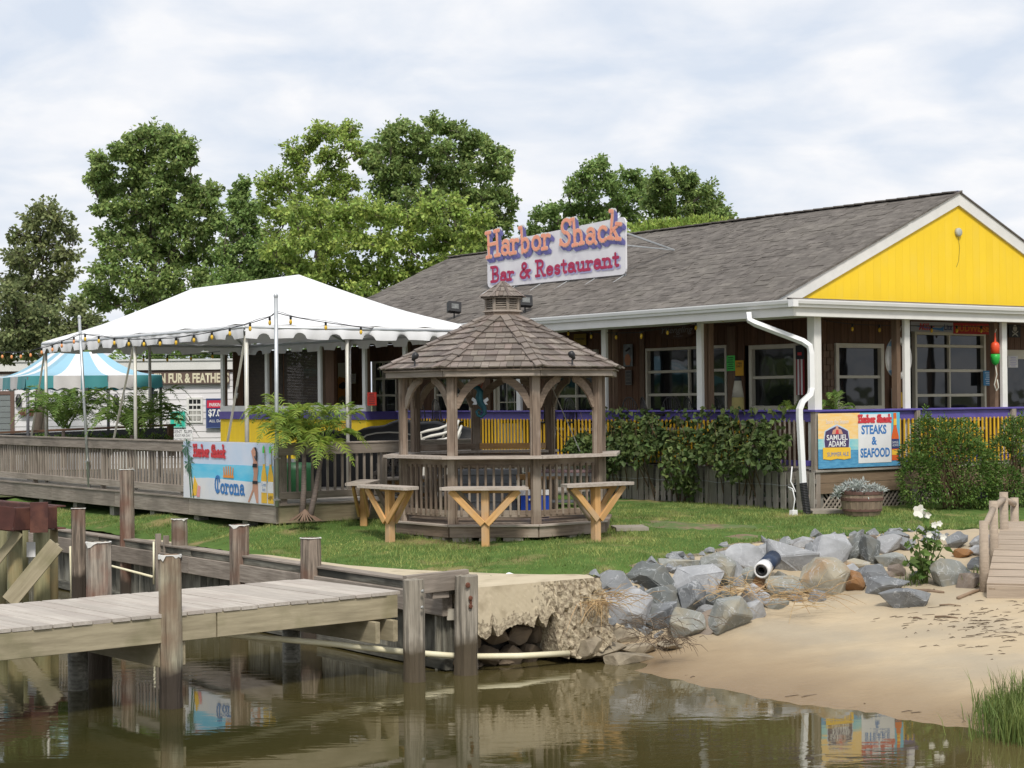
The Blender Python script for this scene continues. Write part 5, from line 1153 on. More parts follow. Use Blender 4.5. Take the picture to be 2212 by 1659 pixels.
# ------------------------------------------------------------------ steak banner on the front railing
FR_ = Fr(L(0, PY_-.20, 0), X2, -Y1)
x0, x1, z0, z1 = FR_.rect(1767, 888, 1944, 1010); z0, z1 = 2.13, 3.12
sb = thing('banner', 'sunset-print vinyl banner advertising steaks and seafood on the porch railing', 'banner', FR_.pt((x0+x1)/2, z0))
def su(s, t): return x0+(x1-x0)*s, z0+(z1-z0)*t
def sp_(n_, pts, d, mat): return FR_.poly(n_, [su(*p) for p in pts], d, mat, sb, .0015)
def stx(t_, a, b, c, d_, dd, mat, **k): return FR_.text('lettering', t_, su(a, 0)[0], su(b, 0)[0], su(0, c)[1], su(0, d_)[1], dd, mat, sb, **k)
sp_('sheet', [(0, 0), (1, 0), (1, 1), (0, 1)], 0, INK_T)
sp_('printed_sky', [(.0, .52), (.5, .52), (.5, 1), (0, 1)], .004, M('print_sunset', (.88, .52, .12), (.85, .66, .38), scale=3.5, stretch=(1, 1, 5), rnd=0))
sp_('printed_sea', [(.0, .0), (1, .0), (1, .30), (.5, .32), (0, .35)], .004, M('print_waves', (.05, .22, .42), (.12, .38, .60), scale=6, stretch=(1, 1, 6), rnd=0))
sp_('printed_sea', [(.0, .35), (.48, .32), (.48, .52), (0, .54)], .0045, M('print_lagoon', (.16, .52, .62), (.45, .68, .60), scale=3, stretch=(1, 1, 4), rnd=0))
stx('Savor the Season', .09, .36, .81, .89, .012, INK_W)
sp_('printed_badge', [(.07, .35), (.37, .35), (.375, .50), (.36, .68), (.30, .74), (.22, .80), (.14, .74), (.075, .68), (.06, .50)], .008, INK_S)
sp_('printed_badge', [(.08, .37), (.36, .37), (.365, .50), (.35, .67), (.29, .72), (.22, .77), (.15, .72), (.085, .67), (.07, .50)], .011, M('print_plum', (.075, .05, .13), rnd=0))
sp_('printed_figure', [(.16, .62), (.29, .62), (.27, .70), (.235, .72), (.235, .76), (.22, .775), (.205, .76), (.205, .72), (.17, .69)], .0135, INK_SK)
sp_('printed_figure', [(.20, .62), (.24, .62), (.235, .70), (.21, .70)], .016, INK_R)
stx('SAMUEL', .095, .345, .51, .61, .015, INK_W, bold=.02); stx('ADAMS', .115, .325, .39, .50, .015, INK_W, bold=.02)
sp_('printed_label', [(.05, .17), (.14, .15), (.22, .17), (.30, .15), (.38, .17), (.38, .37), (.05, .38)], .014, INK_Y)
stx('SUMMER ALE', .10, .355, .215, .29, .018, INK_B)
sp_('printed_panel', [(.477, .07), (.885, .07), (.885, .975), (.477, .975)], .009, INK_W)
stroke_mesh('lettering', FR_, 'Harbor Shack', *[su(.48, 0)[0], su(.88, 0)[0], su(0, .83)[1], su(0, .95)[1]], .042, .012, INK_R, sb, tilt=[2, -4, 3, 4, -3, 2, 0, -6, 4, -3, -5, -8])
stx('STEAKS', .515, .825, .60, .775, .013, INK_B, bold=.035); stx('&', .64, .705, .40, .555, .013, INK_B, bold=.035); stx('SEAFOOD', .50, .865, .17, .345, .013, INK_B, bold=.035)
bx = .935
sp_('printed_bottle', [(bx-.045, .10), (bx+.045, .10), (bx+.045, .55), (bx+.02, .72), (bx+.018, .99), (bx-.018, .99), (bx-.02, .72), (bx-.045, .55)], .009, M('print_amber', (.72, .14, .02), (.60, .09, .02), rnd=0))
sp_('printed_label', [(bx-.045, .32), (bx+.045, .32), (bx+.045, .50), (bx-.045, .50)], .012, INK_N); sp_('printed_label', [(bx-.045, .20), (bx+.045, .20), (bx+.045, .30), (bx-.045, .30)], .012, INK_Y)
sp_('printed_label', [(bx-.02, .76), (bx+.02, .76), (bx+.018, .88), (bx-.018, .88)], .012, INK_Y)
FR_.text('lettering', 'SAMUEL\nADAMS', su(bx-.04, 0)[0], su(bx+.04, 0)[0], su(0, .36)[1], su(0, .46)[1], .015, INK_W, sb)
# ------------------------------------------------------------------ small signs and posters
def lines(fr, rect, n, mat, par, d=.012, m=.12):
    a, b, c, e = rect; h = (e-c)/(n+1)
    r_ = random.Random(int(abs(a)*100)+n)
    for i in range(n):
        w_ = (b-a)*(1-2*m)*r_.uniform(.6, 1); xm_ = (a+b)/2; zc_ = e-h*(i+1)
        fr.box('printed_line', xm_-w_/2, xm_+w_/2, zc_-h*.16, zc_+h*.16, d, d+.002, mat, par)
def sign(fr, u0, v0, u1, v1, lab, mat, name='posted_sign', cat='sign', d=.06, text=None, tmat=None, nlines=0, border=None, th=.012, par=None, rect=None):
    r_ = rect or fr.rect(u0, v0, u1, v1); root = thing(name, lab, cat, fr.pt((r_[0]+r_[1])/2, r_[2], d))
    fr.box('panel', r_[0], r_[1], r_[2], r_[3], d-th, d, mat, root)
    w_, h_ = r_[1]-r_[0], r_[3]-r_[2]
    if border:
        bb = .05*min(w_, h_)+.005
        for a, b, c, e in ((r_[0], r_[0]+bb, r_[2], r_[3]), (r_[1]-bb, r_[1], r_[2], r_[3]), (r_[0]+bb, r_[1]-bb, r_[2], r_[2]+bb), (r_[0]+bb, r_[1]-bb, r_[3]-bb, r_[3])): fr.box('border', a, b, c, e, d, d+.006, border, root)
    if text:
        for (tx, a, b, c, e, bo) in text: fr.text('lettering', tx, r_[0]+w_*a, r_[0]+w_*b, r_[2]+h_*c, r_[2]+h_*e, d+.004, tmat, root, bold=bo)
    if nlines: lines(fr, r_, nlines, tmat, root, d+.003)
    return root, r_
FP = Fr(L(PX_-.14, 0, 0), -Y1, -X2); FI = FL; FIF = FF
sign(FI, *Z4(1428, 528), *Z4(1500, 660), 'lime green notice on the dark wall left of the orange notice', LIME, text=None, tmat=INK_K, nlines=6)
sign(FI, *Z4(1503, 570), *Z4(1573, 702), 'orange notice on the dark wall beside the lime green one', ORG, text=[('OPEN\nDAILY', .15, .85, .55, .88, .01)], tmat=INK_K, nlines=0)
sign(FP, *Z2(1188, 845), *Z2(1266, 960), 'red sheet of notices hanging from the porch post above the yellow bar wall', REDP, tmat=INK_K, nlines=6, d=.02)
sign(FB, *Z2(928, 1112), *Z2(1035, 1228), 'yellow hostess station sign in black frame on the yellow half wall', INK_Y, text=[('HOSTESS\nSTATION', .18, .82, .52, .85, .01), ('PLEASE WAIT\nTO BE SEATED', .2, .8, .18, .4, 0)], tmat=INK_K, border=INK_K, d=.02)
sign(FI, *Z4(108, 340), *Z4(214, 438), 'yellow tea poster high on the dark wall behind the light string', M('sign_mustard', (.34, .24, .04), rnd=0), text=[('TWISTED', .12, .88, .45, .62, .02)], tmat=INK_K)
# big script sign, oval
a, b, c, e = FI.rect(*Z4(835, 270), *Z4(1165, 385)); rr = thing('script_sign', 'oval dark wooden sign with carved script lettering high on the porch wall', 'sign', FI.pt((a+b)/2, c, .08))
FI.poly('board', [((a+b)/2+(b-a)/2*math.cos(k*math.pi/12)*(1-.1*(k % 2 == 0)), (c+e)/2+(e-c)/2*math.sin(k*math.pi/12)) for k in range(24)], .05, M('oval_sign', (.13, .075, .05), rnd=0), rr, .03)
FI.text('lettering', 'Yuengling', a+(b-a)*.12, b-(b-a)*.05, c+(e-c)*.30, c+(e-c)*.92, .09, M('sign_silver', (.30, .29, .28), rnd=0), rr, shear=.35, bold=.01)
FI.text('lettering', 'Lager', a+(b-a)*.45, b-(b-a)*.3, c+(e-c)*.12, c+(e-c)*.28, .09, M('sign_silver', (.30, .29, .28), rnd=0), rr)
# posters
def poster(fr, box_, lab, base, blobs, name='poster'):
    root, r_ = sign(fr, *box_, lab, base, name=name, cat='poster'); w_, h_ = r_[1]-r_[0], r_[3]-r_[2]
    for i, (pts, mt) in enumerate(blobs): fr.poly('printed_shape', [(r_[0]+w_*p[0], r_[2]+h_*p[1]) for p in pts], .065+.003*i, mt, root)
poster(FI, (*Z4(536, 430), *Z4(615, 622)), 'tall poster with orange figure under branches beside the grey plaque', M('poster_grey', (.28, .32, .33), (.12, .12, .12), scale=5, rnd=0), [([(.3, .05), (.7, .05), (.85, .3), (.7, .5), (.5, .58), (.25, .5), (.15, .3)], M('poster_orange', (.50, .22, .12), rnd=0)), ([(.2, .7), (.4, .66), (.85, .8), (.7, .86)], INK_K)])
sign(FI, *Z4(554, 655), *Z4(608, 782), 'small dark metal plaque with raised letters below the tall poster', M('plaque', (.10, .095, .09), rnd=0), text=[('BEER', .1, .9, .2, .8, .0)], tmat=M('plaque_rim', (.22, .2, .18), rnd=0), border=M('plaque_rim', (.22, .2, .18), rnd=0))
poster(FI, (*Z2(945, 590), *Z2(1030, 960)), 'tall orange and white door poster with fish logo on the wall behind the bar', INK_W, [([(.02, .02), (.98, .02), (.98, .62), (.1, .68), (.02, .62)], M('poster_tangerine', (.55, .22, .05), rnd=0)), ([(.1, .42), (.5, .38), (.95, .42), (.98, .5), (.6, .56), (.15, .5)], INK_K), ([(.05, .02), (.9, .02), (.9, .18), (.5, .24), (.1, .18)], M('poster_slate', (.2, .2, .18), rnd=0)), ([(.15, .06), (.5, .10), (.8, .08), (.5, .14)], INK_W)])
sign(FI, *Z2(1056, 685), *Z2(1097, 770), 'white paper sheet pinned to the wall right of the fish poster', INK_W, tmat=INK_L, nlines=5)
# front porch: beer banners, pirate sign, paper, blue notice
r_, q = sign(FIF, *Z5(1195, 240), *Z5(1560, 325), 'white beer banner with red script above the front roller window', M('banner_pale', (.42, .43, .47), (.34, .36, .42), scale=4, rnd=0), d=.12)
FIF.text('lettering', 'Miller', q[0]+(q[1]-q[0])*.18, q[0]+(q[1]-q[0])*.55, q[2]+(q[3]-q[2])*.15, q[3]-.03, .125, INK_R, r_, shear=.3, bold=.02); FIF.text('lettering', 'Lite', q[0]+(q[1]-q[0])*.78, q[0]+(q[1]-q[0])*.97, q[2]+.04, q[3]-.04, .125, INK_N, r_, bold=.02)
FIF.poly('printed_shape', [(q[0]+.02, q[2]+.12), (q[0]+1.0, q[2]+.02), (q[1]-.3, q[2]+.12), (q[0]+.9, q[2]+.08)], .123, INK_B, r_)
r_, q = sign(FIF, *Z5(1563, 252), *Z5(1930, 345), 'red banner with orange lettering at the top of the front porch wall', M('banner_red', (.42, .03, .03), rnd=0), d=.12, text=[('BUDWEISER', .04, .95, .22, .82, .03)], tmat=M('banner_gold', (.55, .20, .03), rnd=0))
r_, q = sign(FIF, *Z5(2055, 255), *Z5(2155, 372), 'black skull pennant sign above the front door', INK_K, d=.08)
cx_, cz_ = (q[0]+q[1])/2, (q[2]+q[3])/2; G_ = M('bone_print', (.45, .45, .42), rnd=0)
FIF.poly('printed_skull', [(cx_+.07*math.cos(k*math.pi/5), cz_+.05+.075*math.sin(k*math.pi/5)) for k in range(10)], .084, G_, r_)
for s_ in (1, -1): FIF.poly('printed_bone', [(cx_-.1*s_, cz_-.10), (cx_-.1*s_, cz_-.13), (cx_+.1*s_, cz_-.03), (cx_+.1*s_, cz_-.0)], .087+.003*s_, G_, r_)
sign(FIF, *Z5(2068, 530), *Z5(2152, 632), 'white paper notice taped to the front door glass', INK_W, tmat=INK_L, nlines=6, d=.02)
sign(FIF, *Z5(1828, 660), *Z5(1907, 788), 'blue notice on the post right of the roller window', BLUEP, tmat=INK_S, nlines=6, d=.10)
sign(FIF, *Z5(1052, 492), *Z5(1118, 622), 'lime green notice seen through the white life ring', LIME, tmat=INK_K, nlines=6, d=.05); sign(FIF, *Z5(1056, 622), *Z5(1110, 800), 'yellow notice below the green one behind the life ring', INK_Y, tmat=INK_K, nlines=5, d=.045)
r_, q = sign(FIF, *Z5(1036, 812), *Z5(1108, 975), 'pale beer sign with bottle partly hidden by the porch post', M('sign_pale', (.48, .46, .40), rnd=0), d=.10, text=[('Corona\nExtra', .1, .6, .5, .9, .0)], tmat=INK_N)
FIF.poly('printed_shape', [(q[0]+.24, q[2]), (q[0]+.32, q[2]), (q[0]+.31, q[3]-.08), (q[0]+.25, q[3]-.08)], .106, INK_Y, r_)
# flag beside the left window
a, b, c, e = FI.rect(*Z4(2040, 440), *Z4(2112, 868)); fl = thing('flag', 'red and white striped flag with dark canton hung vertically by the corner post', 'flag', FI.pt((a+b)/2, e, .1))
for i in range(5): FI.box('stripe', a+(b-a)*i/5, a+(b-a)*(i+1)/5, c, e-.62*(e-c)*.45, .09+.004*(i % 2), .1+.004*(i % 2), M('flag_red', (.30, .03, .04), rnd=0) if i % 2 == 0 else INK_W, fl)
FI.box('canton', a, b, e-(e-c)*.28, e, .09, .106, INK_K, fl)
FI.box('canton_print', a+.06, b-.06, e-(e-c)*.2, e-(e-c)*.14, .107, .11, INK_R, fl)
# lamp tube
tl = thing('torch_lamp', 'tall white and yellow tapering column lamp against the porch wall', 'lamp', PY(*Z4(1508, 985), 34.9)); tb = PY(*Z4(1508, 985), 34.9); tp = PY(*Z4(1508, 745), 34.9)
MB().tube([tb-Z*.2, tb.lerp(tp, .4)], [.13, .12], 12).build('shade', M('lamp_yellow', (.50, .42, .16), rnd=0), tl, True); MB().tube([tb.lerp(tp, .4), tp], [.12, .07], 12).build('shade', M('lamp_white', (.55, .52, .42), rnd=0), tl, True); MB().tube([tp, tp+Z*.08], [.075, .06], 10).build('cap', BLACK, tl)
# ------------------------------------------------------------------ bar-height spindle-back chairs on the porch
def hoop_chair(p, rz, lab, first=[None]):
    root = thing('porch_chair', lab, 'chair', p, rz, 'black hoop-back bar chairs on the porch'); Mx = WMAT[root.name]
    if first[0] is None:
        lst = []
        def mm_(n, mb): lst.append((n, mk(n, mb.v, mb.f, BLKW, True)))
        mm_('seat', MB().lathe((0, 0, .76), [(.20, 0), (.22, .02), (.21, .04)], 14, (Vector((1,0,0)), Vector((0,1,0)), Z)))
        hp = [Vector((.20*math.cos(R(a)), .18+.05*max(0, math.sin(R(a))), .80+.50*max(0, math.sin(R(a)))**.75)) for a in range(0, 181, 15)]
        mm_('back_hoop', MB().tube(hp, .014, 6))
        for i in range(6):
            x = -.125+.05*i; zt = .80+.50*(1-(x/.20)**2)**.5*.97; mm_('spindle', MB().tube([Vector((x*.8, .18, .79)), Vector((x, .225, zt))], .007, 5))
        for sx in (-1, 1):
            for sy in (-1, 1): mm_('leg', MB().tube([Vector((.13*sx, .13*sy, .77)), Vector((.2*sx, .2*sy, 0))], [.017, .013], 6))
        mm_('foot_ring', MB().tube([Vector((.175*sx, .175*sy, .25)) for sx, sy in ((-1, -1), (1, -1), (1, 1), (-1, 1), (-1, -1))], .01, 5))
        first[0] = lst
    for n, me in first[0]: link(n, me, Mx, root)
chs = [(1371, 36.0, 'right of the brown post, in front of the poster'), (1411, 35.5, 'at the left edge of the roller window'), (1457, 35.2, 'in the middle of the roller window left of the white post'), (1482, 36.0, 'seen from behind between two others by the white post'), (1506, 34.8, 'partly behind the white post'), (1556, 34.6, 'right of the white post under the roller window'),
       (915, 42.0, 'farthest left, seen between the gazebo posts'), (994, 40.8, 'left of the seahorse ornament'), (1172, 38.3, 'right of the glazed door'), (1203, 38.0, 'next to the gazebo post by the striped reflection'), (1246, 37.5, 'just left of the right gazebo post'), (958, 41.4, 'half hidden between gazebo posts under the window')]
for i, (u, y_, l) in enumerate(chs):
    p = PY(u, 900, y_); p.z = DK+.05
    hoop_chair(p, TH+R(90)+R(random.Random(i).uniform(-30, 30)), 'black hoop-back chair '+l)
# table tops on the porch
for i, (u, y_, l) in enumerate(((1436, 35.4, 'small dark porch table between the chairs at the roller window'), (1190, 38.6, 'small dark porch table right of the glazed door'), (1530, 34.9, 'small dark porch table by the white post'))):
    p = PY(u, 900, y_); t_ = thing('porch_table', l, 'table', (p.x, p.y, DK), TH); ax = tuple(WMAT[t_.name].col[k].xyz for k in range(3))
    obox('table_top', Vector((p.x, p.y, DK+1.0)), ax, (.7, .7, .04), BLKW, t_); MB().tube([(p.x, p.y, DK), (p.x, p.y, DK+.98)], .04, 8).build('pedestal', BLKW, t_); obox('foot', Vector((p.x, p.y, DK+.02)), ax, (.5, .5, .03), BLKW, t_)
# ------------------------------------------------------------------ life ring and fishing float
lr = thing('life_ring', 'white life ring with blue bands hanging on the front porch post', 'life ring', PY(1942, 775, 33.3)); lc = PY(1941, 774, 33.62)
ud = Vector((math.cos(R(-44)), -math.sin(R(-44)), 0)).normalized(); ud = Vector((.72, .69, 0)); lrx = (ud, Z, ud.cross(Z))
LRW = M('ring_white', (.72, .70, .66), rnd=0, rough=.5); LRB = M('ring_blue', (.22, .38, .55), rnd=0)
ringp = [lc+(ud*math.cos(R(a))+Z*math.sin(R(a)))*.345 for a in range(0, 361, 12)]
MB().tube(ringp, .062, 10, cap=False).build('ring', LRW, lr, True)
for a0_ in (45, 135, 225, 315):
    MB().tube([lc+(ud*math.cos(R(a0_+k))+Z*math.sin(R(a0_+k)))*.345 for k in (-10, -5, 0, 5, 10)], .066, 10).build('band', LRB, lr, True)
MB().tube([lc+(ud*math.cos(R(a))+Z*math.sin(R(a)))*(.42+.02*math.sin(R(a*4))) for a in range(-60, 241, 10)], .008, 5).build('rope', ROPE, lr)
MB().tube([lc+Z*.36, lc+Z*.62+ud*.1], .006, 4).build('hanging_cord', ROPE, lr)
MB().tube([lc+ud*-.1-Z*.36, lc+ud*-.14-Z*.5, lc+ud*-.2-Z*.56], .012, 5).build('tassel', LRB, lr)
fb = thing('fishing_float', 'red and green fishing float hanging on a cord by the right porch post', 'float', PY(*Z5(1962, 330), 34.6)); fc = PY(*Z5(1962, 515), 34.6)
MB().lathe(fc, [(.04, .0), (.085, .02), (.09, .16), (.075, .21), (.04, .24)], 14).build('float_body', M('float_red', (.78, .09, .03), rnd=0, rough=.4), fb, True)
MB().lathe(fc, [(.02, -.22), (.065, -.18), (.092, -.08), (.09, -.001), (.04, -.0005)], 14).build('float_body', M('float_green', (.03, .42, .06), rnd=0, rough=.4), fb, True)
MB().tube([fc+Z*.23, fc+Z*.42], [.022, .015], 8).build('spindle', M('float_red', (.78, .09, .03)), fb); MB().tube([fc+Z*.42, PY(*Z5(1972, 300), 34.6)], .006, 4).build('cord', ROPE, fb)
MB().tube([fc-Z*.22, fc-Z*.40+X2*.04, fc-Z*.6-X2*.04, fc-Z*.72+X2*.02, fc-Z*.66+X2*.09, fc-Z*.5+X2*.05], .012, 5).build('rope_tail', ROPE, fb, True)
# white stack of plastic armchairs and the covered grill on the tent deck
WPL = M('white_plastic', (.66, .64, .58), rnd=.02, rough=.45)
cbp = PY(950, 956, 33.2)
for i in range(4):
    o_ = Vector((-.055*i, .02*i, .10*i)); p = Vector((cbp.x+.05, cbp.y, 2.35))+o_; root = thing('plastic_chair', ['lowest', 'second lowest', 'second highest', 'topmost'][i]+' white plastic armchair of the nested stack behind the gazebo', 'chair', (p.x, p.y, DF), 0, 'stack of white plastic armchairs')
    s0, b_ = Vector((1, .0, 0)), Vector((0, 1, 0))
    # the chair faces left; s0 points to its back
    back = MB()
    for k in range(5):
        yy = -.2+.1*k; back.tube([p+b_*yy+s0*.16+Z*.02, p+b_*yy*1.02+s0*.27+Z*.30, p+b_*yy*.95+s0*.34+Z*(.52-.08*abs(yy)*3)], [.024, .018, .022], 6)
    back.tube([p+b_*(-.24)+s0*.22+Z*.2, p+b_*(-.22)+s0*.33+Z*.50, p+s0*.36+Z*.58, p+b_*(.22)+s0*.33+Z*.50, p+b_*(.24)+s0*.22+Z*.2], .026, 7); back.build('backrest', WPL, root, True)
    obox('seat', p+Z*.0, (s0, b_, Z), (.42, .42, .03), WPL, root)
    for sy in (-1, 1):
        MB().tube([p+b_*.27*sy+s0*.26+Z*.30, p+b_*.28*sy+s0*.1+Z*.24, p+b_*.28*sy-s0*.12+Z*.20, p+b_*.26*sy-s0*.26+Z*.16, p+b_*.25*sy-s0*.25-Z*.05], .026, 7).build('armrest', WPL, root, True)
        for sx in (-1, 1): MB().tube([p+b_*.22*sy+s0*.2*sx, p+b_*.25*sy+s0*.25*sx-Z*(.62)], [.028, .02], 6).build('leg', WPL, root)
gr = thing('covered_grill', 'large grill wrapped in a black cover on the tent deck', 'grill', PY(845, 955, 36)); CV = M('black_cover', (.012, .012, .013), rough=.6, bump=.3)
mb = MB(); nU = 26; top = [(-1.95, .0), (-1.9, .62), (-1.4, .66), (-.9, .60), (-.4, .72), (.0, .84), (.4, .86), (.9, .80), (1.4, .72), (1.75, .55), (1.85, 0)]; cc_ = PY(850, 955, 35.6)
xs_ = [-1.9+3.75*i/nU for i in range(nU+1)]; vs = []; fs = []
for i, x in enumerate(xs_):
    zt = np.interp(x, [t_[0] for t_ in top], [t_[1] for t_ in top])*.95+.03*math.sin(x*9)
    for j, (yy, f_) in enumerate(((-.45, 0), (-.47, .5), (-.40, .93), (0, 1.0), (.40, .93), (.45, 0))): vs.append(Vector((cc_.x+x, cc_.y+yy+.03*math.sin(x*14+j), DF+zt*f_+(.50 if f_ > .4 else 0))))
for i in range(nU):
    for j in range(5): fs.append((i*6+j, (i+1)*6+j, (i+1)*6+j+1, i*6+j+1))
mb.add(vs, fs).build('cover', CV, gr, True); MB().tube([Vector((cc_.x+x, cc_.y-.6, DF+.98+.10*math.sqrt(max(0, 1-((x+.05)/.5)**2)))) for x in (-.55, -.5, -.3, -.05, .2, .4, .45)], .015, 6).build('handle', STEEL, gr)
# stacked dark loungers behind the deck railing
DKP = M('dark_resin', (.03, .025, .022), rough=.5); STRP = M('strap_grey', (.45, .45, .42), rough=.6)
for i in range(6):
    u = 818+i*17; p = PY(u, 1040, 31.6); root = thing('deck_lounger', 'dark lounger with pale straps, %s of the row stacked upright behind the deck railing' % ['first', 'second', 'third', 'fourth', 'fifth', 'last'][i], 'lounger', (p.x, p.y, DF), 0, 'stacked dark loungers')
    for s_ in (-.18, .18):
        beam('frame_rail', Vector((p.x-.16+.0, p.y+s_, DF+.05)), Vector((p.x+.16, p.y+s_, DF+.92)), .05, .05, DKP, root)
    for k in range(6):
        f_ = k/6+.08; q = Vector((p.x-.16+.32*f_, p.y, DF+.05+.87*f_)); obox('strap', q-Vector((0, .02, 0)), (Vector((1, 0, .0)), Vector((0, 1, 0)), Z), (.11, .40, .05), STRP if k > 3 else DKP, root)
tr = thing('plant_pot', 'green plastic barrel behind the deck railing near the palm trunks', 'barrel', PY(640, 1050, 31)); tp_ = PY(640, 1050, 31)
MB().lathe((tp_.x, tp_.y, DF), [(.26, 0), (.30, .1), (.31, .5), (.29, .62), (.2, .63)], 16).build('body', M('barrel_green', (.02, .09, .035), rnd=0, rough=.45), tr, True)
# ------------------------------------------------------------------ picket fence below the porch
pf = thing('picket_fence', 'short grey picket skirt fence of uneven boards under the vine', 'fence', L(PX_-.25, 9, 1.3)); y = PY_-.22; r_ = random.Random(4)
i = 0
while y < 15.6:
    w_ = r_.choice((.10, .14, .14, .19, .22)); g = tz(PX_-.25, y); zt = 2.08+r_.uniform(-.05, .06); ln_ = r_.uniform(-.02, .02)
    beam('picket', L(PX_-.25+r_.uniform(-.01, .01), y+w_/2, g-.05), L(PX_-.25, y+w_/2+ln_, zt), w_, .022, FENCEW, pf, side=Y1); y += w_+r_.uniform(.015, .075)
lbox('fence_rail', (PX_-.22, PX_-.18), (PY_-.2, 15.6), (1.50, 1.58), FENCEW, pf); lbox('fence_rail', (PX_-.22, PX_-.18), (PY_-.2, 15.6), (1.86, 1.94), FENCEW, pf)
wire = [L(PX_-.275, PY_+.2+k*.35, 1.85-.045*abs(math.sin(k*1.3))) for k in range(30)]; MB().tube(wire, .006, 4).build('wire', METAL, pf)
cd = tag(MB().tube([PY(1711, 996+12, 30.95), PY(1708, 1040, 30.9), PY(1713, 1050, 30.85), PY(1719, 1062, 30.8), PY(1707, 1058, 30.85), PY(1703, 1052, 30.85), PY(1712, 1056, 30.8), PY(1717, 1078, 30.8), PY(1713, 1105, 30.75)], .011, 6).build('extension_cord', INK_W, None, True, o=PY(1713, 1105, 30.75)), 'white extension cord looping down the end of the picket fence', 'cord')
obox('outlet_box', PY(1714, 1108, 30.75), (X2, Y1, Z), (.12, .08, .10), INK_W, cd)
# ------------------------------------------------------------------ leaf helpers
def leaf_mat(name, a, b, rnd=.3, tr=.25, isl=.5): return M(name, a, b, scale=1.6, rnd=rnd, rough=.55, trans=tr, island=isl, detail=2, spec=.25)
def leaves_mesh(name, pos, size, mat, rng, up=None, aspect=.55, droop=.3, fold=False, dirs=None):
    n = len(pos); pos = np.asarray(pos); size = np.asarray(size)*np.ones(n)
    d = rng.normal(size=(n, 3)) if dirs is None else dirs+rng.normal(size=(n, 3))*.35
    d[:, 2] -= droop; d /= np.linalg.norm(d, axis=1)[:, None]
    nn = rng.normal(size=(n, 3)); nn[:, 2] += .8; sde = np.cross(d, nn); sde /= np.linalg.norm(sde, axis=1)[:, None]+1e-9
    nrm_ = np.cross(sde, d)
    l = size[:, None]; w_ = l*aspect
    if fold:
        tip = pos+d*l; mid = pos+d*l*.42; L_ = mid+sde*w_*.5+nrm_*l*.10; R__ = mid-sde*w_*.5+nrm_*l*.10; st = mid-nrm_*l*.0
        vs = np.stack([pos, L_, tip, R__], 1).reshape(-1, 3); base = np.arange(n)*4
        fs = np.concatenate([np.stack([base, base+1, base+2], 1), np.stack([base, base+2, base+3], 1)]).tolist()
    else:
        mid = pos+d*l*.5; vs = np.stack([pos, mid+sde*w_*.5, pos+d*l, mid-sde*w_*.5], 1).reshape(-1, 3); base = np.arange(n)*4; fs = np.stack([base, base+1, base+2, base+3], 1).tolist()
    me = bpy.data.meshes.new(name); me.from_pydata(vs.tolist(), [], fs); me.materials.append(mat); me.update(); return me
def local(me, Mx):
    me.transform(Mx.inverted()); return me
# vine
VN = leaf_mat('vine_leaf', (.115, .165, .05), (.055, .09, .03), .45); rng = np.random.RandomState(11)
vn = thing('vine', 'dense dark green vine spilling over the porch railing and picket fence', 'vine', L(PX_-.3, 8, 1.4))
pos = []; 
for _ in range(4300):
    y = rng.uniform(PY_+.25, PY_+6.6); s_ = (y-PY_-.25)/6.35
    top_ = 2.93+.12*math.sin(y*2.3)+.08*math.sin(y*6.1); lo_ = 2.16+.20*math.sin(y*1.7+1)+.12*math.sin(y*5)
    if 2.6 < y-PY_ < 3.5: lo_ = 1.45+.5*abs(y-PY_-3.0)
    if s_ > .8: top_ -= .5*(s_-.8)*3; 
    t = rng.beta(1.2, 1.0); z = lo_+(top_-lo_)*t; dpt = .28+.30*math.sin(min(1, max(0, (z-1.5)/1.3))*math.pi)*rng.uniform(.3, 1.1)
    q = L(PX_-.12-dpt, y, z); pos.append(q[:])
for _ in range(260):
    y = rng.uniform(PY_+.4, PY_+6); pos.append(L(PX_-.2-rng.uniform(0, .2), y, rng.uniform(2.9, 3.25)*1.0)[:])
me = leaves_mesh('foliage', pos, rng.uniform(.08, .16, len(pos)), VN, rng, aspect=.72, droop=.9, fold=True); link('foliage', local(me, WMAT[vn.name]), WMAT[vn.name], vn)
TWIG = M('twig', (.14, .09, .05), (.08, .055, .03), rnd=.1)
mb = MB()
for _ in range(26):
    y = PY_+.5+6*rng.rand(); a = L(PX_-.25, y, 1.45+.3*rng.rand()); mb.tube([a, a+Y1*.2*rng.randn()-X2*.2+Z*.7, a+Y1*.4*rng.randn()-X2*.25+Z*1.4], [.012, .009, .004], 5)
for _ in range(5): a = L(PX_-.3, PY_+3.3+.1*rng.randn(), 1.35); mb.tube([a, a+Z*.5+Y1*.1*rng.randn(), a+Z*.9+Y1*.3*rng.randn()], [.02, .014, .006], 6)
mb.build('stems', TWIG, vn)
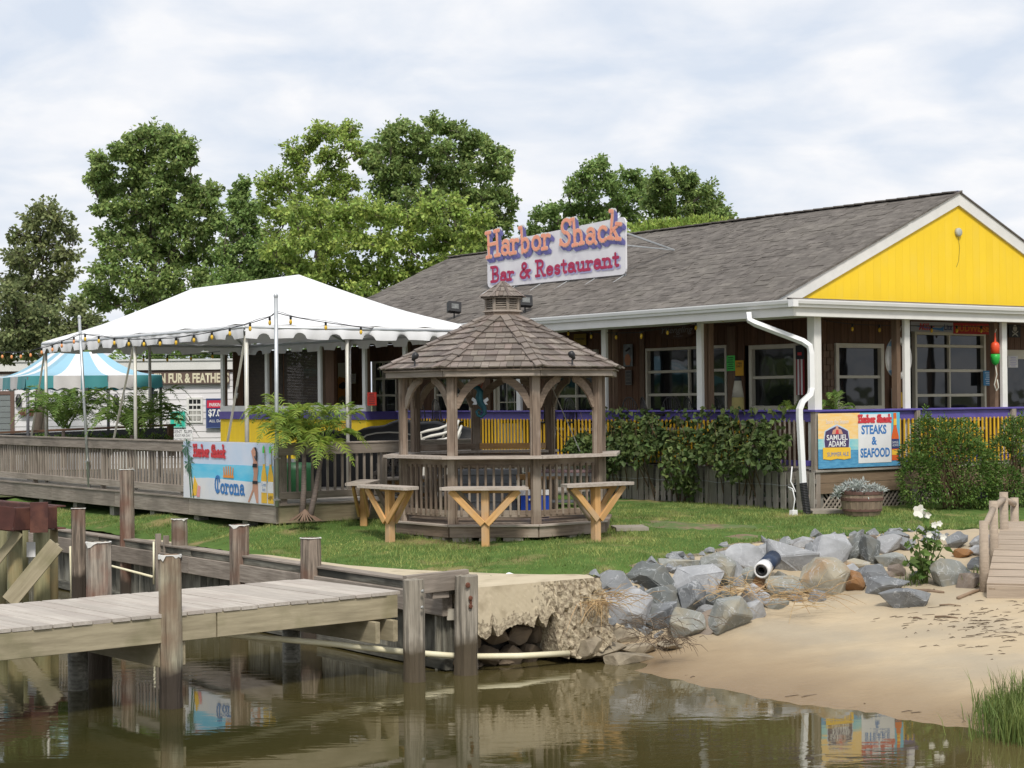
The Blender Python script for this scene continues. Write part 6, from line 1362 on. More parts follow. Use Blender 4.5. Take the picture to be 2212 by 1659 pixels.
# bush right of the banner, and its neighbour at the edge
def bush(name, lab, lobes, n, sz, mat, cat='bush', seed=1, aspect=.5, core=True):
    rng = np.random.RandomState(seed); c0_ = lobes[0][0]; root = thing(name, lab, cat, (c0_[0], c0_[1], c0_[2]-lobes[0][1][2])); pos = []; dirs = []
    vol = np.array([(l[1][0]*l[1][1]*l[1][2])**(2/3) for l in lobes]); vol /= vol.sum()
    for (c, r_), f_ in zip(lobes, vol):
        k = int(n*f_); d = rng.normal(size=(k, 3)); d /= np.linalg.norm(d, axis=1)[:, None]; rad = rng.uniform(.72, 1.04, k)**.8
        wob = 1+.13*np.sin(d[:, 0]*9+c[0]*3)*np.sin(d[:, 2]*8+c[1])+.06*np.sin(d[:, 1]*17)
        pos.append(np.array(c)+d*np.array(r_)*(rad*wob)[:, None]); dirs.append(d)
    pos = np.concatenate(pos); dirs = np.concatenate(dirs); g = pos[:, 2] > 1.2; pos, dirs = pos[g], dirs[g]
    me = leaves_mesh('foliage', pos, rng.uniform(sz*.7, sz*1.3, len(pos)), mat, rng, aspect=aspect, droop=.1, dirs=dirs); link('foliage', local(me, WMAT[root.name]), WMAT[root.name], root)
    mb = MB()
    for (c, r_) in lobes:
        for _ in range(4):
            e = Vector(c)+Vector(rng.normal(size=3)*.5*np.array(r_)); mb.tube([(c0_[0]+rng.randn()*.15, c0_[1], c0_[2]-lobes[0][1][2]), (Vector(c0_)+e)/2, e], [.02, .013, .005], 5)
    mb.build('branches', TWIG, root); return root
BU = leaf_mat('bush_leaf', (.13, .215, .045), (.06, .12, .025), .4)
def pb_(u, v, y): return tuple(PY(u, v, y))
bush('bush', 'big rounded green bush in front of the yellow balusters, right of the banner', [(pb_(2060, 1010, 31.8), (.62, .6, .72)), (pb_(1985, 1040, 31.6), (.36, .45, .52)), (pb_(2020, 955, 32.0), (.42, .4, .45)), (pb_(2110, 1030, 31.9), (.45, .5, .6)), (pb_(2075, 940, 32.2), (.35, .3, .30)), (pb_(1995, 935, 32.1), (.18, .2, .3)), (pb_(1965, 985, 31.9), (.2, .3, .25)), (pb_(2000, 905, 32.2), (.07, .1, .22))], 15000, .055, BU, seed=3)
bush('bush', 'second green bush cut off by the right edge of the picture', [(pb_(2190, 1010, 32.4), (.55, .6, .75)), (pb_(2170, 1050, 31.8), (.3, .4, .4)), (pb_(2230, 950, 32.6), (.5, .5, .5)), (pb_(2185, 935, 32.6), (.2, .2, .3))], 9000, .055, BU, seed=4)
# pink blossoms
# barrel planter with silver foliage
bp_ = PY(1862, 1090, 30.6); q = toL(bp_); g = tz(q.x, q.y); bc = Vector((bp_.x, bp_.y, g)); bl = thing('barrel_planter', 'half whisky barrel planter with rusty hoops and silver foliage', 'planter', bc)
for k in range(20):
    a = 2*math.pi*k/20; aw = 2*math.pi/20*.96; vs = []; prof = [(.30, 0), (.345, .12), (.36, .26), (.35, .42)]
    mb = MB(); pts_ = []
    for r_, z in prof:
        for da in (-aw/2, aw/2):
            for rr in (r_, r_-.03): pts_.append(bc+Vector((rr*math.cos(a+da), rr*math.sin(a+da), z)))
    fs = []
    for j in range(3):
        o_ = j*4; fs += [(o_, o_+2, o_+6, o_+4), (o_+1, o_+5, o_+7, o_+3), (o_, o_+4, o_+5, o_+1), (o_+2, o_+3, o_+7, o_+6)]
    fs += [(12, 14, 15, 13), (0, 1, 3, 2)]; mb.add(pts_, fs).build('stave', M('barrel_wood', (.30, .22, .16), (.17, .125, .09), scale=2.5, stretch=(6, 6, 1), rnd=.18, bump=.4), bl)
HOOP = M('rusty_hoop', (.15, .075, .06), (.09, .05, .04), scale=9, rnd=.05)
for z, r_ in ((.08, .337), (.26, .364), (.37, .36)):
    MB().lathe(bc+Z*z, [(r_, 0), (r_+.006, .002), (r_+.006, .05), (r_, .052)], 28).build('hoop', HOOP, bl)
MB().lathe(bc+Z*.36, [(.32, 0), (.31, .02), (.1, .04)], 16).build('soil', DIRT, bl)
DM = leaf_mat('silver_leaf', (.50, .53, .50), (.36, .39, .37), .2, .1, .1); rng = np.random.RandomState(8); pos = []; dirs = []
sv = thing('dusty_plant', 'silver-grey leafy plant spilling over the barrel planter', 'plant', bc+Z*.4)
for k in range(46):
    a = rng.uniform(0, 6.28); r_ = .36*math.sqrt(rng.rand())*1.0; c = np.array([bc.x+r_*1.25*math.cos(a)-.06, bc.y+r_*math.sin(a), bc.z+.52-.15*(r_/.36)**2+rng.uniform(-.04, .06)])
    for _ in range(26):
        d = rng.normal(size=3); d[2] = abs(d[2])*.8; d /= np.linalg.norm(d); pos.append(c+d*rng.uniform(0, .03)); dirs.append(d)
me = leaves_mesh('foliage', pos, rng.uniform(.06, .12, len(pos)), DM, rng, aspect=.22, droop=.0, dirs=np.array(dirs)); link('foliage', local(me, WMAT[sv.name]), WMAT[sv.name], sv)
mb = MB()
for _ in range(14): a = bc+Vector((rng.uniform(-.2, .2), rng.uniform(-.2, .2), .38)); mb.tube([a, a+Vector((rng.uniform(-.08, .08), rng.uniform(-.08, .08), .12))], .008, 5)
mb.build('stems', DM, sv)
# slabs on the grass
SLAB = M('paving_slab', (.34, .30, .25), (.26, .23, .19), scale=4, rnd=.05, bump=.3)
for (ua, va, ub, vb, lab) in ((1325, 1152, 1395, 1137, 'flat grey paving slab in the grass right of the gazebo'), (1745, 1112, 1815, 1104, 'grey paving slab below the porch lattice beside the barrel')):
    p = ground_hit((ua+ub)/2, (va+vb)/2); q = toL(p); g = tz(q.x, q.y); tag(obox('paving_slab', Vector((p.x, p.y, g+.03)), (Vector((1, .1, 0)).normalized(), Vector((-.1, 1, 0)).normalized(), Z), ((ub-ua)*p.y/3800, .6, .06), SLAB), lab, 'slab')
# ------------------------------------------------------------------ palms
PM = leaf_mat('palm_leaf', (.28, .38, .06), (.15, .24, .045), .35, .3, .5); PTR = M('palm_trunk', (.20, .155, .13), (.10, .08, .07), scale=4, stretch=(2, 2, 14), rnd=.1, bump=.6)
def frond(mb, base, ang, ln_, rise, drop, nl=24, leafl=.3):
    h = Vector((math.cos(ang), math.sin(ang), 0)); sidev = Vector((-h.y, h.x, 0)); pts = []
    for i in range(9): t = i/8; pts.append(base+h*(ln_*t*(1-.12*t))+Z*(rise*math.sin(t*1.9)-drop*t*t))
    mb.tube(pts, [.010*(1-.8*i/8)+.001 for i in range(9)], 4)
    for i in range(nl):
        t = .12+.88*i/(nl-1); k = min(7, int(t*8)); f_ = t*8-k; p = pts[k].lerp(pts[k+1], f_); tn = (pts[k+1]-pts[k]).normalized(); ll = leafl*math.sin(math.pi*min(1, .15+t*.85))**.6*(1.05-.45*t)
        for s_ in (-1, 1):
            d = (sidev*s_*random.uniform(.6, .9)+tn*random.uniform(.3, .8)+Z*random.uniform(-.15, .3)).normalized(); w_ = tn*.008; ll *= random.uniform(.75, 1.1); e = p+d*ll*.6; e2 = e+(d-Z*.55).normalized()*ll*.45
            mb.add([p-w_, p+w_, e+w_*1.1, e2, e-w_*1.1], [(0, 1, 2, 3, 4)])
def palm(name, lab, crowns, trunks, nf, ln_, seed, cat='palm', leafl=.3, mat=None, up=0):
    r_ = random.Random(seed); root = thing(name, lab, cat, trunks[0][0] if trunks else crowns[0]); 
    for tr_ in trunks: MB().tube(tr_, [.060, .045]+[.036]*(len(tr_)-2), 10).build('trunk', PTR, root, True)
    for c in crowns:
        for i in range(nf):
            mb = MB(); e = up+(1-up)*r_.random(); frond(mb, c+Vector((r_.uniform(-.03, .03), r_.uniform(-.03, .03), 0)), i*2.4+r_.uniform(-.2, .2), ln_*r_.uniform(.75, 1.1), ln_*(.15+.75*e), ln_*(.42-.1*e+.22*(1-e)), leafl=leafl)
            mb.build('frond', mat or PM, root)
    return root
g0 = ground_hit(657, 1124); 
palm('palm_tree', 'young palm with two slender trunks and yellow-green fronds in front of the deck railing', [PY(655, 968, 28.95)+Z*.12, PY(697, 962, 29.0)+Z*.05, PY(612, 955, 28.9)+Z*.2], [[PY(652, 1126, 28.75), PY(656, 1060, 28.8), PY(657, 990, 28.9), PY(655, 962, 28.95)], [PY(668, 1124, 28.7), PY(680, 1070, 28.8), PY(692, 1000, 28.95), PY(697, 960, 29.0)]], 17, .85, 5)
mb = MB(); r_ = random.Random(2)
for _ in range(60):
    a = r_.uniform(0, 6.28); p = PY(659, 1122, 28.72); mb.tube([p+Z*.16, p+Vector((.13*math.cos(a), .1*math.sin(a), .06)), p+Vector((.27*math.cos(a), .2*math.sin(a), -.02))], [.012, .01, .006], 4)
tag(mb.build('palm_roots', M('root_brown', (.20, .13, .09), rnd=0), None, o=PY(659, 1122, 28.72)), 'skirt of dry brown roots at the foot of the two palm trunks', 'roots')
PD = leaf_mat('palm_leaf_green', (.22, .34, .08), (.12, .21, .05), .35, .3, .4)
palm('palm_tree', 'bushy green palm behind the deck railing under the left tent pole', [PY(137, 930, 38)+Z*.05, PY(128, 920, 38.2), PY(146, 925, 38.1)], [[PY(137, 1010, 38), PY(137, 990, 38), PY(137, 930, 38)]], 14, 1.25, 6, mat=PD, leafl=.30, up=.45)
palm('palm_tree', 'feathery green palm behind the deck railing beneath the striped tent', [PY(282, 945, 36)+Z*.05, PY(292, 935, 36.2), PY(300, 945, 36.1)], [[PY(282, 1010, 36), PY(282, 990, 36), PY(285, 940, 36)]], 14, 1.35, 7, mat=PD, leafl=.32, up=.45)
palm('potted_palm', 'small palm with stiff fronds behind the porch railing at the corner', [PY(1808, 893, 32.7)], [[PY(1808, 960, 32.7), PY(1808, 930, 32.7), PY(1808, 893, 32.7)]], 13, .62, 9, cat='plant', mat=PD, leafl=.2)
palm('potted_palm', 'yellowing little palm just left of the downspout on the porch', [PY(1712, 893, 32.6)], [[PY(1712, 960, 32.6), PY(1712, 930, 32.6), PY(1712, 893, 32.6)]], 9, .35, 10, cat='plant', leafl=.12)
bx_ = thing('planter_box', 'long dark planter box with low foliage behind the left deck railing', 'planter', PY(180, 960, 38.5))
beam('box_side', PY(-30, 962, 42.0), PY(370, 948, 38.4), .05, .50, BLACK, bx_); beam('box_rim', PY(-30, 936, 42.0), PY(375, 918, 38.4), .14, .05, DARKW, bx_)
beam('box_end', PY(368, 917, 38.35), PY(368, 985, 38.35), .12, .10, DARKW, bx_)
bush('planter_greens', 'dark low foliage filling the planter box behind the left railing', [(pb_(90+50*i, 955, 39.6-.3*i), (.34, .25, .16)) for i in range(6)], 2200, .07, BU, cat='plant', seed=12)
# ------------------------------------------------------------------ striped tent, far left
ST_B = M('tent_pale_blue', (.36, .62, .76), (.32, .57, .72), scale=1, rnd=0, rough=.5, trans=.2); ST_G = M('tent_teal', (.06, .28, .29), (.05, .24, .26), scale=1, rnd=0, rough=.5, trans=.1)
bt = thing('striped_tent', 'blue and white striped canopy tent behind the palms', 'tent', PY(200, 990, 41))
A = PY(56, 812, 40); B = PY(350, 810, 40.6); A.z = B.z = (A.z+B.z)/2; dd_ = Vector((-.25, .97, 0)).normalized(); C = B+dd_*4.2; D_ = A+dd_*4.2+Vector((-1.0, 0, 0)); A2 = A
hk = PY(132, 760, 41.5).z; K1 = A.lerp(B, .33)+dd_*1.5; K2 = A.lerp(B, .56)+dd_*1.5; K1.z = K2.z = hk; K3 = D_.lerp(C, .35)-dd_*1.5; K3.z = hk; K4 = D_.lerp(C, .56)-dd_*1.5; K4.z = hk
def stripes(a, b, k1, k2, n, start=0, vl=.33):
    for i in range(n):
        s0_, s1_ = i/n, (i+1)/n; vs = []; m_ = 6
        for j in range(m_+1):
            t = j/m_; cv = .16*math.sin(math.pi*t)*.9
            vs += [a.lerp(b, s0_).lerp(k1.lerp(k2, s0_), t)-Z*cv, a.lerp(b, s1_).lerp(k1.lerp(k2, s1_), t)-Z*cv]
        fs = [(2*j, 2*j+1, 2*j+3, 2*j+2) for j in range(m_)]; mt = (i+start) % 2
        MB().add(vs, fs).build('canopy_stripe', ST_B if mt == 0 else TENT, bt, True)
        vs = []; q = 14; d = b-a
        for j in range(q+1):
            s_ = s0_+(s1_-s0_)*j/q; ph = (s_*n*2.2) % 1; lo = vl-.055*abs(math.cos(math.pi*ph)); p = a+d*s_; vs += [p, p-Z*lo+d.cross(Z).normalized()*(.02+.015*math.sin(s_*40))]
        MB().add(vs, [(2*j, 2*j+1, 2*j+3, 2*j+2) for j in range(q)]).build('valance_stripe', ST_G if mt == 0 else M('tent_white_shaded', (.62, .60, .58), rnd=0, trans=.1), bt, True)  # white valance stripes: canopy white darkened, their shade put into the colour
stripes(A, B, K1, K2, 5, 0); stripes(D_, A, K3, K1, 5, 0); stripes(B, C, K2, K4, 5, 0); stripes(C, D_, K4, K3, 5, 1)
MB().add([K1, K2, K4, K3], [(0, 1, 2, 3)]).build('canopy_top', TENT, bt)
for p in (A+Vector((.03, .03, 0)), A.lerp(B, .6)+dd_*.03, B+Vector((-.04, .03, 0)), C, D_): MB().tube([Vector((p.x, p.y, 1.4)), p-Z*.02], .035, 10).build('pole', M('dark_pole', (.10, .10, .11), rough=.4, rnd=0), bt, True)
# ------------------------------------------------------------------ white clapboard building behind
WY = 55.0; FW = Fr((0, WY, 0), (1, 0, 0), (0, -1, 0)); SID = M('white_clapboard', (.74, .72, .73), (.68, .66, .67), scale=1.5, rnd=.04, rough=.6)
cbn = thing('clapboard_building', 'long low white clapboard building covered with signs behind the tents', 'building', (-13, WY, 1.4))
wx0, wx1 = FW.uv(-120, 900)[0], FW.uv(540, 900)[0]; ztop = FW.uv(300, 800)[1]
z = 1.35; i = 0
while z < ztop:
    for a, b in ((wx0, wx0+6.1), (wx0+6.1, wx0+11.2), (wx0+11.2, wx1)): 
        c = FW.pt((a+b)/2, z+.10, .0); up = (Z*1+FW.n*-.09).normalized(); obox('clapboard', c, (FW.ux, up.cross(FW.ux), up), (b-a-.004, .02, .22), SID, cbn)
    z += .2
FW.box('core_wall', wx0, wx1, 1.3, ztop+.1, -.3, -.06, SID, cbn); FW.box('roof_trim', wx0, wx1, ztop, ztop+.28, -.05, .12, PAINTW, cbn); FW.box('roof', wx0, wx1, ztop+.28, ztop+.34, -6, .16, M('roof_white', (.6, .6, .58), rnd=0), cbn); FW.box('painted_roof_shadow', wx0, wx1, ztop-.08, ztop, -.04, .05, M('painted_shadow_dark', (.12, .08, .06), rnd=0), cbn)  # dark strip below the roof trim: its shadow put in as colour
def wwin(box_, rows=(.5,), cols=()):
    x0, x1, z0, z1 = FW.rect(*box_); w_ = FW.box('window', x0, x1, z0, z1, .02, .03, GLASS, cbn)
    for a, b, c, d in ((x0-.07, x0, z0-.07, z1+.07), (x1, x1+.07, z0-.07, z1+.07), (x0, x1, z1, z1+.07), (x0, x1, z0-.07, z0)): FW.box('frame', a, b, c, d, .0, .06, PAINTW, w_)
    for r__ in rows: FW.box('sash_bar', x0, x1, z0+(z1-z0)*r__-.03, z0+(z1-z0)*r__+.03, .03, .045, PAINTW, w_)
    for c__ in cols: FW.box('glazing_bar', x0+(x1-x0)*c__-.012, x0+(x1-x0)*c__+.012, z0, z1, .03, .044, PAINTW, w_)
    FW.box('blind', x0+.02, x1-.02, z0+.02, z0+(z1-z0)*.45, .031, .036, M('blind', (.42, .41, .38), rnd=0), w_)
wwin((*Z1(1285, 835), *Z1(1365, 970))); wwin((*Z1(1635, 908), *Z1(1735, 1090)), (.25, .5, .75), (.33, .66)); wwin((*Z1(592, 830), *Z1(680, 985)), (.33, .62))
x0, x1, z0, z1 = FW.rect(*Z1(1060, 920), *Z1(1235, 1250)); dr = FW.box('door', x0, x1, 1.4, z1, .02, .06, PAINTW, cbn); FW.box('pane', x0+.2, x1-.2, z1-1.0, z1-.15, .06, .07, M('pale_glass', (.5, .5, .48), rough=.2, rnd=0), dr)
for a, b in ((x0-.1, x0), (x1, x1+.1)): FW.box('door_trim', a, b, 1.4, z1+.1, .02, .08, PAINTW, cbn)
x0, x1, z0, z1 = FW.rect(*Z1(-120, 868), *Z1(95, 1250)); i = 0; z = 1.4
while z < z1: FW.box('shutter_slat', x0, x1, z+.006, min(z+.17, z1), .02, .06, M('grey_shutter', (.20, .22, .22), rnd=.04), cbn); z += .18
FW.box('shutter_frame', x1, x1+.12, 1.4, z1+.12, .02, .08, M('brown_frame', (.16, .10, .08), rnd=0), cbn); FW.box('shutter_frame', x0, x1, z1, z1+.12, .02, .08, M('brown_frame', (.16, .10, .08)), cbn)
for (u, v) in (Z1(168, 915), Z1(1008, 915)):
    p = FW.pt(*FW.uv(u, v), .1); MB().lathe(p, [(.03, -.2), (.10, -.1), (.10, .08), (.03, .2)], 8).build('wall_lantern', BLACK, cbn)
# signs on that building
sign(FW, *Z1(700, 672), *Z1(1990, 778), 'long brown signboard with cream lettering about fur and feather', M('sign_brown', (.15, .10, .08), rnd=0), name='signboard', d=.14, text=[('FIN FUR & FEATHERS', .495, .995, .10, .90, .035)], tmat=M('sign_cream', (.72, .66, .48), rnd=0), border=M('sign_rim', (.10, .07, .06), rnd=0))
sign(FW, *Z1(285, 815), *Z1(540, 935), 'white club sign with grey lettering under the striped tent', INK_W, name='signboard', d=.1, text=[('The\nWildcat Club', .30, .95, .45, .92, .01), ('Alumni Educational Association', .08, .92, .12, .30, 0)], tmat=M('ink_slate', (.25, .27, .36), rnd=0))
sign(FW, *Z1(735, 888), *Z1(960, 918), 'narrow sign of architects on the white wall', M('sign_grey', (.50, .48, .46), rnd=0), name='signboard', d=.1, text=[('SCOTT ASSOCS. ARCHITECTS', .03, .97, .2, .8, 0)], tmat=M('ink_slate', (.25, .27, .36)))
sign(FW, *Z1(1475, 1008), *Z1(1610, 1150), 'teal turn pike sign on the white wall', TEALS, name='signboard', d=.12, text=[('TURN\nPIKE', .18, .82, .2, .78, .01)], tmat=M('sign_gold', (.45, .50, .20), rnd=0), border=M('teal_rim', (.25, .6, .5), rnd=0))
r_, q = sign(FW, *Z1(1785, 898), *Z1(1960, 1155), 'navy and red parking price sign beside the yellow wall', INK_N, name='signboard', d=.12, text=[('$7.00', .12, .90, .36, .64, .03), ('ALL DAY', .15, .9, .20, .29, .01)], tmat=INK_W, border=M('navy_rim', (.08, .12, .25), rnd=0))
FW.box('panel_band', q[0]+.03, q[1]-.03, q[2]+(q[3]-q[2])*.68, q[3]-.06, .125, .128, M('sign_crimson', (.60, .02, .06), rnd=0), r_); FW.text('lettering', 'PARKING', q[0]+.1, q[1]-.1, q[2]+(q[3]-q[2])*.73, q[3]-.14, .132, INK_W, r_, bold=.02, shear=.15)
sign(FW, *Z1(1410, 1165), *Z1(1670, 1285), 'white transient slips price board low on the wall', INK_W, name='signboard', d=.12, text=[('TRANSIENT  SLIPS', .02, .98, .72, .95, .01), ('PER FOOT PER DAY', .28, .93, .46, .64, .01), ('ELECTRIC PER DAY', .40, .95, .22, .36, 0)], tmat=M('ink_grey', (.16, .15, .18), rnd=0))
nb = thing('name_board', 'carved dark red wooden name board on the white wall at left', 'sign', FW.pt(*FW.uv(*Z1(250, 1020)), .1)); x0, x1, z0, z1 = FW.rect(*Z1(160, 990), *Z1(340, 1048))
FW.poly('board', [(x0, (z0+z1)/2), (x0+.15, z0), (x1, z0), (x1, z1), (x0+.15, z1)], .1, M('board_red', (.16, .05, .045), rnd=0), nb, .04)
# green-roofed house seen through the bar opening
gh = thing('house', 'pale house with green roof seen through the bar opening', 'house', (-7, 62, 1.4)); FH = Fr((0, 60, 0), (1, 0, 0), (0, -1, 0)); ha, hb = FH.uv(600, 880)[0], FH.uv(760, 880)[0]
GHW = M('lavender_wall', (.50, .53, .68), rnd=0); FH.box('wall', ha, hb, 1.3, FH.uv(675, 815)[1], -5, 0, GHW, gh)
x0, x1, z0, z1 = FH.rect(600, 797, 760, 812); mb = MB(); mb.prism([FH.pt(ha-.2, z0, .5), FH.pt(hb+.2, z0, .5), FH.pt(hb+.2, z1, -2.2), FH.pt(ha-.2, z1, -2.2)], Z*.08); mb.build('roof', M('green_roof', (.05, .22, .16), rnd=0), gh)
FH.box('porch_rail', ha, hb, FH.uv(675, 842)[1], FH.uv(675, 837)[1], .4, .5, PAINTW, gh); FH.box('porch_band', ha, hb, FH.uv(675, 852)[1], FH.uv(675, 846)[1], .4, .5, PAINTW, gh); FH.box('porch_post', FH.uv(660, 850)[0], FH.uv(666, 850)[0], 1.4, FH.uv(675, 837)[1], .4, .5, PAINTW, gh); FH.box('window', FH.uv(672, 850)[0], FH.uv(690, 850)[0], FH.uv(675, 885)[1], FH.uv(675, 866)[1], .01, .05, M('teal_pane', (.06, .20, .16), rnd=0, rough=.2), gh)
# ------------------------------------------------------------------ riprap
def rock_mat(name, a, b, c, vein=.55):
    m = M(name, a, b, scale=2.6, rnd=.10, bump=1.3, rough=.85, c=c, cs=2.2, clo=.50, chi=.66, ca=.65, bscale=7, spec=.25)
    t = m.node_tree; N = t.nodes; K = t.links; bs = N['Principled BSDF']; src = bs.inputs['Base Color'].links[0].from_socket
    co = [n for n in N if n.type == 'VECT_MATH' and n.operation == 'ADD'][0]
    nz = N.new('ShaderNodeTexNoise'); nz.inputs['Scale'].default_value = 3.1; nz.inputs['Detail'].default_value = 3; nz.inputs['Distortion'].default_value = 1.4; K.new(co.outputs[0], nz.inputs[0])
    sb_ = N.new('ShaderNodeMath'); sb_.operation = 'SUBTRACT'; K.new(nz.outputs[0], sb_.inputs[0]); sb_.inputs[1].default_value = .5
    ab = N.new('ShaderNodeMath'); ab.operation = 'ABSOLUTE'; K.new(sb_.outputs[0], ab.inputs[0])
    mr = N.new('ShaderNodeMapRange'); mr.inputs[1].default_value = .0; mr.inputs[2].default_value = .016; mr.inputs[3].default_value = vein; mr.inputs[4].default_value = 0; K.new(ab.outputs[0], mr.inputs[0])
    mx = N.new('ShaderNodeMixRGB'); K.new(mr.outputs[0], mx.inputs[0]); K.new(src, mx.inputs[1]); mx.inputs[2].default_value = (.48, .49, .50, 1); K.new(mx.outputs[0], bs.inputs['Base Color'])
    return m
RT = {'g': rock_mat('rock_grey', (.235, .245, .255), (.14, .147, .155), (.19, .195, .18)), 'l': rock_mat('rock_pale', (.38, .385, .395), (.25, .255, .265), (.22, .225, .225)),
      'd': rock_mat('rock_dark', (.19, .20, .19), (.115, .125, .125), (.19, .17, .13)), 'o': rock_mat('rock_olive', (.29, .295, .27), (.18, .19, .18), (.31, .26, .17)),
      't': rock_mat('rock_tan', (.42, .38, .29), (.27, .25, .20), (.40, .22, .09)), 'r': rock_mat('rock_rust', (.27, .14, .06), (.16, .09, .045), (.15, .13, .10), .1), 'b': rock_mat('rock_brown', (.25, .20, .155), (.17, .14, .12), (.22, .20, .18), .1)}
CN = {'g': 'blue-grey', 'l': 'pale grey', 'd': 'dark', 'o': 'olive-grey', 't': 'tan and cream', 'r': 'rust-brown', 'b': 'brown'}
def ZA(x, y): return ((1900+x/2.212)/1.808, (2100+y/2.212)/1.808)
def ZB(x, y): return ((2300+x/2.212)/1.808, (1700+y/2.212)/1.808)
def ZC(x, y): return ((3000+x/2.212)/1.808, (1700+y/2.212)/1.808)
RK = [(ZA,1100,410,340,210,'g','angular boulder at the upper left end of the rocks, against the concrete'),(ZA,1400,365,410,240,'d','layered boulder second from the left in the upper row'),(ZA,1790,390,420,250,'l','flat-topped boulder in the middle of the upper row'),
(ZA,1185,610,410,290,'l','large boulder under the dry straw, beside the crumbled concrete'),(ZA,1540,540,350,200,'d','greenish boulder wedged below the layered boulder'),(ZA,1775,530,210,270,'g','upright boulder in the middle row'),
(ZA,1470,720,310,260,'g','streaked boulder at the front left above the sand'),(ZA,1740,755,270,250,'o','boulder with tan stains in the front row'),(ZA,1900,745,195,195,'b','smooth flat-faced stone in the front row'),(ZA,2110,700,330,310,'o','large mottled boulder at the front by the sand'),
(ZA,1955,548,200,120,'d','small stone between the upright and the mottled boulders'),(ZA,1990,310,270,280,'o','tall wedge boulder with an orange stripe'),(ZA,1690,240,350,100,'o','flat stone at the edge of the grass'),(ZA,2150,310,140,180,'l','rounded stone right of the striped wedge'),
(ZA,2060,160,160,90,'l','small stone at the grass edge above the wedge'),(ZA,1905,630,190,90,'l','small stone in a gap above the brown stone'),(ZB,1350,1075,330,220,'l','large boulder left of the culvert pipe'),(ZB,1505,1005,160,100,'l','small stone directly above the culvert pipe'),
(ZB,1760,1060,370,260,'l','very large boulder right of the culvert pipe'),(ZB,1860,930,160,90,'l','pointed stone on top behind the very large boulder'),(ZB,1920,1020,130,160,'g','narrow stone between two very large boulders'),(ZC,550,1010,280,240,'l','large rounded boulder at the middle of the top row'),
(ZB,1380,1225,160,140,'o','small stone under the left side of the culvert pipe'),(ZB,1470,1285,120,110,'r','small round stone under the culvert mouth'),(ZB,1640,1245,210,120,'d','flat stone below right of the culvert'),(ZB,1700,1325,300,170,'o','boulder at the sand below the culvert'),
(ZB,1410,1405,250,190,'l','boulder with purple tint in the middle of the lower slope'),(ZB,1630,1470,180,100,'o','small stone half sunk in the sand'),(ZB,1400,1525,210,170,'l','boulder partly hidden behind the mottled one'),(ZB,1180,1375,190,130,'o','stone under the striped wedge boulder'),
(ZB,1970,1395,130,100,'g','little pointed stone lying on the sand'),(ZB,1780,1420,120,70,'g','tiny stone among straw at the sand'),(ZC,490,1250,350,300,'t','huge boulder with orange stain, the most colourful one'),(ZC,735,1275,180,180,'r','boulder right beside the huge orange-stained one'),
(ZC,750,990,170,230,'d','tall boulder on the top row'),(ZC,880,1010,160,240,'d','tall cracked boulder next to the tall one on top'),(ZC,1045,955,200,160,'l','rounded boulder at the right end of the top row'),(ZC,1110,875,190,80,'g','flat stone at the lawn behind the top row'),
(ZC,1180,950,140,110,'g','stone touching the flowering plant on the left'),(ZC,1080,1095,250,130,'o','flat boulder below the right end of the top row'),(ZC,875,1225,260,180,'g','veined boulder in the middle between rust stone and plant'),(ZC,770,1115,190,80,'t','flat stone lying under the tall dark boulders'),
(ZC,690,1170,160,100,'l','stone above the rust boulder'),(ZC,1110,1170,130,100,'b','smooth pale brown stone near the plant'),(ZC,1060,1205,140,50,'b','thin flat stone near the plant'),(ZC,1030,1320,310,150,'g','low boulder behind the lone one on the sand'),
(ZC,1180,1430,350,180,'g','lone boulder lying forward on the sand'),(ZC,1570,1205,310,230,'o','big boulder right of the flowering plant'),(ZC,1730,1270,180,130,'b','wedge stone beside the footbridge base'),(ZC,1630,920,160,140,'g','stone behind the flowers at the lawn edge'),
(ZC,1680,1025,150,80,'r','flat stone behind the big olive boulder'),(ZC,1820,1120,170,120,'g','stone left of the footbridge posts'),(ZC,1885,920,270,110,'l','broad stone behind the footbridge posts'),(ZC,1820,1005,160,90,'l','stone just left of the second bridge post'),
(ZC,270,930,170,80,'l','stone peeping over the top row at the lawn'),(ZC,920,900,90,70,'b','small stone at the lawn above the cracked boulder'),(ZC,550,915,190,50,'g','flat stone at the very back of the top row'),(ZC,1270,1215,90,70,'g','small stone at the foot of the plant')]
GRP_R = 'riprap boulders between lawn and beach'
for i, (Zf, x, y_, w_, h_, tn, lab) in enumerate(RK):
    u, v = Zf(x, y_); pw, ph = w_/2.212/1.808, h_/2.212/1.808; b_ = ground_hit(u, v+ph*.40); D = b_.y; sx, sz = pw*D/3800*1.24, ph*D/3800*1.30; sy = max(.6*sx, min(sx, sz)*1.0)
    me = stone_mesh('boulder', 40+i, RT[tn], sx, sy, sz, 14+i % 6, .030, .045)
    p = PY(u, v, D+sy*.22); rz = random.Random(i).uniform(-.5, .5)
    o_ = link('boulder', me, Matrix.Translation(p) @ Matrix.Rotation(rz*.4, 4, 'Z')); tag(o_, CN[tn]+' '+lab, 'rock', GRP_R)
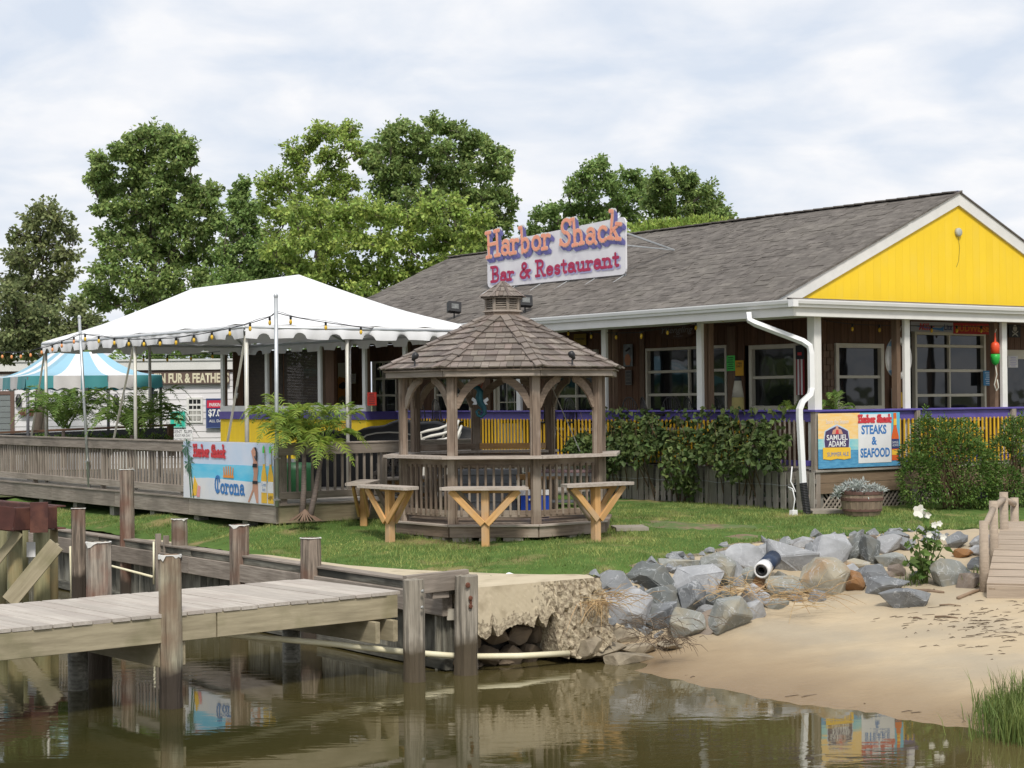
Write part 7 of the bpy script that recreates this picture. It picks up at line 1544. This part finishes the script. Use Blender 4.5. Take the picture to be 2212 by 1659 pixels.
# loose fill between and below the boulders
rng = np.random.RandomState(77); fm = MB(); fill = []
proto = [stone_mesh('pebble', 900+k, RT['g'], 1, .8, .7, 11, .02, .05) for k in range(5)]
pv_ = [([v.co.copy() for v in m_.vertices], [tuple(p.vertices) for p in m_.polygons]) for m_ in proto]
n_f = 0
while n_f < 230:
    x = rng.uniform(2.4, 9.6); y = float(edge_y(x))-rng.uniform(-.2, 1.0)*(.5+.5*min(1, (x-1.9)/3))
    if y < float(edge_y(x))-2.4+.0*x: continue
    s_ = rng.uniform(.04, .13) if n_f > 70 else rng.uniform(.16, .28)
    vs, fs = pv_[rng.randint(5)]; p = L(x, y, tz(x, y)+s_*.1); Mx = Matrix.Rotation(rng.uniform(0, 6.28), 4, 'Z')
    fm.add([p+(Mx @ (v*s_)) for v in vs], fs); n_f += 1
link('loose_rubble', mk('loose_rubble', fm.v, fm.f, RT['g']), kind='stuff')
for m_ in proto: bpy.data.meshes.remove(m_)
# culvert pipe in the rocks
cv = thing('culvert_pipe', 'black corrugated culvert inside a white pipe collar between the boulders', 'pipe', PY(1650, 1225, 25.4)); c = PY(1648, 1229, 25.0); ax_ = Vector((-.42, -.86, -.22)).normalized(); a_ = Z.cross(ax_).normalized(); b_ = ax_.cross(a_)
def ring(r0_, r1_, l0, l1, mat, nm_): 
    r0_ *= .57; r1_ *= .57; mb = MB(); n = 24; vs = []
    for (r__, l_) in ((r1_, l0), (r1_, l1), (r0_, l1), (r0_, l0)):
        for k in range(n): t = 2*math.pi*k/n; vs.append(c+ax_*l_+(a_*math.cos(t)+b_*math.sin(t))*r__)
    fs = [(i*n+k, i*n+(k+1) % n, ((i+1) % 4)*n+(k+1) % n, ((i+1) % 4)*n+k) for i in range(4) for k in range(n)]; return mb.add(vs, fs).build(nm_, mat, cv, True)
ring(.155, .20, -.10, .08, GUTTER, 'white_collar'); ring(.185, .205, -.5, -.10, M('pipe_navy', (.02, .035, .07), rough=.4), 'outer_pipe')
for k in range(5): ring(.085, .135, -.2+.06*k, -.16+.06*k, BLACK, 'corrugated_liner')
ring(.0, .165, -.26, -.22, BLACK, 'inner_dark')
# dry straw and twigs
STRAW = M('dry_straw', (.50, .36, .18), (.34, .23, .11), rnd=.2, island=.2); DRK = M('dark_twigs', (.17, .125, .085), rnd=.2)
def tuft(center, n, spread, ln_, mat, lab, name, cat, seed, down=-.4, aim=(0, 0, 0)):
    r_ = random.Random(seed); mb = MB()
    for _ in range(n):
        p = center+Vector((r_.gauss(0, spread), r_.gauss(0, spread*.6), r_.gauss(0, spread*.25))); d = Vector((r_.gauss(0, 1), r_.gauss(0, .6), r_.gauss(0, .35)+down))+Vector(aim); d.normalize(); l = ln_*r_.uniform(.4, 1.1)
        mb.tube([p, p+d*l*.5+Z*.02, p+d*l-Z*.03], [.005, .004, .002], 3, cap=False)
    o_ = tag(mb.build(name, mat, None, o=center), lab, cat); o_['kind'] = 'stuff'; return o_
tuft(PY(*ZA(930, 560), 22.75), 70, .09, .34, STRAW, 'tuft of dry yellow straw hanging over the crumbled concrete', 'dry_straw', 'straw', 1, aim=(.4, 0, -.3)); tuft(PY(*ZA(1080, 505), 22.9), 45, .16, .38, STRAW, 'strip of dry straw lying on the pale boulder', 'dry_straw', 'straw', 2, 0, aim=(1.2, 0, .1))
tuft(PY(*ZB(1290, 1325), 24.3), 60, .2, .5, STRAW, 'dry straw under the culvert pipe', 'dry_straw', 'straw', 3, -.1); tuft(PY(*ZB(1640, 1400), 24.0), 70, .35, .6, STRAW, 'long dry stems along the sand below the boulders', 'dry_straw', 'straw', 4, 0, aim=(1.5, 0, 0))
tuft(PY(*ZA(1560, 880), 22.4), 90, .16, .25, DRK, 'black seaweed caught under the front boulders', 'seaweed', 'seaweed', 5, -.2); tuft(PY(*ZA(1350, 770), 22.5), 80, .3, .3, DRK, 'dark seaweed line behind the broken concrete slab', 'seaweed', 'seaweed', 6, -.1, aim=(1, 0, -.1))
# driftwood at the rocks' foot and beach litter
for i, (pa, pb2, r_, lab) in enumerate((((1270, 1360), (1520, 1370), .035, 'brown driftwood branch lying in front of the flowering plant'), ((1640, 1420), (1920, 1325), .028, 'driftwood branch leaning toward the footbridge'), ((1480, 1480), (1665, 1485), .012, 'thin dark stick on the sand below the footbridge'), ((1250, 1590), (1330, 1600), .014, 'short dark stick on the upper sand'), ((1440, 1580), (1640, 1590), .014, 'pale stick among the litter on the sand'))):
    a, b = ground_hit(*ZC(*pa)), ground_hit(*ZC(*pb2)); m_ = (a+b)/2+Vector((0, .04, .03)); tag(MB().tube([a+Z*.02, m_, b+Z*.02], [r_, r_*.9, r_*.5], 6).build('driftwood', M('driftwood', (.26, .18, .12), (.17, .12, .08), rnd=.2, bump=.4), None, True, o=m_), lab, 'driftwood')
lit = MB(); r_ = random.Random(31)
for i in range(230):
    if i < 300: u, v = r_.gauss(2120, 90), r_.gauss(1345, 28)
    else: u, v = r_.uniform(1450, 2200), r_.uniform(1340, 1540)
    if u < 1880 and i < 300: continue
    if i > 190: u = r_.uniform(1250, 2150); v = float(np.interp(u, [1235, 1426, 1604, 1874, 2129], [1421, 1464, 1500, 1537, 1579]))-r_.uniform(3, 12)
    u += 60*math.sin(v*.9)*(i < 190); v = v+4*math.sin(u*.05)
    p = ground_hit(u, v); q = toL(p)
    if p.z < .02: continue
    l = r_.choice((.04, .08, .16, .28)) if i < 300 else r_.uniform(.03, .16); a = r_.uniform(-.35, .35); d = Vector((math.cos(a), math.sin(a), 0)); lit.tube([p+Z*.008, p+d*l*.5+Z*.02+Vector((0, r_.uniform(-.02, .02), 0)), p+d*l+Z*.006], [.004, .006, .002], 3)
lit.build('beach_litter', DRK, None, kind='stuff')
tb = ground_hit(1100, 1246); o_ = thing('litter', 'crumpled white paper lying where the grass meets the concrete', 'litter', tb); me = stone_mesh('paper', 5, INK_W, .16, .1, .06, 9, .1, .02); link('crumpled_paper', me, Matrix.Translation(tb+Z*.03), o_)
# ------------------------------------------------------------------ footbridge
fbg = thing('footbridge', 'small arched wooden footbridge with round posts at the right edge', 'bridge', PY(2180, 1285, 24.2)); BRW = M('bridge_wood', (.42, .34, .26), (.30, .24, .185), scale=2, stretch=WG, rnd=.1, bump=.3)
def fbp(u, v, y): return PY(u, v, y)
spn = [(0, 0.0), (1, .25), (2, .42), (3, .50), (4, .50), (5, .42)]
O_ = PY(2140, 1275, 23.9); O_.z = .80; fx_ = Vector((.37, 1, 0)).normalized(); wx_ = Vector((1, -.37, 0)).normalized()
def arch(s_): return .62*math.sin(min(1, s_/5.2)*math.pi/1.15)
for k in range(18):
    s_ = .1+k*.235; p = O_+fx_*s_+Z*(arch(s_)+.05); sl_ = math.atan2(arch(s_+.1)-arch(s_-.1), .2); fd = (fx_*math.cos(sl_)+Z*math.sin(sl_))
    obox('deck_board', p+wx_*.75, (wx_, fd, wx_.cross(fd)), (1.6, .215, .04), BRW, fbg)
for off in (.02, 1.45): 
    pts = [O_+wx_*off+fx_*s_+Z*(arch(s_)-.10) for s_ in np.arange(0, 4.6, .3)]
    for a, b in zip(pts[:-1], pts[1:]): beam('arch_beam', a, b, .08, .22, BRW, fbg)
beam('end_board', O_+wx_*-.05+Z*(-.08), O_+wx_*1.55+Z*-.08, .05, .24, BRW, fbg)
tops = []
for (u, vt, s_) in ((2125, 1125, .35), (2146, 1082, 1.25), (2168, 1063, 2.2), (2191, 1075, 3.2)):
    b = O_+wx_*-.06+fx_*s_; uu = b; ray_u = ray(u, vt); t = b.y/ray_u.y; top_ = CP+ray_u*t; b.x = top_.x; MB().tube([Vector((b.x, b.y, .5)), Vector((top_.x, b.y, top_.z))], [.068, .062], 12).build('post', BRW, fbg, True); tops.append(Vector((top_.x, b.y, top_.z-.10)))
for a, b in zip(tops[:-1], tops[1:]): MB().tube([a, b], .045, 8).build('handrail', BRW, fbg, True)
# ------------------------------------------------------------------ white-flowered tall plant
HB = leaf_mat('hibiscus_leaf', (.16, .25, .06), (.08, .15, .035), .3, .3, .3); hp = ground_hit(1993, 1262); hib = thing('flowering_plant', 'tall leafy plant with white blossoms among the rocks', 'plant', hp); rng = np.random.RandomState(5); pos = []; dirs = []; mb = MB()
hd = hp.y-.2; STM = M('green_stem', (.12, .16, .05), rnd=0)
for i, (u, v) in enumerate(((1994, 1098), (2000, 1110), (2022, 1130), (2030, 1150), (1962, 1165), (1978, 1140), (2040, 1175), (2010, 1150), (1955, 1200), (1985, 1180))):
    tip = PY(u, v, hd+rng.uniform(-.2, .2)); b = hp+Vector((rng.uniform(-.08, .08), rng.uniform(-.05, .05), 0)); pts = [b, b.lerp(tip, .5)+Vector((rng.uniform(-.05, .05), 0, .03)), tip]; mb.tube(pts, [.012, .009, .005], 5)
    for k in range(15):
        f_ = rng.uniform(.18, 1); p = pts[0].lerp(pts[1], f_*2) if f_ < .5 else pts[1].lerp(pts[2], f_*2-1); pos.append(tuple(p)); dirs.append((rng.normal(), rng.normal(), -.1))
mb.build('stems', STM, hib); me = leaves_mesh('foliage', pos, rng.uniform(.10, .19, len(pos)), HB, rng, aspect=.6, droop=.35, fold=True, dirs=np.array(dirs)); link('foliage', local(me, WMAT[hib.name]), WMAT[hib.name], hib)
FLW = M('white_petal', (.85, .85, .78), rnd=0, trans=.2)
for (u, v, s_) in ((1985, 1104, .10), (2003, 1112, .055), (2018, 1134, .05), (2029, 1131, .045), (2037, 1160, .05), (2007, 1155, .05)):
    c = PY(u, v, hd-.1); mb = MB()
    for k in range(5):
        a = k*1.2566; d = Vector((math.cos(a), -.35, math.sin(a))).normalized(); t = Vector((-math.sin(a), 0, math.cos(a))); mb.add([c, c+d*s_*.6+t*s_*.42, c+d*s_+t*s_*.2, c+d*s_-t*s_*.2, c+d*s_*.6-t*s_*.42], [(0, 1, 2, 3, 4)])
    mb.build('blossom', FLW, hib)
# ------------------------------------------------------------------ grass tufts
GT = leaf_mat('marsh_grass', (.20, .25, .07), (.11, .17, .045), .3, .3, .4)
def grass_tuft(c, n, h, spread, seed):
    r_ = random.Random(seed); mb = MB()
    for _ in range(n):
        p = c+Vector((r_.gauss(0, spread), r_.gauss(0, spread), -.02)); a = r_.uniform(0, 6.28); ln_ = h*r_.uniform(.4, 1.1); b = Vector((math.cos(a), math.sin(a), 0))*ln_*r_.uniform(.1, .5); w_ = Vector((-math.sin(a), math.cos(a), 0))*.005
        mb.add([p-w_, p+w_, p+b*.45+Z*ln_*.6+w_*.8, p+b*.45+Z*ln_*.6-w_*.8], [(0, 1, 2, 3)]); mb.add([p+b*.45+Z*ln_*.6-w_*.8, p+b*.45+Z*ln_*.6+w_*.8, p+b+Z*ln_*.85], [(0, 1, 2)])
    return mb
mb = MB()
for (u, v, n, s_, h) in ((2185, 1560, 700, .16, .42), (2212, 1600, 800, .2, .5), (2165, 1545, 200, .10, .30), (2235, 1540, 500, .2, .55)):
    q = ground_hit(u, v); q.z = max(q.z, -.02); g_ = grass_tuft(q, n, h, s_, int(u)); mb.add(g_.v, g_.f)
tag(mb.build('marsh_grass', GT, None, o=ground_hit(2190, 1570)), 'clump of green marsh grass at the water edge in the lower right corner', 'grass clump')
for j, (u, v, lab) in enumerate(((2115, 1262, 'tuft of thin green grass at the base of the footbridge'), (*ZC(1230, 1290), 'small pale yellow-green plant on the sand below the flowering plant'))):
    q = ground_hit(u, v); tag(grass_tuft(q, 90, .34-.1*j, .08, 50+j).build('grass_tuft', GT, None, o=q), lab, 'grass clump')
wd_ = MB()
for k in range(26):
    mid = R(-140+k*5.2); p = Vector((GC.x+1.72*math.cos(mid), GC.y+1.72*math.sin(mid), 0)); q = toL(p); p.z = tz(q.x, q.y)
    if k % 3: continue
    g_ = grass_tuft(p, 26, .14, .05, 300+k); wd_.add(g_.v, g_.f)
wd_.build('gazebo_weeds', GT, None, kind='stuff')
# worn earth in the lawn
EARTH = M('worn_earth', (.25, .185, .12), (.16, .115, .07), scale=4, rnd=0, bump=.6, rough=.95, c=(.10, .15, .045), cs=3.2, clo=.42, chi=.56)
def patch(nm, pts):
    hs = [ground_hit(u, v) for u, v in pts]; q = [toL(h) for h in hs]; cx = sum(a.x for a in q)/len(q); cy = sum(a.y for a in q)/len(q); vs = [L(cx, cy, tz(cx, cy)+.020)]; fs = []; m_ = len(q)
    for f_ in (.5, 1):
        for a in q: x, y = cx+(a.x-cx)*f_, cy+(a.y-cy)*f_; vs.append(L(x, y, tz(x, y)+(.018 if f_ < 1 else -.010)))
    for k in range(m_): fs += [(0, 1+k, 1+(k+1) % m_), (1+k, 1+m_+k, 1+m_+(k+1) % m_, 1+(k+1) % m_)]
    link(nm, mk(nm, vs, fs, EARTH, True), kind='structure'); return [(a.x, a.y) for a in q]
PATH1 = patch('dirt_path', [(1378,1132),(1400,1124),(1430,1124),(1470,1129),(1530,1133),(1600,1135),(1680,1137),(1640,1143),(1560,1145),(1490,1147),(1440,1143),(1405,1141)])
PATH2 = patch('dirt_patch', [(1555,1160),(1590,1154),(1625,1153),(1650,1157),(1640,1164),(1600,1167),(1570,1166)])
# lawn grass blades
GB = M('lawn_grass', (.36, .40, .13), (.12, .20, .05), scale=.9, rnd=.38, rough=.55, trans=.3, island=.45, detail=5, spec=.25, lo=.35, hi=.65)
rng = np.random.RandomState(2); n = 210000; xx = rng.uniform(.35, 12, n); yy = rng.uniform(-2.2, 19, n)
ey = np.interp(xx, [2.0, 2.4, 3.9, 6.1, 8.0, 9.3, 11, 18], [.45, .55, .95, 1.55, 1.45, .8, .1, -1.0])
apx = np.interp(yy, [0, .3, .52, .72, 1.2, 1.9, 2.6, 3.7, 6, 9, 13, 18], [2.5, 2.6, 2.35, 1.9, 1.42, 1.05, .75, .45, .40, .42, .38, .40])
patch = np.sin(xx*1.9+1)*np.sin(yy*1.3)+.6*np.sin(xx*4.3+yy*2.7)+.4*np.sin(xx*9.1-yy*6.3)
ok = (yy > ey+.04+.06*np.sin(xx*7)) & (xx > apx+.02+.04*np.sin(yy*9)) & ~((xx > DX-.02) & (yy > DY-.02)) & (xx < PX_-.2+(yy < PY_-.1)*5)
bx_, by_ = toL(GC).x, toL(GC).y; ok &= ((xx-bx_)**2+(yy-by_)**2 > 1.62**2)
for pg_ in (PATH1, PATH2):
    ins_ = np.zeros(n, bool); j = len(pg_)-1
    for i in range(len(pg_)):
        (xi, yi), (xj, yj) = pg_[i], pg_[j]; c_ = ((yi > yy) != (yj > yy)) & (xx < (xj-xi)*(yy-yi)/(yj-yi+1e-12)+xi); ins_ ^= c_; j = i
    ok &= ~(ins_ & (rng.rand(n) < .9))
dry = np.exp(-(((xx-6.9)/.7)**2+((yy-2.6)/.28)**2)); ok &= rng.rand(n) > dry*.7
ok &= rng.rand(n) < np.clip(.93+patch*.10, .45, 1); xx, yy, patch = xx[ok], yy[ok], patch[ok]
0 and print('NB', ((xx > 1) & (xx < 2) & (yy > 2.5) & (yy < 3.5)).sum(), ((xx > 4) & (xx < 5) & (yy > 1.5) & (yy < 2.5)).sum(), len(xx), toL(ground_hit(972, 1212)))
zz = np.zeros(len(xx))
for s_ in range(0, len(xx), 4000): zz[s_:s_+4000] = TZ(xx[s_:s_+4000], yy[s_:s_+4000])
m_ = len(xx); cl = rng.uniform([.8, 0], [9.5, 8], (110, 2)); d2 = np.min((xx[:, None]-cl[None, :, 0])**2+(yy[:, None]-cl[None, :, 1])**2, axis=1); tall = 1+1.3*np.exp(-d2/.012); P = np.stack([B0.x+X2.x*xx+Y1.x*yy, B0.y+X2.y*xx+Y1.y*yy, zz-.01], 1); ang = rng.uniform(0, 6.28, m_)
hgt = rng.uniform(.025, .06, m_)*tall*(1+.35*np.clip(patch, -1, 1.2)); near_edge = np.minimum(yy-np.interp(xx, [2.0, 3.9, 8.0, 12], [.5, .95, 1.45, 0]), 1); w_ = rng.uniform(.004, .008, m_)
T_ = np.stack([np.cos(ang), np.sin(ang), 0*ang], 1); Bn = np.stack([np.cos(ang+rng.uniform(0, 6, m_)), np.sin(ang+rng.uniform(0, 6, m_)), 0*ang], 1)*(hgt*rng.uniform(.2, .9, m_))[:, None]
V = np.stack([P-T_*w_[:, None], P+T_*w_[:, None], P+Bn+np.array([0, 0, 1])*hgt[:, None]], 1).reshape(-1, 3)
me = bpy.data.meshes.new('grass'); nv = len(V); me.vertices.add(nv); me.vertices.foreach_set('co', V.ravel()); me.loops.add(nv); me.loops.foreach_set('vertex_index', np.arange(nv)); me.polygons.add(m_); me.polygons.foreach_set('loop_start', np.arange(0, nv, 3)); me.polygons.foreach_set('loop_total', np.full(m_, 3)); me.materials.append(GB); me.update(); me.validate()
link('grass', me, kind='stuff')
# ------------------------------------------------------------------ trees
BARK = M('bark', (.13, .105, .08), (.07, .055, .045), scale=3, stretch=(3, 3, .8), rnd=.1, bump=.6)
TL = {'dk': leaf_mat('leaf_dark', (.27, .31, .13), (.14, .18, .075), .5, .4, .4), 'gr': leaf_mat('leaf_green', (.31, .42, .14), (.155, .235, .07), .5, .45, .5), 'yl': leaf_mat('leaf_yellowish', (.42, .54, .14), (.21, .31, .07), .5, .45, .45),
      'mg': leaf_mat('leaf_mid', (.30, .43, .14), (.15, .24, .07), .5, .45, .4)}
def tree(lab, D, lobes, base_u, mat, seed, dens=1.0, size=.20, name='tree', cat='tree', spread=.55, lean=None, group='trees behind the restaurant', airy=0):
    rng = np.random.RandomState(seed); b = PY(base_u, 870, D); b.z = 1.38; root = thing(name, lab, cat, b, 0, group); us = [l[0] for l in lobes]; halfw = (max(us)-min(us))/2*D/3800+.5
    LB = []
    for (u, v, r_) in lobes:
        rr = r_*D/3800
        for cp in range(2):
            off = rng.uniform(-1, 1)*halfw*spread if cp else rng.uniform(-.9, .2)*halfw*spread
            y_ = D+off; c = PY(u, v, y_); LB.append((np.array(c), rr*(1.0 if cp == 0 else .85)))
    pos = []; dirs = []
    for c, rr in LB:
        nsub = int(11*dens)+2
        d = rng.normal(size=(nsub, 3)); d /= np.linalg.norm(d, axis=1)[:, None]; sc = c+d*rr*(rng.uniform(.3, 1.0, nsub)**.7*1.10*np.where(rng.rand(nsub) < .16, 1.28, 1))[:, None]*np.array([1, 1, .9])
        for s_ in sc:
            k = int(rng.uniform(36, 72)*(rr/.55)**1.1*(1-airy*.45)); sr = rr*rng.uniform(.22, .42); e = rng.normal(size=(k, 3)); e /= np.linalg.norm(e, axis=1)[:, None]; pp = s_+e*sr*(rng.rand(k)**.6*np.where(rng.rand(k) < .12, 1.7, 1))[:, None]*np.array([1.1, 1.1, .75]); pos.append(pp); dirs.append(e*.7)
        for _ in range(3):      # leafy sprigs reaching out of the crown
            e = rng.normal(size=3); e[2] = abs(e[2])*.9+.1; e /= np.linalg.norm(e); k = int(16+16*rng.rand()); t = rng.uniform(.8, 1.6, k)[:, None]
            pos.append(c+e*rr*t+rng.normal(size=(k, 3))*(.13-.05*t)); dirs.append(np.repeat(e[None]*.8, k, 0))
    pos = np.concatenate(pos); dirs = np.concatenate(dirs); g = pos[:, 2] > 1.5; pos, dirs = pos[g], dirs[g]
    me = leaves_mesh('crown', pos, rng.uniform(size*.45, size*.95, len(pos)), mat, rng, aspect=.62, droop=.45, dirs=dirs); link('crown', local(me, WMAT[root.name]), WMAT[root.name], root)
    mb = MB(); topz = max(c[2] for c, _ in LB); tz_ = 1.3+(topz-1.3)*.72; cx = np.mean([c[0] for c, _ in LB]); cy = D
    tk = [Vector((b.x, b.y, 1.2)), Vector((b.x+.3*(cx-b.x), cy, 1.2+(tz_-1.2)*.35)), Vector((b.x+.8*(cx-b.x), cy, 1.2+(tz_-1.2)*.7)), Vector((cx, cy, tz_))]; R0 = .028*(topz-1)+.04; mb.tube(tk, [R0, R0*.75, R0*.5, R0*.25], 9); MB_t = mb.build('trunk', BARK, root, True)
    mb = MB()
    nodes = [(tk[i_].lerp(tk[i_+1], f_), R0*(.6-.12*i_)) for i_ in range(1, 3) for f_ in (0, .33, .66)]+[(tk[3], R0*.25)]
    for c, rr in sorted(LB, key=lambda q: (Vector(q[0])-tk[2]).length):
        e = Vector(c); st, rn_ = min(nodes, key=lambda q: (q[0]-e).length+max(0, q[0].z-e.z)*1.6); nodes.append((e.copy(), max(.018, rn_*.62))); m_ = st.lerp(e, .55)+Vector((rng.uniform(-.2, .2), rng.uniform(-.2, .2), -.12*(e-st).length)); mb.tube([st, m_, e], [rn_*.62, rn_*.45, max(.015, rn_*.3)], 5)
        for _ in range(3): e2 = e+Vector(rng.normal(size=3)*rr*.6); mb.tube([m_, (m_+e2)/2+Z*.1, e2], [.022, .014, .006], 4, cap=False)
    mb.build('branches', BARK, root); return root
tree('dark thin tree with brownish leaves at the far left', 50, [(95,455,18),(72,478,20),(120,470,22),(45,515,20),(85,515,28),(140,505,24),(35,560,24),(70,560,28),(115,555,28),(150,550,18),(28,610,28),(70,610,30),(120,610,26),(150,590,14),(60,655,30),(110,655,26)], 85, TL['dk'], 1, .8, .18, airy=.5)
tree('low dark scrubby tree in the lower left behind the striped tent', 46, [(15,640,32),(45,690,38),(95,700,40),(10,710,36),(140,715,36),(60,740,34),(180,700,28),(120,745,30),(20,755,30),(165,670,16),(215,720,28)], 60, TL['dk'], 2, 1.1, .16)
tree('tall broad green tree left of centre with open lobed crown', 60, [(325,292,22),(300,300,22),(352,298,22),(375,305,20),(402,318,18),(258,330,18),(280,335,24),(335,335,28),(380,345,26),(410,345,12),(212,345,14),(225,365,20),(300,370,28),(360,375,28),(205,395,18),(235,410,24),(290,410,30),(350,410,30),(400,395,18),(425,415,20),(460,415,14),(245,455,22),(290,455,32),(345,455,34),(400,450,28),(445,445,24),(465,470,16),(215,450,14),(270,500,28),(330,500,34),(390,500,34),(440,500,28),(225,510,14),(250,540,28),(310,545,34),(370,550,36),(430,550,34),(235,590,28),(300,600,36),(370,610,38),(440,610,34),(200,625,18),(230,650,26),(300,655,34),(370,650,34),(180,650,14)], 330, TL['gr'], 3, 1.0, .20)
tree('narrow pointed green tree between the two tallest crowns', 58, [(524,398,11),(520,420,16),(505,440,16),(540,450,16),(515,470,22),(545,490,22),(490,490,18),(510,520,28),(545,540,28),(485,550,26),(520,580,34),(560,600,30),(490,610,30)], 525, TL['mg'], 4, 1.0, .18, group='trees behind the restaurant')
tree('tall pale airy tree with bare branches showing at centre', 64, [(690,278,18),(708,290,16),(735,285,16),(758,283,16),(680,300,14),(755,310,18),(630,325,18),(645,345,20),(665,320,14),(780,330,14),(640,372,20),(700,345,14),(600,385,16),(572,395,16),(615,405,20),(660,400,16),(585,425,22),(640,435,22),(690,420,14),(570,455,20),(610,465,28),(660,470,26),(740,420,14),(760,400,14),(712,372,13),(728,392,12),(692,388,12),(716,332,12),(738,352,11),(702,450,14),(720,410,12),(745,385,12),(720,460,22),(770,450,20),(590,510,30),(650,520,32),(710,510,30),(770,500,26)], 700, TL['yl'], 5, .8, .17, airy=.35)
tree('tall dense green tree just left of the roof sign', 62, [(868,275,16),(845,295,18),(935,265,14),(955,275,16),(905,290,22),(985,285,16),(1010,295,16),(820,325,22),(860,330,26),(905,330,28),(955,325,28),(1005,325,24),(1040,310,18),(1062,330,20),(805,355,18),(1095,340,10),(840,370,28),(890,375,30),(945,375,32),(1000,370,30),(1050,370,26),(1085,375,20),(830,415,28),(880,425,32),(935,420,28),(990,425,30),(1045,425,30),(1085,420,22),(1105,440,10),(850,465,30),(910,470,32),(970,475,32),(1030,475,34),(1085,470,24),(1075,520,30),(1020,530,34)], 930, TL['gr'], 6, 1.0, .20)
tree('yellow-green spreading tree in front of the tall ones behind the white tent peak', 56, [(640,470,26),(690,460,28),(740,470,30),(785,455,26),(830,465,28),(880,475,28),(930,455,28),(985,450,28),(1035,480,26),(650,520,32),(710,525,34),(770,520,34),(830,525,34),(890,530,34),(950,520,34),(1010,520,30),(590,545,30),(640,575,34),(700,585,36),(760,580,36),(820,585,36),(880,590,30),(940,575,24),(990,560,24),(780,625,30),(840,635,24),(720,630,32),(670,620,32)], 830, TL['yl'], 7, 1.0, .19)
tree('dark green low tree filling the gap above the white tent', 57, [(500,600,34),(560,580,34),(560,630,32),(610,600,32),(470,640,32),(520,650,32),(580,560,24),(620,560,26),(430,680,30),(480,690,30),(540,680,28)], 540, TL['mg'], 8, 1.0, .18)
tree('rounded bright green tree directly right behind the roof sign', 66, [(1285,360,14),(1300,355,12),(1265,385,18),(1305,385,20),(1235,410,16),(1275,415,24),(1325,405,22),(1360,380,16),(1385,395,16),(1380,420,22),(1335,440,26),(1285,455,28),(1235,450,22),(1195,455,18),(1165,465,14),(1205,485,24),(1255,495,28),(1310,490,28),(1365,470,26),(1150,500,16),(1180,520,22),(1390,500,20)], 1290, TL['mg'], 9, 1.1, .18)
tree('rounded dark green tree farthest right above the roof ridge', 62, [(1425,385,16),(1462,378,14),(1490,388,16),(1410,410,18),(1445,410,24),(1490,412,24),(1525,415,18),(1545,440,16),(1405,445,18),(1440,450,24),(1490,450,22),(1530,460,22),(1568,468,14),(1580,485,9),(1420,485,24),(1470,490,24),(1520,490,22),(1560,492,16),(1400,520,20),(1450,525,20)], 1490, TL['gr'], 10, 1.1, .18)
bush('hedge', 'yellowish scrub showing just above the roof ridge right of the sign', [(pb_(1390+28*i, 512-3*i, 58), (.8, .8, .45)) for i in range(6)], 6000, .13, TL['yl'], cat='hedge', seed=20)
bush('hedge', 'green hedge behind the clapboard building, seen under the white tent', [(pb_(300+42*i, 795, 59), (.9, .9, 1.1)) for i in range(6)], 12000, .14, TL['mg'], cat='hedge', seed=21)
bush('hedge', 'green shrubs seen through the opening beside the bar', [(pb_(640+30*i, 800, 66), (.9, .9, 1.2)) for i in range(4)], 6000, .14, TL['mg'], cat='hedge', seed=22)
bush('hedge', 'shrubs behind the left end of the clapboard building', [(pb_(-30+45*i, 775, 60), (.9, .9, .8)) for i in range(5)], 8000, .14, TL['gr'], cat='hedge', seed=23)
# the wooded far shore of the harbour, behind the camera; the windows mirror it
rng = np.random.RandomState(60); pos = []
for k in range(9000):
    a = rng.uniform(R(100), R(330)); r_ = 150+rng.uniform(0, 25); h = 7+3.5*math.sin(a*9)+2*math.sin(a*23+1)+1.2*math.sin(a*61); pos.append((r_*math.cos(a), r_*math.sin(a), rng.uniform(0, 1)**.8*h+1.0))
pos = [p for p in pos if toL(p).x < -20 or toL(p).y < -60]
me = leaves_mesh('far_shore_trees', pos, rng.uniform(1.4, 3.0, len(pos)), TL['gr'], rng, aspect=.8, droop=.1); link('far_shore_trees', me, kind='stuff')
scn.view_layers[0].update()
